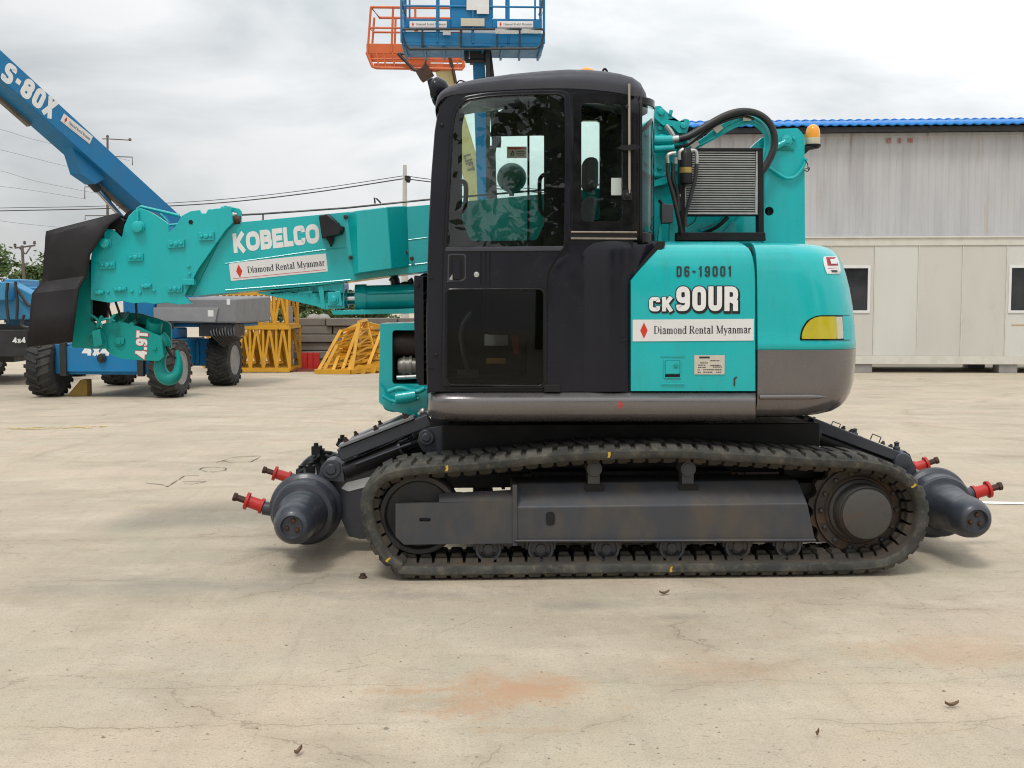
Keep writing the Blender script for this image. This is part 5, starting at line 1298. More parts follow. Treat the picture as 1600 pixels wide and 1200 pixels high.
for a in range(0, 360, 45): mb.lathe(c + Vector((math.cos(rad(a))*30*k, -.02, math.sin(rad(a))*30*k)), -Ya, [(0, .016), (.02, .014), (.02, 0)], 8)
mb.pp([(1022,166),(1032,165),(1046,178),(1062,189),(1070,185),(1077,187),(1078,192),(1073,208),(1060,208),(1050,197),(1036,196),(1022,184)], .93, .05)
for q in ((1033,175),(1068,196)): mb.lathe(P(*q, .93), -Ya, [(0, .022), (.016, .02), (.018, 0)], 14)
mb.tube([P(1047,180,.92), P(1049,172,.92)], .012, 8); mb.tube([P(1030,213,.9), P(1042,214,.9), P(1054,222,.9)], .012, 8, smooth=4)
mb.pp([(1022,282),(1040,276),(1048,268),(1052,276),(1040,288),(1022,292)], .96, .03); mb.cyl(P(1022,219,.9), P(1050,219,.9), .03, 14); mb.cyl(P(1022,233,.9), P(1053,231,.9), .024, 14)
mb.build('foot_hub', teal, foot, bevel=.003)
m2 = MB(); m2.tube([P(1040,196,.9), P(1048,206,.9), P(1052,214,.9)], .016, 8, smooth=4); m2.cyl(P(1044,219,.9), P(1060,217,.9), .024, 12); m2.cyl(P(1040,233,.9), P(1052,232.5,.9), .022, 12); m2.build('hose_end', silver, foot)
# hoses looping back to the mast
m2 = MB()
m2.tube([P(1058,218,.9), P(1078,212,.9), P(1105,196,.9), P(1135,180,.9), P(1160,174,.9), P(1184,178,.9), P(1202,192,.9), P(1210,212,.9), P(1209,232,.9), P(1200,253,.9), P(1190,268,.9)], .0215, 12, smooth=5)
m2.tube([P(1054,230,.92), P(1076,226,.92), P(1100,208,.92), P(1130,190,.92), P(1158,182,.92), P(1178,186,.92)], .010, 8, smooth=5)
m2.build('boom_hose', hose, crane)
m2 = MB()
for dy, dx, r in ((0, 0, .011), (5, -4, .009), (9, -8, .010), (-3, 5, .008)):
    m2.tube([P(1066+dx,240+dy*.6,.95), P(1090+dx,224+dy,.95), P(1120,204+dy,.95), P(1150,188+dy,.95), P(1172,183+dy,.95), P(1190-dx*-.3,192+dy,.95), P(1200+dx*.6,212,.95), P(1200+dx*.6,235,.95), P(1192+dx*.4,258,.95)], r, 8, smooth=5)
tp_ = m2.build('painted_hose', teal, crane)
m2 = MB()
for q, a in (((1121,199), 40), ((1167,180), 90), ((1084,224), 40)):
    m2.beam(P(q[0]-6*math.cos(rad(a)), q[1]-7*math.sin(rad(a)), .92), P(q[0]+5*math.cos(rad(a)), q[1]+9*math.sin(rad(a)), .92), .05, .014, up=Ya)
m2.each('hose_clip', mat('pale_clip', (.45, .42, .36), .5, .3, flat=True), tp_)
m2 = MB(); m2.tube([P(1202,262,.96), P(1214,270,.96), P(1228,278,.96), P(1242,276,.96), P(1254,262,.96), P(1260,248,.96)], .010, 8, smooth=5, mi=0); m2.tube([P(1258,264,.95), P(1265,262,.95), P(1262,268,.95), P(1256,265,.95)], .003, 6, smooth=3, mi=1); m2.tube([P(1258,250,.95), P(1262,256,.95), P(1263,266,.95)], .003, 6, mi=1); m2.build('beacon_cable', [teal, hose], crane)
# oil cooler in its black frame
Yc = .72
m2 = MB(); m2.pp([(1057,376),(1197,376),(1196,363),(1058,363)], Yc - .02, .10); m2.pp([(1062.5,364),(1071,364),(1070,234),(1062,234)], Yc, .07); m2.pp([(1185,364),(1194,364),(1192.5,232),(1184,232)], Yc, .07); m2.pp([(1062,236),(1192,236),(1192,231),(1062,231)], Yc, .07); m2.pp([(1070,337.5),(1185,337),(1185,333.5),(1070,334)], Yc + .004, .06)
cl = m2.build('cooler_frame', blackm, crane, bevel=.004)
m2 = MB(); n_ = 27
for k in range(n_):
    py = lerp(237.5, 332.5, k/(n_-1)); a, b = P(1071, py, Yc + .012), P(1180, py, Yc + .012); h = .0042
    m2.box(a.x, b.x, a.y - .004, a.y + .028, a.z - .0034, a.z + .0034)
m2.build('cooler_fins', finm, cl, smooth=0)
m2 = MB(); m2.pbox(1070, 235, 1186, 334, Yc + .035, .03); m2.build('cooler_back', mat('dark_core', (.05,.05,.05), .7, flat=True), cl)
m2 = MB(); m2.pbox(1180, 236, 1185, 333, Yc + .005, .03); m2.pbox(1070, 333, 1184, 334.5, Yc - .002, .02); m2.pbox(1069.5, 293, 1072, 333, Yc + .004, .03); m2.build('cooler_edge', silver, cl)
m2 = MB(); c = P(1071.5, 288, Yc - .05); zt_ = P(1071, 238, Yc - .05).z; m2.lathe(c, Z, [(0, 0), (0, .030), (.006, .036), (zt_ - c.z - .01, .036), (zt_ - c.z, .030), (zt_ - c.z + .02, .022), (zt_ - c.z + .02, 0)], 24); dr = m2.build('receiver_dryer', blackm, cl)
m2 = MB(); z0, z1 = P(1071, 270.5, Yc-.05).z, P(1071, 262, Yc-.05).z; m2.lathe(Vector((c.x, c.y, z0)), Z, [(0, .0366), (z1 - z0, .0366)], 24); m2.build('dryer_label', brass, dr)
m2 = MB()
m2.tube([P(1044,256,Yc-.06), P(1043,244,Yc-.06), P(1048,240,Yc-.06), P(1056,239,Yc-.06)], .0105, 8, smooth=4); m2.tube([P(1062,250,Yc-.06), P(1062,238,Yc-.06), P(1068,233,Yc-.06)], .0105, 8, smooth=4); m2.tube([P(1079,235,Yc-.06), P(1087,236,Yc-.06), P(1089,246,Yc-.06), P(1088.5,257,Yc-.06)], .0105, 8, smooth=4); m2.cyl(P(1056,246,Yc-.05), P(1056,256,Yc-.05), .012, 8)
m2.tube([P(1058,300,Yc), P(1058,306,Yc), P(1063,306,Yc)], .010, 8)
m2.each('pipe_fitting', silver, cl)
m2 = MB()
m2.tube([P(1043.5,255,Yc-.06), P(1044.5,276,Yc-.06), P(1052,305,Yc-.06), P(1059,336,Yc-.06), P(1064,363,Yc-.04)], .0125, 10, smooth=5); m2.tube([P(1088.5,256,Yc-.06), P(1086,280,Yc-.06), P(1078,310,Yc-.06), P(1071,336,Yc-.05), P(1071,352,Yc-.05)], .0115, 10, smooth=5); m2.tube([P(1052,256,Yc-.05), P(1052,282,Yc-.05), P(1058,300,Yc-.03), P(1061,330,Yc-.03)], .0125, 10, smooth=5)
m2.build('cooler_hose', hose, cl)
m2 = MB(); m2.tube([P(1072,354,.95), P(1086,344,.95), P(1090,320,.95)], .004, 6, smooth=4); m2.tube([P(1098,363,.94), P(1120,352,.94), P(1136,338,.94)], .02, 8, mi=0, smooth=3); m2.build('lower_hose', [hose], cl)
m2 = MB(); m2.pp([(1130,364),(1150,338),(1156,338),(1138,364)], .95, .03); m2.tube([P(1096,362,.93), P(1118,352,.93), P(1132,336,.93)], .010, 8, smooth=3); m2.build('stay', teal, cl)
m2 = MB(); m2.pp([(1034,349),(1052,348),(1052,319),(1034,318)], .62, .08); jb = m2.build('junction_box', gun, crane, bevel=.004)
m2 = MB(); m2.tube([P(1030,312,.66), P(1034,318,.66), P(1036,320,.66)], .010, 8, mi=1); m2.pp([(1028,378),(1031,345),(1034,340),(1034,378)], .66, .03); m2.pp([(1046,378),(1046,350),(1054,350),(1054,378)], .70, .03); m2.build('box_bracket', [teal, blackm], jb)
# beacon
m2 = MB(); m2.pp([(1253,239),(1258,228),(1280,227),(1278,231),(1266,233),(1259,240)], 1.0, .08); m2.lathe(P(1270,229,1.04), Z, [(-.012, .035), (0, .048), (.012, .050), (.012, 0)], 24); bc = m2.build('beacon_mount', blackm, crane, bevel=.003)
k = S(1.04); m2 = MB(); m2.lathe(P(1270,228,1.04), Z, [(0, 10.5*k), (.004, 11*k), (12*k, 11.2*k), (12.5*k, 10.6*k), (12.5*k, 0)], 32); m2.build('beacon_base', cream, bc)
m2 = MB(); m2.lathe(P(1270,215.5,1.04), Z, [(0, 11*k), (2*k, 11*k), (9*k, 10.9*k), (14*k, 9.8*k), (17.5*k, 7.8*k), (20*k, 4.8*k), (21*k, 1.6*k), (21.1*k, 0)], 32); m2.build('beacon_lens', amber, bc, smooth=40)
# ------------------------------------------------------------------ background materials
blue = mat('blue_machine_paint', (.008, .175, .40), .45, 0, (.03, .16, .31), .6, 3, spec=.35, col3=(.16, .12, .08), amt3=.4, scale3=9, lo3=.6, hi3=.75)
ltblue = mat('pale_blue_machine_paint', (.04, .25, .46), .5, 0, (.06, .22, .37), .6, 3, col3=(.05, .06, .07), amt3=.5, scale3=9, lo3=.58, hi3=.72)
orange = mat('orange_machine_paint', (.62, .13, .03), .5, 0, (.45, .10, .035), .6, 4, col3=(.10, .07, .05), amt3=.4, scale3=12)
creamp = mat('cream_machine_paint', (.62, .52, .25), .5, 0, (.5, .42, .22), .5, 3)
yel = mat('yellow_mast_paint', (.66, .34, .02), .5, 0, (.52, .26, .02), .6, 3, col3=(.16, .09, .03), amt3=.5, scale3=8, lo3=.58, hi3=.72)
greyhood = mat('grey_hood_paint', (.20, .20, .21), .5, 0, (.15, .15, .155), .6, 3)
tyrem = mat('tyre_rubber', (.026, .025, .025), .8, 0, (.075, .068, .058), .6, 5, bump=.2, bscale=30)
rimm = mat('grey_wheel_rim', (.30, .30, .30), .5, .2, (.20, .19, .18), .6, 6)
darkblack = mat('black_machine_panel', (.018, .018, .019), .5, 0, (.04, .04, .038), .5, 4)

# ------------------------------------------------------------------ boom lifts
def tyre(parent, x, y, r=.46, wd=.40, s_=1):
    """wheel standing at local x, y with its rim facing s_"""
    o0 = wloc(parent); ax = Vector((s_, 0, 0)); c = o0 + Vector((x, y, r))
    mb = MB(); h = wd/2
    mb.lathe(c, ax, [(-h*.9, r*.55), (-h, r*.62), (-h*1.02, r*.80), (-h*.92, r*.90), (-h*.80, r*.935), (h*.80, r*.935), (h*.92, r*.90), (h*1.02, r*.80), (h, r*.62), (h*.9, r*.55), (h*.4, r*.52), (-h*.4, r*.52)], 40)
    n_ = 20
    for k in range(n_):
        for side_ in (0, 1):
            a0 = 2*math.pi*(k + .5*side_)/n_
            def q(u, t, rr):   # across, along, radius
                a = a0 + t; return c + Vector((u, math.cos(a)*rr, math.sin(a)*rr))
            sg = -1 if side_ else 1
            lo_ = [q(sg*h*1.04, -.02, r*.86), q(sg*h*1.04, .13, r*.86), q(-sg*h*.04, .30, r*.93), q(-sg*h*.04, .18, r*.93)]
            hi_ = [q(sg*h*1.0, .0, r*.985), q(sg*h*1.0, .115, r*.985), q(-sg*h*.02, .285, r*1.0), q(-sg*h*.02, .195, r*1.0)]
            mb.loft([lo_, hi_])
    t = mb.build('tyre', tyrem, parent, smooth=30)
    m2 = MB(); m2.lathe(c, ax, [(h*.90, r*.58), (h*.96, r*.57), (h*.94, r*.53), (h*.70, r*.50), (h*.35, r*.46), (h*.30, r*.22), (h*.55, r*.20), (h*.6, r*.12), (h*.6, 0)], 32)
    for k in range(8): a = 2*math.pi*k/8; m2.lathe(c + ax*h*.30 + Vector((0, math.cos(a)*r*.33, math.sin(a)*r*.33)), ax, [(0, .022), (.03, .022), (.03, 0)], 6)
    m2.build('rim', rimm, t)
    return t
def lift_base(root, paint, hood):
    """chassis, axles, four wheels and turntable; local x right, y away"""
    o = wloc(root)
    B = lambda *a: [a[0]+o.x, a[1]+o.x, a[2]+o.y, a[3]+o.y, a[4]+o.z, a[5]+o.z]
    mb = MB(); mb.box(*B(-.55, .55, -.25, 2.85, .42, .86)); mb.box(*B(-.42, .42, .4, 2.3, .86, 1.05)); mb.build('chassis', paint, root, bevel=.03)
    for y in (0, 2.6):
        mb = MB(); mb.box(*B(-.80, .80, y - .20, y + .20, .36, .84)); mb.box(*B(-.60, .60, y - .26, y - .20, .40, .80))
        ax_ = mb.build('axle_beam', paint, root, bevel=.02)
        if y == 0:
            m2 = MB()
            for x in (-.62, .62): m2.box(*B(x-.05, x+.05, y-.30, y-.22, .34, .86))
            m2.lathe(o + Vector((0, y-.26, .62)), -Ya, [(0, .07), (.05, .07), (.05, .04), (.08, .04), (.08, 0)], 12)
            m2.each('axle_bracket', darkblack, ax_, bevel=.005)
            OO = o + Vector((-.30, y-.262, .66)); m2 = MB(); text_mesh(m2, '4x4', OO, Vector((.42, 0, 0)), Vector((0, 0, .20)), NEAR, t=.26, w_=.62, gap=.08); m2.build('lettering', whitepaint, ax_, smooth=0)
    for x, s_ in ((-.98, -1), (.98, 1)):
        for y in (0, 2.6): tyre(root, x, y, s_=s_)
    mb = MB(); mb.lathe(o + Vector((0, 1.3, 1.04)), Z, [(0, .52), (.10, .52), (.10, 0)], 32); mb.build('slew_ring', darkblack, root)
def basket(root, W_, paint, rail, dark, at, depth=.9):
    """platform: floor tray, guard, rails, control panel. at: middle of the floor's front edge"""
    c = Vector(at); x0, x1 = c.x - W_/2, c.x + W_/2; y0, y1 = c.y, c.y + depth; z = c.z
    mb = MB(); mb.box(x0, x1, y0, y1, z, z + .05)
    for k in range(8): x = lerp(x0 + .05, x1 - .05, k/7); mb.box(x-.02, x+.02, y0+.02, y1-.02, z-.05, z)
    b = mb.build('platform_floor', paint, root, bevel=.01)
    mb = MB()
    mb.box(x0, x1, y0, y0 + .03, z + .05, z + .22); mb.box(x0, x1, y1 - .03, y1, z + .05, z + .22); mb.box(x0, x0 + .03, y0 + .03, y1 - .03, z + .05, z + .22); mb.box(x1 - .03, x1, y0 + .03, y1 - .03, z + .05, z + .22)
    mb.build('toe_board', paint, root)
    mb = MB(); r = .022; zt_ = z + 1.15
    for zz, rr in ((zt_, r), (z + .66, r*.8)):
        mb.tube([(x0, y0, zz), (x1, y0, zz), (x1, y1, zz), (x0, y1, zz)], rr, 8, closed=True)
    for k in range(5):
        x = lerp(x0, x1, k/4)
        for y in (y0, y1): mb.tube([(x, y, z + .05), (x, y, zt_)], r, 8)
    mb.build('guard_rail', rail, root)
    return b

# blue lift at the left, its boom rising out of the picture
g0 = Q(172, 600, 18.2); RZ = rad(-7.0)
lift1 = thing('boom_lift', 'blue four-wheel boom lift lettered S-80X with boom raised to the left', 'boom lift', (0, 0, 0), 'boom lifts in the yard')
lift_base(lift1, blue, greyhood)
TOL = Matrix.Rotation(-RZ, 4, 'Z') @ Matrix.Translation(-Vector((g0.x, g0.y, 0)))
def loc1(px, py, D): return TOL @ Q(px, py, D)
# turntable: grey hood on a blue base
h0, h1 = loc1(241, 505, 19.9), loc1(383, 505, 20.2); hz = loc1(300, 466, 19.9).z
mb = MB()
xs0, xs1 = h0.x, h1.x; yv = min(h0.y, h1.y)
z0 = loc1(300, 505, 20).z
mb.loft([[Vector((xs0, yv, z0)), Vector((xs1 - .02, yv, z0)), Vector((xs1, yv, hz)), Vector((xs0 + .05, yv, hz))], [Vector((xs0, yv + 2.0, z0)), Vector((xs1, yv + 2.0, z0)), Vector((xs1, yv + 2.0, hz + .05)), Vector((xs0, yv + 2.0, hz + .05))]])
hood1 = mb.build('turntable_hood', greyhood, lift1, bevel=.04)
mb = MB(); mb.loft([[Vector((lerp(xs0, xs1, .0), yv - .03, z0 + .04)), Vector((lerp(xs0, xs1, .74), yv - .03, z0 + .02)), Vector((lerp(xs0, xs1, .78), yv - .03, z0 + .27)), Vector((xs0, yv - .03, z0 + .27))], [Vector((xs0, yv, z0 + .04)), Vector((lerp(xs0, xs1, .74), yv, z0 + .02)), Vector((lerp(xs0, xs1, .78), yv, z0 + .27)), Vector((xs0, yv, z0 + .27))]]); mb.build('hood_panel', mat('pale_hood_panel', (.27,.27,.28), .5, 0, (.2,.2,.2), .5, 4), hood1, bevel=.01)
mb = MB(); a = loc1(330, 490, 19.8); mb.box(a.x-.05, a.x+.05, yv-.034, yv-.030, a.z-.05, a.z+.06); a = loc1(358, 467, 19.8); mb.box(a.x-.03, a.x+.03, yv-.006, yv-.002, a.z-.1, a.z+.0); mb.build('decal', white, hood1, smooth=0)
mb = MB(); mb.box(xs0 - .55, xs1 - .15, yv + .15, yv + 1.7, 1.06, z0 - .0); mb.box(xs0 - .6, xs0 - .02, yv + .1, yv + 1.6, z0, hz + .1); mb.build('turntable', blue, lift1, bevel=.03)
mb = MB(); 
for k in range(9): mb.tube([Vector((xs1 - .5 + .05*k, yv + .1, 1.05 + .03*(k % 3))), Vector((xs1 - .45 + .05*k, yv + .0, .92)), Vector((xs1 - .3 + .04*k, yv + .2, .72 + .02*k))], .02, 6, smooth=3)
mb.box(xs1 - .7, xs1 - .1, yv + .05, yv + .7, .9, z0 - .02); mb.build('hose_bundle', darkblack, lift1)
# riser and boom
a, b = loc1(262, 352, 21.0), loc1(-150, -18, 16.2)
d = (b - a).normalized(); up = Z
base = loc1(300, 470, 21.0)
mb = MB(); mb.beam(base, a + d*.2, .36, .5, up=Ya); mb.build('riser', blue, lift1, bevel=.02)
mb = MB(); aa = a - d*.45; bb = a + d*11; H = .38; WD = .46
mb.beam(aa, bb, WD, H, up=Z); bm_ = mb.build('main_boom', blue, lift1, bevel=.012)
sdv = d.cross(Z).normalized(); upv = sdv.cross(d).normalized()
cam_l = TOL @ CAM
nrm = sdv if sdv.dot(cam_l - a) > 0 else -sdv
def on_boom(px, py):
    o_ = cam_l; r_ = (TOL.to_3x3() @ ray(px, py)); pl = a + nrm * (WD/2)
    return o_ + r_ * ((pl - o_).dot(nrm) / r_.dot(nrm))
def tl(p): return p + nrm*.004
m2 = MB(); O = tl(on_boom(1.5, 126)); 
q0, q1 = on_boom(-1, 122), on_boom(79, 187)
U = (q1 - q0); v_ = upv * (on_boom(2, 90) - on_boom(-1, 124)).length * 1.0
text_mesh(m2, 'S-80X', tl(q0), U, v_, nrm, t=.25, w_=.62, gap=.10, lift=.0, widths={'-': .34})
m2.build('lettering', whitepaint, bm_, smooth=0)
q0, q1 = on_boom(94, 189), on_boom(139.5, 225); q2 = on_boom(95, 173)
O = tl(q0); U = q1 - q0; V = upv * (q2 - q0).dot(upv)
rental_sticker(bm_, O, U, V, nrm, th=.003)
mb = MB()
mb.beam(aa + d*.2 - upv*(H/2 + .03) - nrm*(WD/2 - .04), a + d*2.0 - upv*(H/2 + .03) - nrm*(WD/2 - .04), .08, .06); mb.beam(a + d*3.2 - upv*(H/2+.03) - nrm*(WD/2 - .04), bb - upv*(H/2+.03) - nrm*(WD/2 - .04), .08, .06)
mb.build('boom_wear_plate', mat('worn_steel_strip', (.20,.18,.15), .6, .3, (.10,.08,.06), .6, 5), bm_)
k1 = loc1(150, 262, 18.9); k2 = loc1(192, 340, 20.6)
mb = MB(); kk = a + d * ((k1 - a).dot(d)); mb.poly([[kk + d*.35 - upv*.18 - sdv*.12, kk - d*.5 - upv*.18 - sdv*.12, kk - d*.35 - upv*.42 - sdv*.12, kk + d*.0 - upv*.46 - sdv*.12]], sdv*.24); mb.build('cylinder_lug', blue, bm_, bevel=.01)
mb = MB(); s0 = kk - d*.18 - upv*.36; mb.cyl(s0, s0.lerp(k2, .3), .075, 16, 1); mb.cyl(s0.lerp(k2, .28), k2 + (k2 - s0)*.4, .05, 16, 0); mb.build('lift_cylinder', [chrome, darkblack], lift1)
lift1.location = (g0.x, g0.y, 0); lift1.rotation_euler = (0, 0, RZ)

# chock behind the front tyre: a yellow wedge
q = G(124, 612)
mb = MB(); q = Q(124, 612, 18.3); q.z = 0
mb.loft([[q + Vector((-.20, 0, 0)), q + Vector((.12, 0, 0)), q + Vector((.12, 0, .26)), q + Vector((.02, 0, .26))], [q + Vector((-.20, .25, 0)), q + Vector((.12, .25, 0)), q + Vector((.12, .25, .26)), q + Vector((.02, .25, .26))]])
tag(mb.build('wheel_chock', mat('dirty_yellow_paint', (.36, .22, .04), .7, 0, (.2, .13, .05), .6, 6), loc=q, bevel=.01), 'dirty yellow wheel chock beside the front tyre of the blue boom lift', 'wheel chock')

# pale blue machine at the left edge
g1 = Q(0, 580, 20.5)
lift2 = thing('boom_lift', 'pale blue boom lift with a black 4x4 panel standing at the left edge', 'boom lift', (0, 0, 0), 'boom lifts in the yard')
T2 = Matrix.Translation(-Vector((g1.x, g1.y, 0)))
L2 = lambda px, py, D: T2 @ Q(px, py, D)
def bx(px0, py0, px1, py1, D, th):
    p, q_ = L2(px0, py1, D), L2(px1, py0, D); return (p.x, q_.x, p.y, p.y + th, min(p.z, q_.z), max(p.z, q_.z))
mb = MB(); mb.box(*bx(-80, 515, 43, 558, 20.5, .5)); pnl = mb.build('chassis_panel', darkblack, lift2, bevel=.02)
O = L2(20.5, 536, 20.49); m2 = MB(); text_mesh(m2, '4x4', O, Vector((.22, 0, .004)), Vector((0, 0, .10)), NEAR, t=.26, w_=.62, gap=.08, lift=.006); m2.build('lettering', whitepaint, pnl, smooth=0)
mb = MB(); mb.box(*bx(-60, 440, 12, 470, 20.3, 1.2)); mb.box(*bx(-60, 466, 48, 500, 20.6, 1.4)); mb.box(*bx(8, 436, 32, 512, 20.9, 1.0)); mb.box(*bx(30, 448, 66, 470, 21.2, .6)); mb.build('turntable', ltblue, lift2, bevel=.03)
mb = MB(); a, b = L2(20, 450, 20.8), L2(58, 470, 20.6); mb.beam(a, b, .25, .22); mb.build('lower_link', ltblue, lift2, bevel=.02)
mb = MB()
for pts in (((24,440),(27,470),(26,500)), ((28,452),(42,474),(52,478)), ((12,442),(10,470),(14,505)), ((38,492),(34,508),(45,512))): mb.tube([L2(x, y, 20.25) for x, y in pts], .028, 6, smooth=4)
mb.build('hose', darkblack, lift2)
mb = MB(); mb.box(*bx(-60, 508, 46, 518, 20.7, 1.4)); mb.build('slew_ring', darkblack, lift2)
for x, y in ((-1.35, .25), (-1.35, 2.9), (.35, 2.9)): tyre(lift2, x, y, r=.42, s_=1)
mb = MB(); mb.box(*bx(-110, 556, 20, 566, 21.0, 2.8)); mb.build('axle_beam', darkblack, lift2)
lift2.location = (g1.x, g1.y, 0)

# blue platform lift behind the cab
g2 = Q(745, 560, 20.6)
lift3 = thing('boom_lift', 'blue boom lift behind the cab raising a wide blue platform on an upright boom', 'boom lift', (0, 0, 0), 'boom lifts in the yard')
lift_base(lift3, blue, greyhood)
T3 = Matrix.Translation(-Vector((g2.x, g2.y, 0)))
L3 = lambda px, py, D: T3 @ Q(px, py, D)
fl_ = L3(739, 72, 19.6)
W3 = (850 - 628) / F * 19.6
bs = basket(lift3, W3, blue, blue, blackm, fl_, .95)
# front step grille: dark tube frame below the toe board
y_ = fl_.y - .05
mb = MB(); lp = [L3(*q, 19.5) for q in ((629,46),(849,46),(850,52),(846,70),(838,76),(640,77),(633,70))]
mb.tube(lp, .020, 8, closed=True)
for x in (660, 720, 777, 812): mb.tube([L3(x, 46, 19.5), L3(x, 76, 19.5)], .016, 6)
mb.tube([L3(632,50,19.6), L3(846,50,19.6)], .010, 6); mb.build('step_grille', darkblack, lift3)
mb = MB(); q0, q1 = L3(640, 70, 19.65), L3(840, 58, 19.65); mb.box(q0.x, q1.x, q0.y, q0.y + .6, q0.z, q1.z); mb.build('platform_beam', blue, lift3, bevel=.01)
for x0, x1 in ((640, 698), (777, 833)):
    O = L3(x0, 43, 19.57); rental_sticker(bs, O, L3(x1, 43, 19.57) - O, L3(x0, 33, 19.57) - O, NEAR, th=.004)
mb = MB(); q0, q1 = L3(632, 44, 19.6), L3(705, 29, 19.6); mb.box(q0.x, q1.x, q0.y, q0.y + .04, q0.z, q1.z); q0, q1 = L3(769, 44, 19.6), L3(847, 29, 19.6); mb.box(q0.x, q1.x, q0.y, q0.y + .04, q0.z, q1.z)
q0, q1 = L3(705, 44, 19.6), L3(769, -40, 19.6); mb.box(q0.x, q1.x, q0.y - .02, q0.y + .10, q0.z, q1.z); pn = mb.build('front_panel', blue, lift3, bevel=.015)
mb = MB(); q0, q1 = L3(720, 41, 19.55), L3(757, 29, 19.55); mb.box(q0.x, q1.x, q0.y - .02, q0.y, q0.z, q1.z); mb.build('instruction_plate', plate_m, pn, smooth=0)
mb = MB(); q0, q1 = L3(729, 16, 19.55), L3(764, -30, 19.55); mb.box(q0.x, q1.x, q0.y - .02, q0.y, q0.z, q1.z); q0, q1 = L3(745, 22, 19.55), L3(764, 10, 19.55); mb.box(q0.x, q1.x, q0.y - .025, q0.y - .005, q0.z, q1.z); mb.build('torn_poster', white, pn, smooth=0)
mb = MB()
for x in (705, 769): mb.tube([L3(x, 28, 19.6), L3(x - 1, -30, 19.6)], .018, 6)
for x in (634, 640, 836, 845): mb.tube([L3(x, 30, 19.62), L3(x, -60, 19.62)], .016, 6)
for s_, x in ((-1, 628), (1, 848)): mb.tube([L3(x - s_*4, -40, 19.5), L3(x, 0, 19.5), L3(x - s_*6, 24, 19.5)], .014, 6, mi=1, smooth=3)
mb.build('platform_post', [blue, darkblack], lift3)
mb = MB(); q0, q1 = L3(815, 52, 19.5), L3(846, 45, 19.5); mb.box(q0.x, q1.x, q0.y-.02, q0.y, q0.z, q1.z); q0, q1 = L3(774, 53, 19.5), L3(810, 45, 19.5); mb.box(q0.x, q1.x, q0.y-.02, q0.y, q0.z, q1.z); q0, q1 = L3(692, 55, 19.5), L3(704, 48, 19.5); mb.box(q0.x, q1.x, q0.y-.02, q0.y, q0.z, q1.z); mb.build('warning_decal', mat('worn_white_decal', (.5,.5,.48), .6, 0, (.2,.2,.2), .8, 60), bs, smooth=0)
mb = MB(); mb.beam(L3(747, 74, 20.2), L3(764, 470, 20.9), .20, .26, up=Ya, wd2=.30, h2=.34); mb.build('upright_boom', blue, lift3, bevel=.01)
mb = MB(); mb.beam(L3(762, 72, 19.9), L3(763, 330, 20.1), .07, .07, up=Ya); q0, q1 = L3(734, 96, 20.0), L3(759, 76, 20.0); mb.box(q0.x, q1.x, q0.y, q0.y + .3, q0.z, q1.z); mb.cyl(L3(727, 95, 20.0), L3(757, 95, 20.0), .04, 10); mb.beam(L3(729, 78, 20), L3(729, 95, 20), .08, .08, up=Ya); mb.build('slave_cylinder', darkblack, lift3, bevel=.005)
mb = MB()
for k in range(5): mb.tube([L3(758 + k*2, 80, 20.0), L3(770 + k*3, 220, 20.0), L3(765 + k*2, 240, 20.0), L3(768 + 3*k, 400, 20.2)], .018, 6, smooth=4)
mb.build('hose_bundle', darkblack, lift3)
mb = MB(); p = L3(764, 480, 20.9); mb.box(-1.0, 1.0, .9, 2.4, 1.1, 1.9); mb.build('turntable', blue, lift3, bevel=.03)
lift3.location = (g2.x, g2.y, 0)

# orange platform lift farther off
g3 = Q(800, 545, 27.5)
lift4 = thing('boom_lift', 'cream boom lift with an orange platform standing behind the blue platform', 'boom lift', (0, 0, 0), 'boom lifts in the yard')
lift_base(lift4, creamp, greyhood)
T4 = Matrix.Translation(-Vector((g3.x, g3.y, 0)))
L4 = lambda px, py, D: T4 @ Q(px, py, D)
D4 = 26.0; fx0, fx1 = 573, 724
# floor frame seen from below: an outer tray, cross bars
mb = MB(); A4 = [L4(575, 86, D4), L4(724, 87, D4)]; fy = A4[0].y
x0, x1 = L4(573, 82, D4).x, L4(725, 82, D4).x; zf = L4(600, 82, D4).z
def ring_box(m, x0, x1, y0, y1, z0, z1, t):
    m.box(x0, x1, y0, y0 + t, z0, z1); m.box(x0, x1, y1 - t, y1, z0, z1); m.box(x0, x0 + t, y0 + t, y1 - t, z0, z1); m.box(x1 - t, x1, y0 + t, y1 - t, z0, z1)
ring_box(mb, x0, x1, fy, fy + .95, zf - .02, zf + .20, .04)
mb.build('toe_board', orange, lift4, bevel=.008)
zl4 = L4(600, 107, D4).z
mb = MB(); lw = [L4(577, 84, D4), L4(724, 84, D4), L4(725, 106, D4), L4(585, 105, D4)]
mb.tube([L4(573,82,D4), L4(582,104,D4), L4(588,106,D4), L4(722,108,D4), L4(725,104,D4), L4(721,83,D4)], .035, 8)
for x in (588, 599, 613, 700, 712): mb.tube([L4(x, 82, D4), L4(x + 4, 106, D4)], .018, 6)
mb.tube([L4(578, 92, D4), L4(722, 93, D4)], .016, 6)
q0, q1 = L4(640, 104, D4 + .1), L4(672, 84, D4 + .1); mb.box(q0.x, q1.x, q0.y, q0.y + .5, q0.z, q1.z)
q0, q1 = L4(584, 106, D4 + .05), L4(723, 99, D4 + .05); mb.box(q0.x, q1.x, q0.y, q0.y + .08, q0.z, q1.z)
mb.build('platform_floor', orange, lift4)
mb = MB(); zt4 = L4(600, 12.5, D4).z; zm4 = L4(600, 44, D4).z
x0a = L4(580, 13, D4).x
mb.tube([Vector((x0a, fy, zt4)), Vector((x1 - .1, fy, zt4)), Vector((x1 - .1, fy + .95, zt4)), Vector((x0a + .12, fy + .95, zt4))], .030, 8, closed=True)
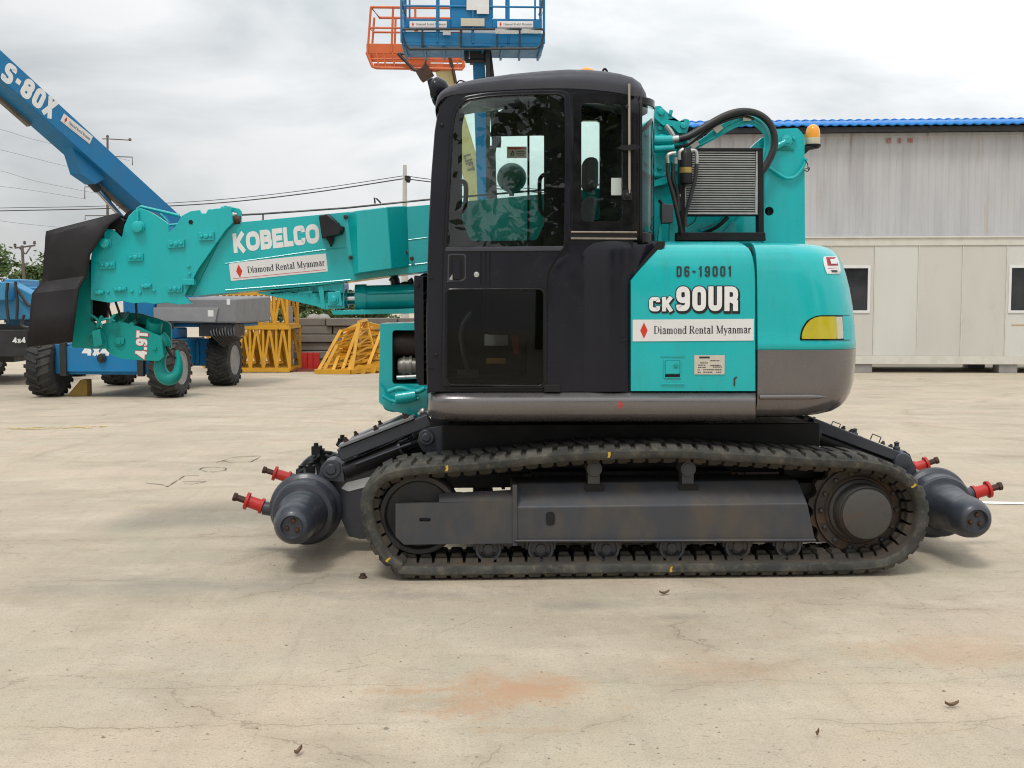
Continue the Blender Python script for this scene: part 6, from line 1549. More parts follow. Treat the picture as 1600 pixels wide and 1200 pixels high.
mb.tube([Vector((x0 + .05, fy, zm4)), Vector((x1 - .05, fy, zm4)), Vector((x1 - .05, fy + .95, zm4 + .12)), Vector((x0 + .1, fy + .95, zm4 + .12))], .024, 8, closed=True)
for k in range(5):
    t = k/4
    for y in (fy, fy + .95): mb.tube([Vector((lerp(x0 + .02, x1 - .02, t), y, zf)), Vector((lerp(x0a, x1 - .1, t), y, zt4))], .026, 8)
mb.build('guard_rail', orange, lift4)
mb = MB(); mb.tube([L4(622, 84, D4-.1), L4(648, 110, D4-.1), L4(662, 110, D4-.1), L4(668, 84, D4-.1), L4(622, 84, D4-.1)], .035, 8); mb.build('bracket_bar', darkblack, lift4)
mb = MB(); mb.beam(L4(660, 108, D4), L4(668, 122, D4), .3, .3); mb.tube([L4(700, 80, D4), L4(708, 110, D4), L4(712, 130, D4)], .04, 8); mb.build('jib_pivot', boltm, lift4)
mb = MB(); mb.beam(L4(692, 108, D4 + .2), L4(754, 330, D4 + 1.4), .34, .34, up=Ya, wd2=.48, h2=.48); jb4 = mb.build('main_boom', creamp, lift4, bevel=.012)
mb = MB(); mb.beam(L4(662, 106, D4 + .15), L4(694, 106, D4 + .15), .2, .16, up=Z); mb.build('jib', orange, lift4, bevel=.01)
O = L4(733.5, 230, D4 + .9); m2 = MB(); dv = (L4(754, 330, D4 + 1.4) - L4(692, 108, D4 + .2)).normalized(); sv = Vector((-dv.z, 0, dv.x)).normalized(); sv = sv if sv.x > 0 else -sv
ct = L4(692, 108, D4 + .2).lerp(L4(754, 330, D4 + 1.4), .60); text_mesh(m2, 'LIFT', ct + Vector((0, -.26, 0)) - sv*.09, dv*.40, sv*.17, NEAR, t=.26, w_=.6, gap=.12); m2.build('lettering', mat('faded_ink', (.16,.15,.12), .6, flat=True), jb4, smooth=0)
mb = MB(); mb.beam(L4(752, 325, D4 + 1.4), Vector((0, 2.0, 1.6)), .5, .5); mb.box(-1.0, 1.0, .9, 2.8, 1.1, 2.0); mb.build('turntable', creamp, lift4, bevel=.03)
lift4.location = (g3.x, g3.y, 0)

# ------------------------------------------------------------------ yellow lattice mast sections
def lattice(name, label, a, u, v, w_, nb=6, chord=.09, brace=.05, tilt=None, grp='yellow tower-mast sections'):
    """box truss: corner a, edges u (length), v, w_"""
    t = thing(name, label, 'mast section', tuple(a), grp)
    cs = [Vector((0,0,0)), v, w_, v + w_]
    mb = MB()
    for c in cs: mb.beam(a + c, a + c + u, chord, chord, up=w_ if abs(u.normalized().dot(Z)) > .9 else Z)
    mb.each('chord', yel, t)
    mb = MB()
    faces = [(cs[0], cs[1]), (cs[2], cs[3]), (cs[0], cs[2]), (cs[1], cs[3])]
    for (p, q) in faces:
        for k in range(nb):
            s0, s1 = k/nb, (k+1)/nb
            if k % 2 == 0: mb.beam(a + p + u*s0, a + q + u*s1, brace, brace, up=Ya if abs((q-p).y) < .1 else Xa)
            else: mb.beam(a + q + u*s0, a + p + u*s1, brace, brace, up=Ya if abs((q-p).y) < .1 else Xa)
        for k in range(0, nb + 1, 2): mb.beam(a + p + u*k/nb, a + q + u*k/nb, brace, brace, up=Ya if abs((q-p).y) < .1 else Xa)
    mb.build('bracing', yel, t)
    return t
DS = 24.7; sc_ = DS / F
def stack(px0, px1, py0, py1, D, label, z0):
    a = Q(px0, py1, D); a.z = z0 if z0 is not None else a.z
    wpx = (px1 - px0) * D / F; hpx = (py1 - py0) * D / F
    ud = Q(px1, py1, D) - Q(px0, py1, D); ud.z = 0
    fw_ = Vector((-ud.y, ud.x, 0)).normalized()
    return lattice('mast_section', label, a, ud, Vector((0, 0, hpx)), fw_ * 1.2, 12, .085, .05)
s1 = stack(330, 453, 514, 580, 24.6, 'yellow lattice mast section lying lowest behind the lift tyre', .06)
s2 = stack(330, 449, 458, 508, 24.7, 'yellow lattice mast section stacked on top of another one', None)
stack(318, 446, 514, 577, 26.3, 'yellow lattice mast section lying at the back of the lowest one', .06)
# timbers between them
q = Q(318, 514, 24.6); mb = MB(); ud = (Q(455, 514, 24.6) - q); mb.box(q.x, q.x + ud.x, q.y - .05, q.y + 1.6, q.z - .02, q.z + .06)
tag(mb.build('dunnage_plank', mat('weathered_timber', (.14, .10, .06), .8, 0, (.08, .06, .04), .6, 8), loc=q), 'weathered plank between the two stacked yellow mast sections', 'plank')

# heap of yellow frames
def rnd_frame(i, a, b, c, d_, label):
    t = thing('steel_truss', label, 'truss', tuple(a), 'yellow frames leaning in a heap')
    mb = MB(); P4 = [a, b, c, d_]
    for k in range(4): mb.beam(P4[k], P4[(k+1) % 4], .065, .065, up=Ya)
    mb.build('frame_tube', yel, t)
    mb = MB(); n_ = 6
    for k in range(n_):
        p0 = a.lerp(b, k/n_); p1 = d_.lerp(c, (k+1)/n_); mb.beam(p0, p1, .032, .032, up=Ya)
        p0 = a.lerp(b, (k+1)/n_); mb.beam(p0, p1, .032, .032, up=Ya)
    mb.build('frame_brace', yel, t); return t
QD = lambda px, py, D: Q(px, py, D)
def gz(p, z=.05): p.z = max(p.z, z); return p
FR = [
 (((497,582,24.2),(532,517,24.9),(563,511,25.6),(545,581,24.2)), 'yellow lattice frame leaning at the left end of the heap'),
 (((535,578,24.3),(563,502,25.2),(598,512,25.6),(575,572,24.4)), 'yellow lattice frame standing steepest in the middle of the heap'),
 (((560,574,24.5),(565,503,25.6),(640,520,25.9),(640,566,24.8)), 'yellow lattice frame at the right of the heap beside the crane'),
 (((505,577,24.8),(548,526,25.6),(612,536,25.9),(600,570,25.0)), 'yellow lattice frame lying low inside the heap'),
 (((520,580,24.1),(543,520,25.3),(580,506,25.9),(600,578,24.6)), 'yellow lattice frame crossing the others in the heap'),
]
FR += [
 (((550,581,24.2),(561,503,24.5),(572,500,25.3),(592,580,24.9)), 'yellow lattice frame rising almost upright at the front of the heap'),
 (((528,579,24.6),(540,516,25.6),(556,508,26.0),(566,578,25.3)), 'yellow lattice frame half hidden at the back of the heap'),
 (((506,580,24.3),(526,540,24.5),(580,548,25.4),(590,577,24.8)), 'yellow lattice frame lying flattest across the foot of the heap'),
]
for i, (q, lb) in enumerate(FR): rnd_frame(i, *[gz(QD(*p)) for p in q], lb)
t = thing('steel_truss', 'flat yellow lattice base lying on the concrete under the heap of frames', 'truss', tuple(Q(560, 580, 24.2)), 'yellow frames leaning in a heap')
mb = MB()
A_, B_, C_, D_ = gz(QD(494,583,24.1)), gz(QD(548,583,24.0)), gz(QD(640,570,25.0)), gz(QD(575,566,26.0))
for p, q in ((A_,B_),(B_,C_),(C_,D_),(D_,A_)): mb.beam(p, q, .09, .09)
mb.build('frame_tube', yel, t)
mb = MB()
for k in range(7): mb.beam(A_.lerp(D_, k/6), B_.lerp(C_, min(1, (k+.5)/6)), .05, .05)
for k in range(5): q = B_.lerp(C_, .15 + .17*k); mb.lathe(q, Ya, [(-.03,.13),(.03,.13)], 10)
mb.build('frame_brace', yel, t)
# red plates in front of the block wall
t = thing('plate_stand', 'red ribbed steel plates standing in front of the concrete block wall', 'steel stand', tuple(Q(485, 580, 25.2)))
mb = MB()
for x0, x1 in ((471,480),(481,489),(490,499)):
    p, q = Q(x0, 579, 25.2), Q(x1, 551, 25.2); mb.box(p.x, q.x, p.y, p.y + .08, .03, q.z)
mb.each('upright_plate', redp, t, bevel=.01)
mb = MB(); p, q = Q(462, 584, 24.9), Q(500, 580, 25.3); mb.box(p.x, q.x, p.y, p.y + .7, .0, .05); mb.build('base_plate', mat('dull_red_steel', (.22,.05,.04), .7, 0, (.14,.05,.035), .6, 6), t)

# ------------------------------------------------------------------ concrete block wall
blk = mat('grey_concrete_block', (.20, .18, .155), .85, 0, (.14, .128, .115), .7, 3, bump=.3, bscale=20, col3=(.22, .20, .17), amt3=.4, scale3=9)
DW = 26.6
wl = thing('block_wall', 'wall of stacked grey concrete blocks behind the yellow frames', 'wall', tuple(Q(530, 575, DW)))
xw0, xw1 = Q(458, 500, DW).x, Q(720, 500, DW).x; ht = (Q(500, 497, DW).z) / 6; yw = Q(500, 500, DW).y
rnd = random.Random(9)
mb = MB()
for k in range(6):
    x = xw0 - (k % 2) * .0
    while x < xw1:
        ln_ = rnd.choice((.75, .9, 1.2)); dy = rnd.uniform(-.05, .05)
        mb.box(x + .012, min(x + ln_, xw1 + .5) - .012, yw + dy, yw + .6 + dy, k*ht + .009, (k+1)*ht - .003); x += ln_
mb.build('concrete_block', blk, wl, bevel=.02)
mb = MB()
for px in (488, 503): q = Q(px, 496, DW); mb.lathe(Vector((q.x, yw + .3, 6*ht - .12)), Z, [(0, .16), (.13, .16), (.20, .10), (.22, 0)], 14)
mb.each('lifting_knob', mat('pale_block_top', (.32,.30,.27), .8, 0, (.2,.19,.17), .5, 6), wl)
# upright pale post beside it
mb = MB(); q = Q(454, 580, 25.8); q.z = 0; mb.box(q.x-.05, q.x+.05, q.y, q.y+.1, 0, Q(454, 478, 25.8).z); mb.box(q.x-.12, q.x+.12, q.y-.02, q.y+.14, 0, .05)
tag(mb.build('steel_post', mat('pale_galvanised', (.42,.42,.43), .5, .3, (.28,.27,.26), .6, 8), loc=q, bevel=.005), 'pale upright steel post between the mast sections and the block wall', 'post')

# ------------------------------------------------------------------ portable cabin, container, roof
cabm = mat('cream_cabin_panel', (.575, .560, .505), .5, 0, (.52, .505, .45), .6, 1.5, stretch=(1,1,.4), col3=(.42,.36,.25), amt3=.35, scale3=3, lo3=.58, hi3=.74)
cabm2 = mat('pale_cabin_panel', (.62, .615, .565), .5, 0, (.56, .55, .50), .6, 1.5, stretch=(1,1,.4))
trimm = mat('white_cabin_trim', (.64, .62, .56), .5, 0, (.52, .49, .41), .6, 4)
wfm = mat('white_window_frame', (.72, .72, .72), .4, 0, (.6, .6, .6), .4, 6)
wgl = mat('dark_window_glass', (.022, .023, .026), .06, 0, (.05, .05, .055), .6, 2, rvar=.02)
contm = mat('weathered_grey_container', (.48, .475, .48), .55, 0, (.36, .355, .36), .65, 1.1, stretch=(2.6, 1, .30), col3=(.40,.27,.15), amt3=.55, scale3=1.7, lo3=.60, hi3=.74)
def ctn_material():
    """steel walls: pale grey, faint vertical grime, rust runs from the top rail"""
    t = contm.node_tree; b = t.nodes['Principled BSDF']; L = t.links.new
    prev = b.inputs['Base Color'].links[0].from_socket
    tc = t.nodes.new('ShaderNodeTexCoord'); mp = t.nodes.new('ShaderNodeMapping'); mp.inputs['Scale'].default_value = (3.2, 1, .22); L(tc.outputs['Object'], mp.inputs[0])
    n = t.nodes.new('ShaderNodeTexNoise'); n.inputs['Scale'].default_value = 2.4; n.inputs['Detail'].default_value = 7; n.inputs['Roughness'].default_value = .7; L(mp.outputs[0], n.inputs[0])
    sp = t.nodes.new('ShaderNodeSeparateXYZ'); L(tc.outputs['Object'], sp.inputs[0])
    g = t.nodes.new('ShaderNodeMapRange'); g.inputs[1].default_value = .9; g.inputs[2].default_value = 2.4; g.inputs[3].default_value = -.16; g.inputs[4].default_value = .10; L(sp.outputs[2], g.inputs[0])
    ad = t.nodes.new('ShaderNodeMath'); ad.operation = 'ADD'; L(n.outputs[0], ad.inputs[0]); L(g.outputs[0], ad.inputs[1])
    r = t.nodes.new('ShaderNodeMapRange'); r.inputs[1].default_value = .60; r.inputs[2].default_value = .76; r.inputs[4].default_value = .75; L(ad.outputs[0], r.inputs[0])
    mx = t.nodes.new('ShaderNodeMix'); mx.data_type = 'RGBA'; L(prev, mx.inputs[6]); mx.inputs[7].default_value = (.26, .15, .08, 1); L(r.outputs[0], mx.inputs[0]); L(mx.outputs[2], b.inputs['Base Color'])
ctn_material()
pa, pb_ = Q(1340, 580, 24.55), Q(1600, 580, 24.33); dirx = pb_ - pa; dirx.z = 0; ang = math.atan2(dirx.y, dirx.x)
O_c = Vector((pa.x, pa.y, 0))
inv = Matrix.Rotation(-ang, 4, 'Z') @ Matrix.Translation(-O_c)
fwd_n = Matrix.Rotation(ang, 3, 'Z') @ Ya
def C(px, py, dy=0.0):
    """point of the cabin's front plane, pushed back by dy, in its own axes"""
    d = ray(px, py); pl = O_c + fwd_n * dy; t = (pl - CAM).dot(fwd_n) / d.dot(fwd_n); return inv @ (CAM + d * t)
cabin = thing('portable_cabin', 'long cream panel cabin with small windows raised on concrete blocks', 'cabin', (0, 0, 0))
XL, XR = C(1090, 500).x, C(1600, 500).x + 2.6
ZB, ZT = C(1450, 569).z, C(1450, 369.5).z
zb2, zt2 = C(1450, 556).z, C(1450, 384).z
mb = MB(); mb.box(XL, XR, .03, 2.45, ZB + .02, ZT - .02); mb.build('cabin_wall', cabm, cabin)
seams = [1365.5, 1434.5, 1502, 1571.5]; xs_ = [C(x, 480).x for x in seams]; pitch = (xs_[-1] - xs_[0]) / 3
allx = [xs_[0] + pitch * k for k in range(-5, 8)]
allx = [x for x in allx if XL + .2 < x < XR - .2]
edges_ = [XL + .02] + allx + [XR - .02]
w1 = (C(1312, 480).x, C(1355, 480).x); w2 = (C(1579, 480).x, C(1640, 480).x); wz = (C(1440, 485).z, C(1440, 419).z)
for i in range(len(edges_) - 1):
    e0, e1 = edges_[i] + .012, edges_[i+1] - .012; hole = []
    for wv in (w1, w2):
        if e0 < wv[0] and wv[1] < e1 + .4: hole = [[Vector((wv[0], .0, wz[0])), Vector((min(wv[1], e1-.03), .0, wz[0])), Vector((min(wv[1], e1-.03), .0, wz[1])), Vector((wv[0], .0, wz[1]))]]
    mb = MB(); mb.poly([[Vector((e0, 0, zb2)), Vector((e1, 0, zb2)), Vector((e1, 0, zt2)), Vector((e0, 0, zt2))]] + hole, (0, .028, 0))
    mb.build('wall_panel', cabm2 if i % 3 == 1 else cabm, cabin, bevel=.004)
mb = MB()
for x in allx: mb.box(x - .010, x + .010, -.012, .03, zb2, zt2)
mb.build('seam_strip', trimm, cabin)
mb = MB(); mb.box(XL, XR, -.02, .03, zt2 + .003, ZT - .03); mb.box(XL - .02, XR + .02, -.05, 2.5, ZT - .03, ZT); mb.build('top_rail', trimm, cabin, bevel=.005)
mb = MB(); mb.box(XL, XR, -.02, .25, ZB, zb2 - .003); mb.box(XL, XR, 2.2, 2.46, ZB, zb2 - .003); mb.build('bottom_rail', trimm, cabin, bevel=.005)
for wv in (w1, w2):
    mb = MB(); a, b = wv; f = .055
    mb.poly([[Vector((a-f, -.022, wz[0]-f)), Vector((b+f, -.022, wz[0]-f)), Vector((b+f, -.022, wz[1]+f)), Vector((a-f, -.022, wz[1]+f))], [Vector((a, -.022, wz[0])), Vector((b, -.022, wz[0])), Vector((b, -.022, wz[1])), Vector((a, -.022, wz[1]))]], (0, .045, 0))
    wd_ = mb.build('window', wfm, cabin, bevel=.004)
    mb = MB(); mb.box(a, b, .012, .02, wz[0], wz[1]); mb.build('pane', wgl, wd_)
mb = MB(); mb.box(C(1580, 510).x, C(1640, 510).x, -.004, -.001, C(1580, 509).z, C(1580, 507).z); mb.build('rust_streak', mat('rust_stain', (.50,.33,.14), .7, flat=True), cabin)
mb = MB(); 
for x in (C(1340, 575).x + .12, C(1576, 575).x, XL + .6, XR - .5): mb.box(x - .19, x + .19, .02, .42, 0, ZB); mb.box(x - .19, x + .19, 2.0, 2.4, 0, ZB)
mb.each('support_block', mat('grey_block', (.30,.29,.28), .85, 0, (.22,.21,.2), .5, 6), cabin, bevel=.01)
cabin.location = O_c; cabin.rotation_euler = (0, 0, ang)

# grey container on top, set back
ctn = thing('shipping_container', 'weathered grey corrugated container with rust runs stacked above the cream cabin', 'container', (0, 0, 0))
SB = .75
X0c, X1c = C(1106, 300, SB).x, C(1600, 300, SB).x + 2.2
z0c, z1c = ZT, C(1450, 207, SB).z
off = Vector((0, 0, 0))
mb = MB(); per = .28; n_ = int((X1c - X0c) / per); sec_b = []; sec_t = []
for k in range(n_):
    x = X0c + k*per
    for dx, dy in ((0, 0), (.10, 0), (.14, .020), (.24, .020)): sec_b.append(Vector((x + dx, SB + dy, z0c + .10))); sec_t.append(Vector((x + dx, SB + dy, z1c - .09)))
mb.grid([sec_b, sec_t]); mb.box(X0c, X1c, SB + .04, SB + 2.35, z0c + .02, z1c - .03)
base_c = Vector((0, 0, z0c))
ctn.location = base_c
mb.build('container_side', contm, ctn, smooth=20)
mb = MB(); mb.box(X0c - .02, X1c + .02, SB - .01, SB + .08, z1c - .09, z1c); mb.box(X0c - .02, X1c + .02, SB - .01, SB + .08, z0c, z0c + .10); mb.build('side_rail', contm, ctn, bevel=.006)
mb = MB()
for x0, x1 in ((X0c - .03, X0c + .14),): mb.box(x0, x1, SB - .015, SB + .16, z0c, z1c + .004)
mb.build('corner_post', contm, ctn, bevel=.006)
mb = MB()
for (px, dx) in ((1389, .05), (1406, .03), (1422, .06)): x = C(px, 212, SB).x; mb.box(x - dx, x + dx, SB - .004, SB - .001, z1c - .22, z1c - .12)
mb.each('faded_mark', mat('faded_red_mark', (.34,.13,.11), .7, 0, (.45,.40,.38), .8, 30), ctn)
ctn.location = O_c + base_c; ctn.rotation_euler = (0, 0, ang)

# blue corrugated roof over the container
rf = thing('roof_canopy', 'blue corrugated sheet roof over the grey container', 'roof', (0, 0, 0))
ey = SB - .35; ez = C(1450, 197.5, ey).z; Xr0, Xr1 = C(1077, 195, ey).x, C(1600, 195, ey).x + 3.0
mb = MB(); rows = []; n_ = int((Xr1 - Xr0) / .025)
for (dy, dz) in ((0, -.0), (0, .035), (.9, .22), (1.8, .385)):
    rows.append([Vector((Xr0 + k*.025, ey + dy, ez + dz + .028 + (.013*math.cos(2*math.pi*k*.025/.20) if dz or True else 0))) for k in range(n_)])
mb.grid(rows[1:]); roofsheet = mat('blue_roof_sheet', (.012, .20, .58), .45, 0, (.02, .17, .48), .5, 2, spec=.3)
sh = mb.build('roof_sheet', roofsheet, rf, smooth=60); s_ = sh.modifiers.new('thickness', 'SOLIDIFY'); s_.thickness = .03; s_.offset = -1
mb = MB(); rows = [[Vector((p.x, ey + 3.6 - (p.y - ey), p.z)) for p in r] for r in rows[1:]]; mb.grid(rows); sh2 = mb.build('roof_sheet', roofsheet, rf, smooth=60); s_ = sh2.modifiers.new('thickness', 'SOLIDIFY'); s_.thickness = .03; s_.offset = 1
mb = MB(); mb.box(Xr0, Xr1, ey + .015, ey + .05, ez - .035, ez + .075); sh3 = mb.build('eave_trim', roofsheet, rf) if False else None
mb = MB(); mb.box(Xr0 + .1, Xr1, ey + .10, ey + .20, ez - .085, ez + .02); mb.box(Xr0 + .1, Xr1, ey + 1.75, ey + 1.85, ez + .1, ez + .34)
x = Xr0 + .3
while x < Xr1: mb.box(x, x + .06, ey + .08, ey + 3.5, ez - .02, ez + .03); mb.box(x, x + .06, SB + .3, SB + .36, z1c - .1, ez + .02); mb.box(x, x + .06, SB + 1.9, SB + 1.96, z1c - .1, ez + .02); x += 1.2
mb.build('roof_purlin', darkblack, rf)
rf.location = O_c; rf.rotation_euler = (0, 0, ang)

# ------------------------------------------------------------------ trees, bushes
leaf_dark = mat('leaf_green', (.055, .10, .028), .6, 0, (.095, .145, .04), .8, .8, lo=.35, hi=.6)
leaf_lite = mat('leaf_yellow_green', (.10, .15, .035), .6, 0, (.06, .11, .03), .8, .8, lo=.35, hi=.6)
bark = mat('bark', (.10, .075, .055), .9, 0, (.06, .045, .035), .6, 6)
def tree(base, h, cr, label, seed, n_=2600, m=None, ls=.22, group='trees beyond the yard', low_=.35, nm='leafy_tree'):
    r = random.Random(seed); t = thing(nm, label, 'tree' if nm == 'leafy_tree' else 'bush', tuple(base), group)
    mb = MB(); top = base + Vector((r.uniform(-.3, .3), 0, h*.8)); mb.tube([base, base.lerp(top, .5) + Vector((r.uniform(-.2, .2), 0, 0)), top], [h*.028, h*.02, h*.006], 8, smooth=3)
    tips = []
    for k in range(9):
        s0 = base.lerp(top, r.uniform(low_, .95)); a = r.uniform(0, 6.28); e_ = s0 + Vector((math.cos(a), math.sin(a), r.uniform(.2, .9))) * cr * r.uniform(.45, .9); tips.append(e_); mb.tube([s0, s0.lerp(e_, .5) + Vector((0, 0, .1)), e_], [h*.010, h*.007, h*.002], 6)
    mb.build('trunk', bark, t)
    clumps = [(e_ + Vector((r.uniform(-.4,.4), r.uniform(-.4,.4), r.uniform(-.3,.5)))*1.0, cr*r.uniform(.25, .5)) for e_ in tips for _ in range(2)] + [(top, cr*.4)]
    vs = []; fs = []
    for i in range(n_):
        c, cr_ = r.choice(clumps); v = Vector((r.gauss(0, 1), r.gauss(0, 1), r.gauss(0, .75))); p = c + v * cr_ * .45
        d1 = Vector((r.gauss(0,1), r.gauss(0,1), r.gauss(0,.7))).normalized(); d2 = d1.cross(Vector((r.gauss(0,1), r.gauss(0,1), r.gauss(0,1)))).normalized()
        s_ = ls * r.uniform(.6, 1.3); k = len(vs)
        vs += [p - d1*s_, p + d2*s_*.35, p + d1*s_, p - d2*s_*.35]; fs.append((k, k+1, k+2, k+3))
    b = MB(); b.add(vs, fs); b.build('crown', m or leaf_dark, t, smooth=0); return t
def gq(px, D): p = Q(px, 500, D); p.z = 0; return p
tree(gq(-4, 62), 5.6, 1.15, 'thin feathery tree at the left edge of the photo', 4, 800, leaf_lite, .17)
tree(gq(16, 70), 2.9, 1.5, 'low bushy tree between the feathery tree and the rounded tree', 8, 2600, leaf_lite, .22)
tree(gq(46, 66), 4.3, 1.0, 'rounded yellow-green tree behind the power pole', 12, 2600, leaf_lite, .16)
tree(gq(118, 75), 3.6, 2.2, 'tree mostly hidden behind the rubber flap of the crane', 15, 1800, leaf_dark, .22)
rnd = random.Random(21)
for k, (px, D, h, lb) in enumerate(((472, 38, 1.75, 'green bush over the left end of the block wall'), (496, 39, 1.5, 'low green bush above the knobs of the block wall'), (522, 40, 1.8, 'green bush over the wall under the boom bracket'), (552, 41, 1.7, 'green bush over the wall beside the yellow frames'), (585, 40, 1.6, 'green bush over the wall next to the crane front'))):
    tree(gq(px, D), h, .75, lb, 30 + k, 1500, (leaf_dark, leaf_lite)[k % 2], .11, 'bushes behind the block wall', .1, 'green_bush')

# the belt of trees at the photographer's back: seen only as a dark mirror image in glass and paint
rnd = random.Random(91); vs = []; fs = []
for k in range(15):
    cx_, cy_, h_ = -34 + k*5.2 + rnd.uniform(-1.5, 1.5), -31 + rnd.uniform(-3, 3), rnd.uniform(6.5, 12.5)
    if k in (5, 6, 11): continue
    for i in range(1700):
        p = Vector((cx_ + rnd.gauss(0, 1.5), cy_ + rnd.gauss(0, 1.4), h_*rnd.uniform(.18, 1)**.8))
        d1 = Vector((rnd.gauss(0,1), rnd.gauss(0,1), rnd.gauss(0,.7))).normalized(); d2 = d1.cross(Vector((rnd.gauss(0,1), rnd.gauss(0,1), rnd.gauss(0,1)))).normalized(); s_ = rnd.uniform(.18, .42); n_ = len(vs)
        vs += [p - d1*s_, p + d2*s_*.4, p + d1*s_, p - d2*s_*.4]; fs.append((n_, n_+1, n_+2, n_+3))
mb = MB(); mb.add(vs, fs)
for k in (0, 1, 2, 3, 4, 7, 8, 9, 10, 12, 13, 14): mb.tube([(-34 + k*5.2, -31, 0), (-34 + k*5.2, -31, 5)], [.2, .1], 6)
tag(mb.build('treeline', leaf_dark, smooth=0), 'belt of leafy trees mirrored darkly in the cab glass', 'trees', kind='stuff')

# ------------------------------------------------------------------ poles and wires
wood = mat('weathered_pole', (.12, .10, .085), .85, 0, (.08, .065, .055), .5, 5)
pole_c = mat('pale_concrete_pole', (.50, .48, .43), .8, 0, (.40, .38, .34), .5, 4)
wire = mat('dark_wire', (.03, .03, .032), .5, flat=True)
D5 = 52
b = gq(41.5, D5); tz = Q(38, 384, D5).z
t = thing('utility_pole', 'short wooden power pole with a slanting crossarm before the trees', 'utility pole', tuple(b), 'poles carrying wires')
mb = MB(); top = Vector((b.x - .1, b.y, tz)); mb.tube([b, top], [.085, .06], 10); mb.build('pole', wood, t)
mb = MB(); a_, c_ = Q(23, 387.5, D5), Q(55, 383.5, D5); mb.beam(a_, c_, .07, .07); mb.beam(Q(29, 386, D5), Q(39.5, 397, D5), .05, .05); mb.beam(Q(49, 384, D5), Q(40.5, 397, D5), .05, .05); mb.build('crossarm', wood, t)
mb = MB()
for px, py in ((23.5, 386), (38.5, 382), (54, 382)): q = Q(px, py, D5); mb.lathe(q, Z, [(0, .03), (.05, .08), (.09, .05), (.13, .07), (.16, .03), (.17, 0)], 10)
mb.build('insulator', mat('brown_insulator', (.08,.05,.04), .3, flat=True), t)
D6 = 75
b = gq(168, D6); t = thing('utility_pole', 'tall grey power pole with stepped arms behind the blue boom', 'utility pole', tuple(b), 'poles carrying wires')
mb = MB(); mb.tube([b, Q(168, 216, D6)], [.11, .07], 10); mb.build('pole', wood, t)
mb = MB()
for pts in (((160,217),(169,217),(203,219)), ((160,244),(207,245.5),(207,258)), ((170,292),(132.5,292),(132.5,311)), ((170,337),(133,337),(133,344))):
    mb.tube([Q(x, y, D6) for x, y in pts], .035, 6)
mb.each('crossarm', wood, t)
mb = MB()
for px, py in ((168, 214), (203, 219)): mb.lathe(Q(px, py, D6), Z, [(-.05, .05), (0, .12), (.1, .08), (.16, .0)], 8)
mb.build('insulator', wood, t)
D7 = 34
b = gq(632.5, D7); t = thing('utility_pole', 'pale concrete power pole standing behind the boom left of the cab', 'utility pole', tuple(b), 'poles carrying wires')
mb = MB(); mb.tube([b, Q(632.5, 258, D7)], [.13, .055], 8); mb.build('pole', pole_c, t)
mb = MB(); q = Q(634, 279, D7); mb.box(q.x - .03, q.x + .10, q.y - .06, q.y + .06, q.z - .06, q.z + .08); mb.lathe(q + Vector((.08, 0, 0)), Z, [(-.12,.04),(-.05,.07),(.05,.07),(.05,0)], 10); mb.build('insulator', darkblack, t)
def cable(pts, r, label, grp='overhead wires', cat='wire'):
    m_ = MB(); p = [Q(*q) for q in pts]; m_.tube(p, r, 5, smooth=6)
    tag(m_.build('overhead_wire', wire, loc=p[0]), label, cat, grp)
cable([(-120,329,44),(0,325,42),(160,322,40),(330,313,38),(480,297,36),(632,274.5,34)], .011, 'upper of the two thick overhead cables meeting the pale pole')
cable([(-120,333,44),(0,329.5,42),(160,326,40),(330,318,38),(480,302,36),(632,279,34)], .018, 'lower of the two thick overhead cables meeting the pale pole')
cable([(632,274.5,34),(690,282,33),(860,297,31),(1000,300,30)], .011, 'overhead cable running right from the pale pole behind the cab')
cable([(632,279,34),(690,286,33),(860,302,31),(1000,306,30)], .016, 'lower overhead cable running right from the pale pole behind the cab')
cable([(-80,186,60),(0,202,64),(65,221,68),(203,251,75)], .008, 'thin overhead wire highest in the left sky')
cable([(-80,219,60),(0,234,64),(115,262,70),(207,275,75)], .008, 'thin overhead wire second from the top in the left sky')
cable([(-80,256,60),(0,267,64),(60,284,67),(160,304,75)], .008, 'thin overhead wire third from the top in the left sky')
cable([(-80,283,60),(0,291,64),(60,299,68),(133,311,75)], .008, 'thin overhead wire just above the thick cables at left')
cable([(-80,332,60),(0,345,64),(60,352,68),(120,357,75)], .008, 'thin overhead wire just below the thick cables at left')

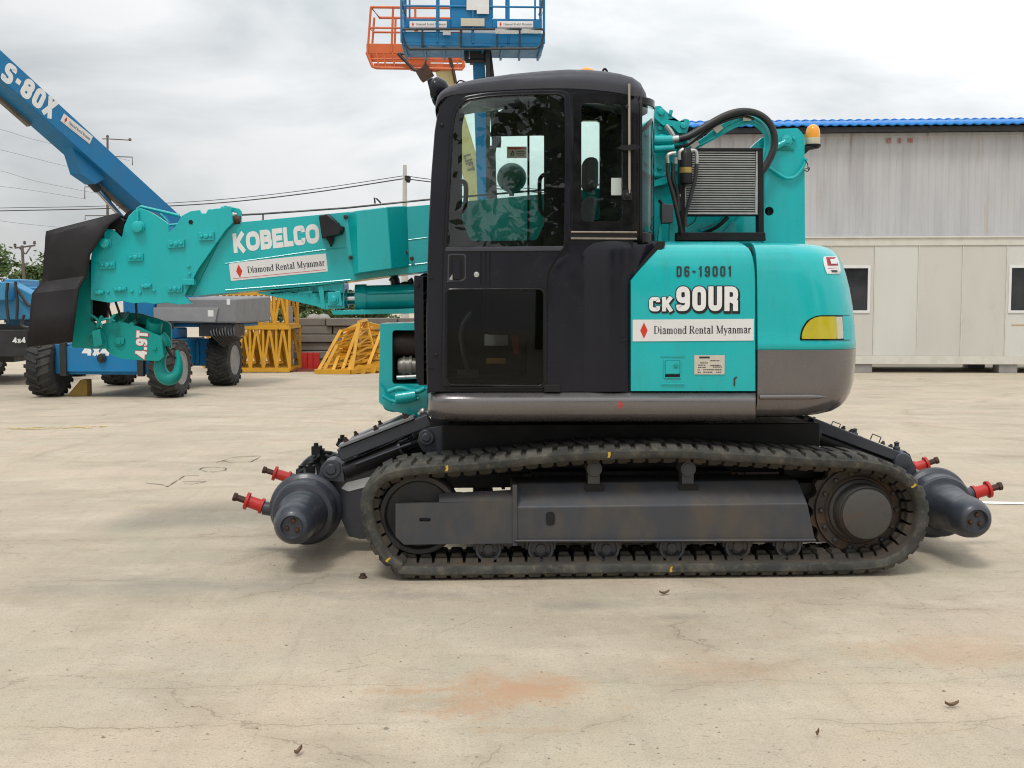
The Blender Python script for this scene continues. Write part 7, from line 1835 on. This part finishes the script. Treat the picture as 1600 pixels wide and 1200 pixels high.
# ------------------------------------------------------------------ small things on the ground
q = G(567, 903); t = MB(); t.lathe(q, Z, [(0, .022), (.006, .024), (.012, .016), (.022, .015), (.026, .009), (.028, 0)], 10)
tag(t.build('loose_bolt', boltm, loc=q), 'small dark bolt lying on the concrete left of the near track', 'bolt')
def leaf(px, py, L_, rz, label, m):
    q = G(px, py); mb = MB(); rows = []
    for k in range(7):
        u = k/6*2 - 1; wd = .32*L_*math.sqrt(max(0, 1 - u*u))*.5 + .0005
        rows.append([q + Vector((math.cos(rz)*u*L_/2 - math.sin(rz)*s_*wd, math.sin(rz)*u*L_/2 + math.cos(rz)*s_*wd, .006 + .010*abs(s_) + .012*u*u)) for s_ in (-1, -.5, 0, .5, 1)])
    mb.grid(rows); o = mb.build('dry_leaf', m, loc=q, smooth=60); s_ = o.modifiers.new('thickness', 'SOLIDIFY'); s_.thickness = .0008
    tag(o, label, 'leaf', 'dry leaves on the concrete')
dl = mat('dry_leaf_brown', (.17, .11, .06), .8, 0, (.10, .065, .04), .6, 60)
leaf(1487, 1106, .055, .1, 'brown dry leaf on the concrete in the right foreground', dl)
leaf(1038, 930, .06, .4, 'brown dry leaf on the concrete below the middle of the track', dl)
leaf(466, 1180, .05, 1.2, 'brown dry leaf at the bottom edge left of the middle', dl)
leaf(1277, 1152, .03, 1.0, 'tiny dark dry leaf right of the middle near the bottom', dl)
mb = MB(); rnd = random.Random(77)
for k in range(230):
    px, py = rnd.uniform(0, 1600), 640 + 560*rnd.random()**.8
    if 560 < px < 1460 and py < 905: continue
    q = G(px, py); r = rnd.uniform(.002, .0065)*(1 if rnd.random() < .93 else 1.9)
    vs = [q + Vector((math.cos(a)*r*rnd.uniform(.7,1.3), math.sin(a)*r*rnd.uniform(.7,1.3), .001)) for a in (0, 1.3, 2.5, 3.8, 5.1)] + [q + Vector((rnd.uniform(-.2,.2)*r, 0, r*rnd.uniform(.5,.9)))]
    mb.add(vs, [(0,1,5),(1,2,5),(2,3,5),(3,4,5),(4,0,5)])
tag(mb.build('loose_grit', mat('grit', (.30,.26,.20), .9, 0, (.12,.10,.08), .8, 3), smooth=0), 'scattered grit and pebbles on the concrete', 'grit', kind='stuff')
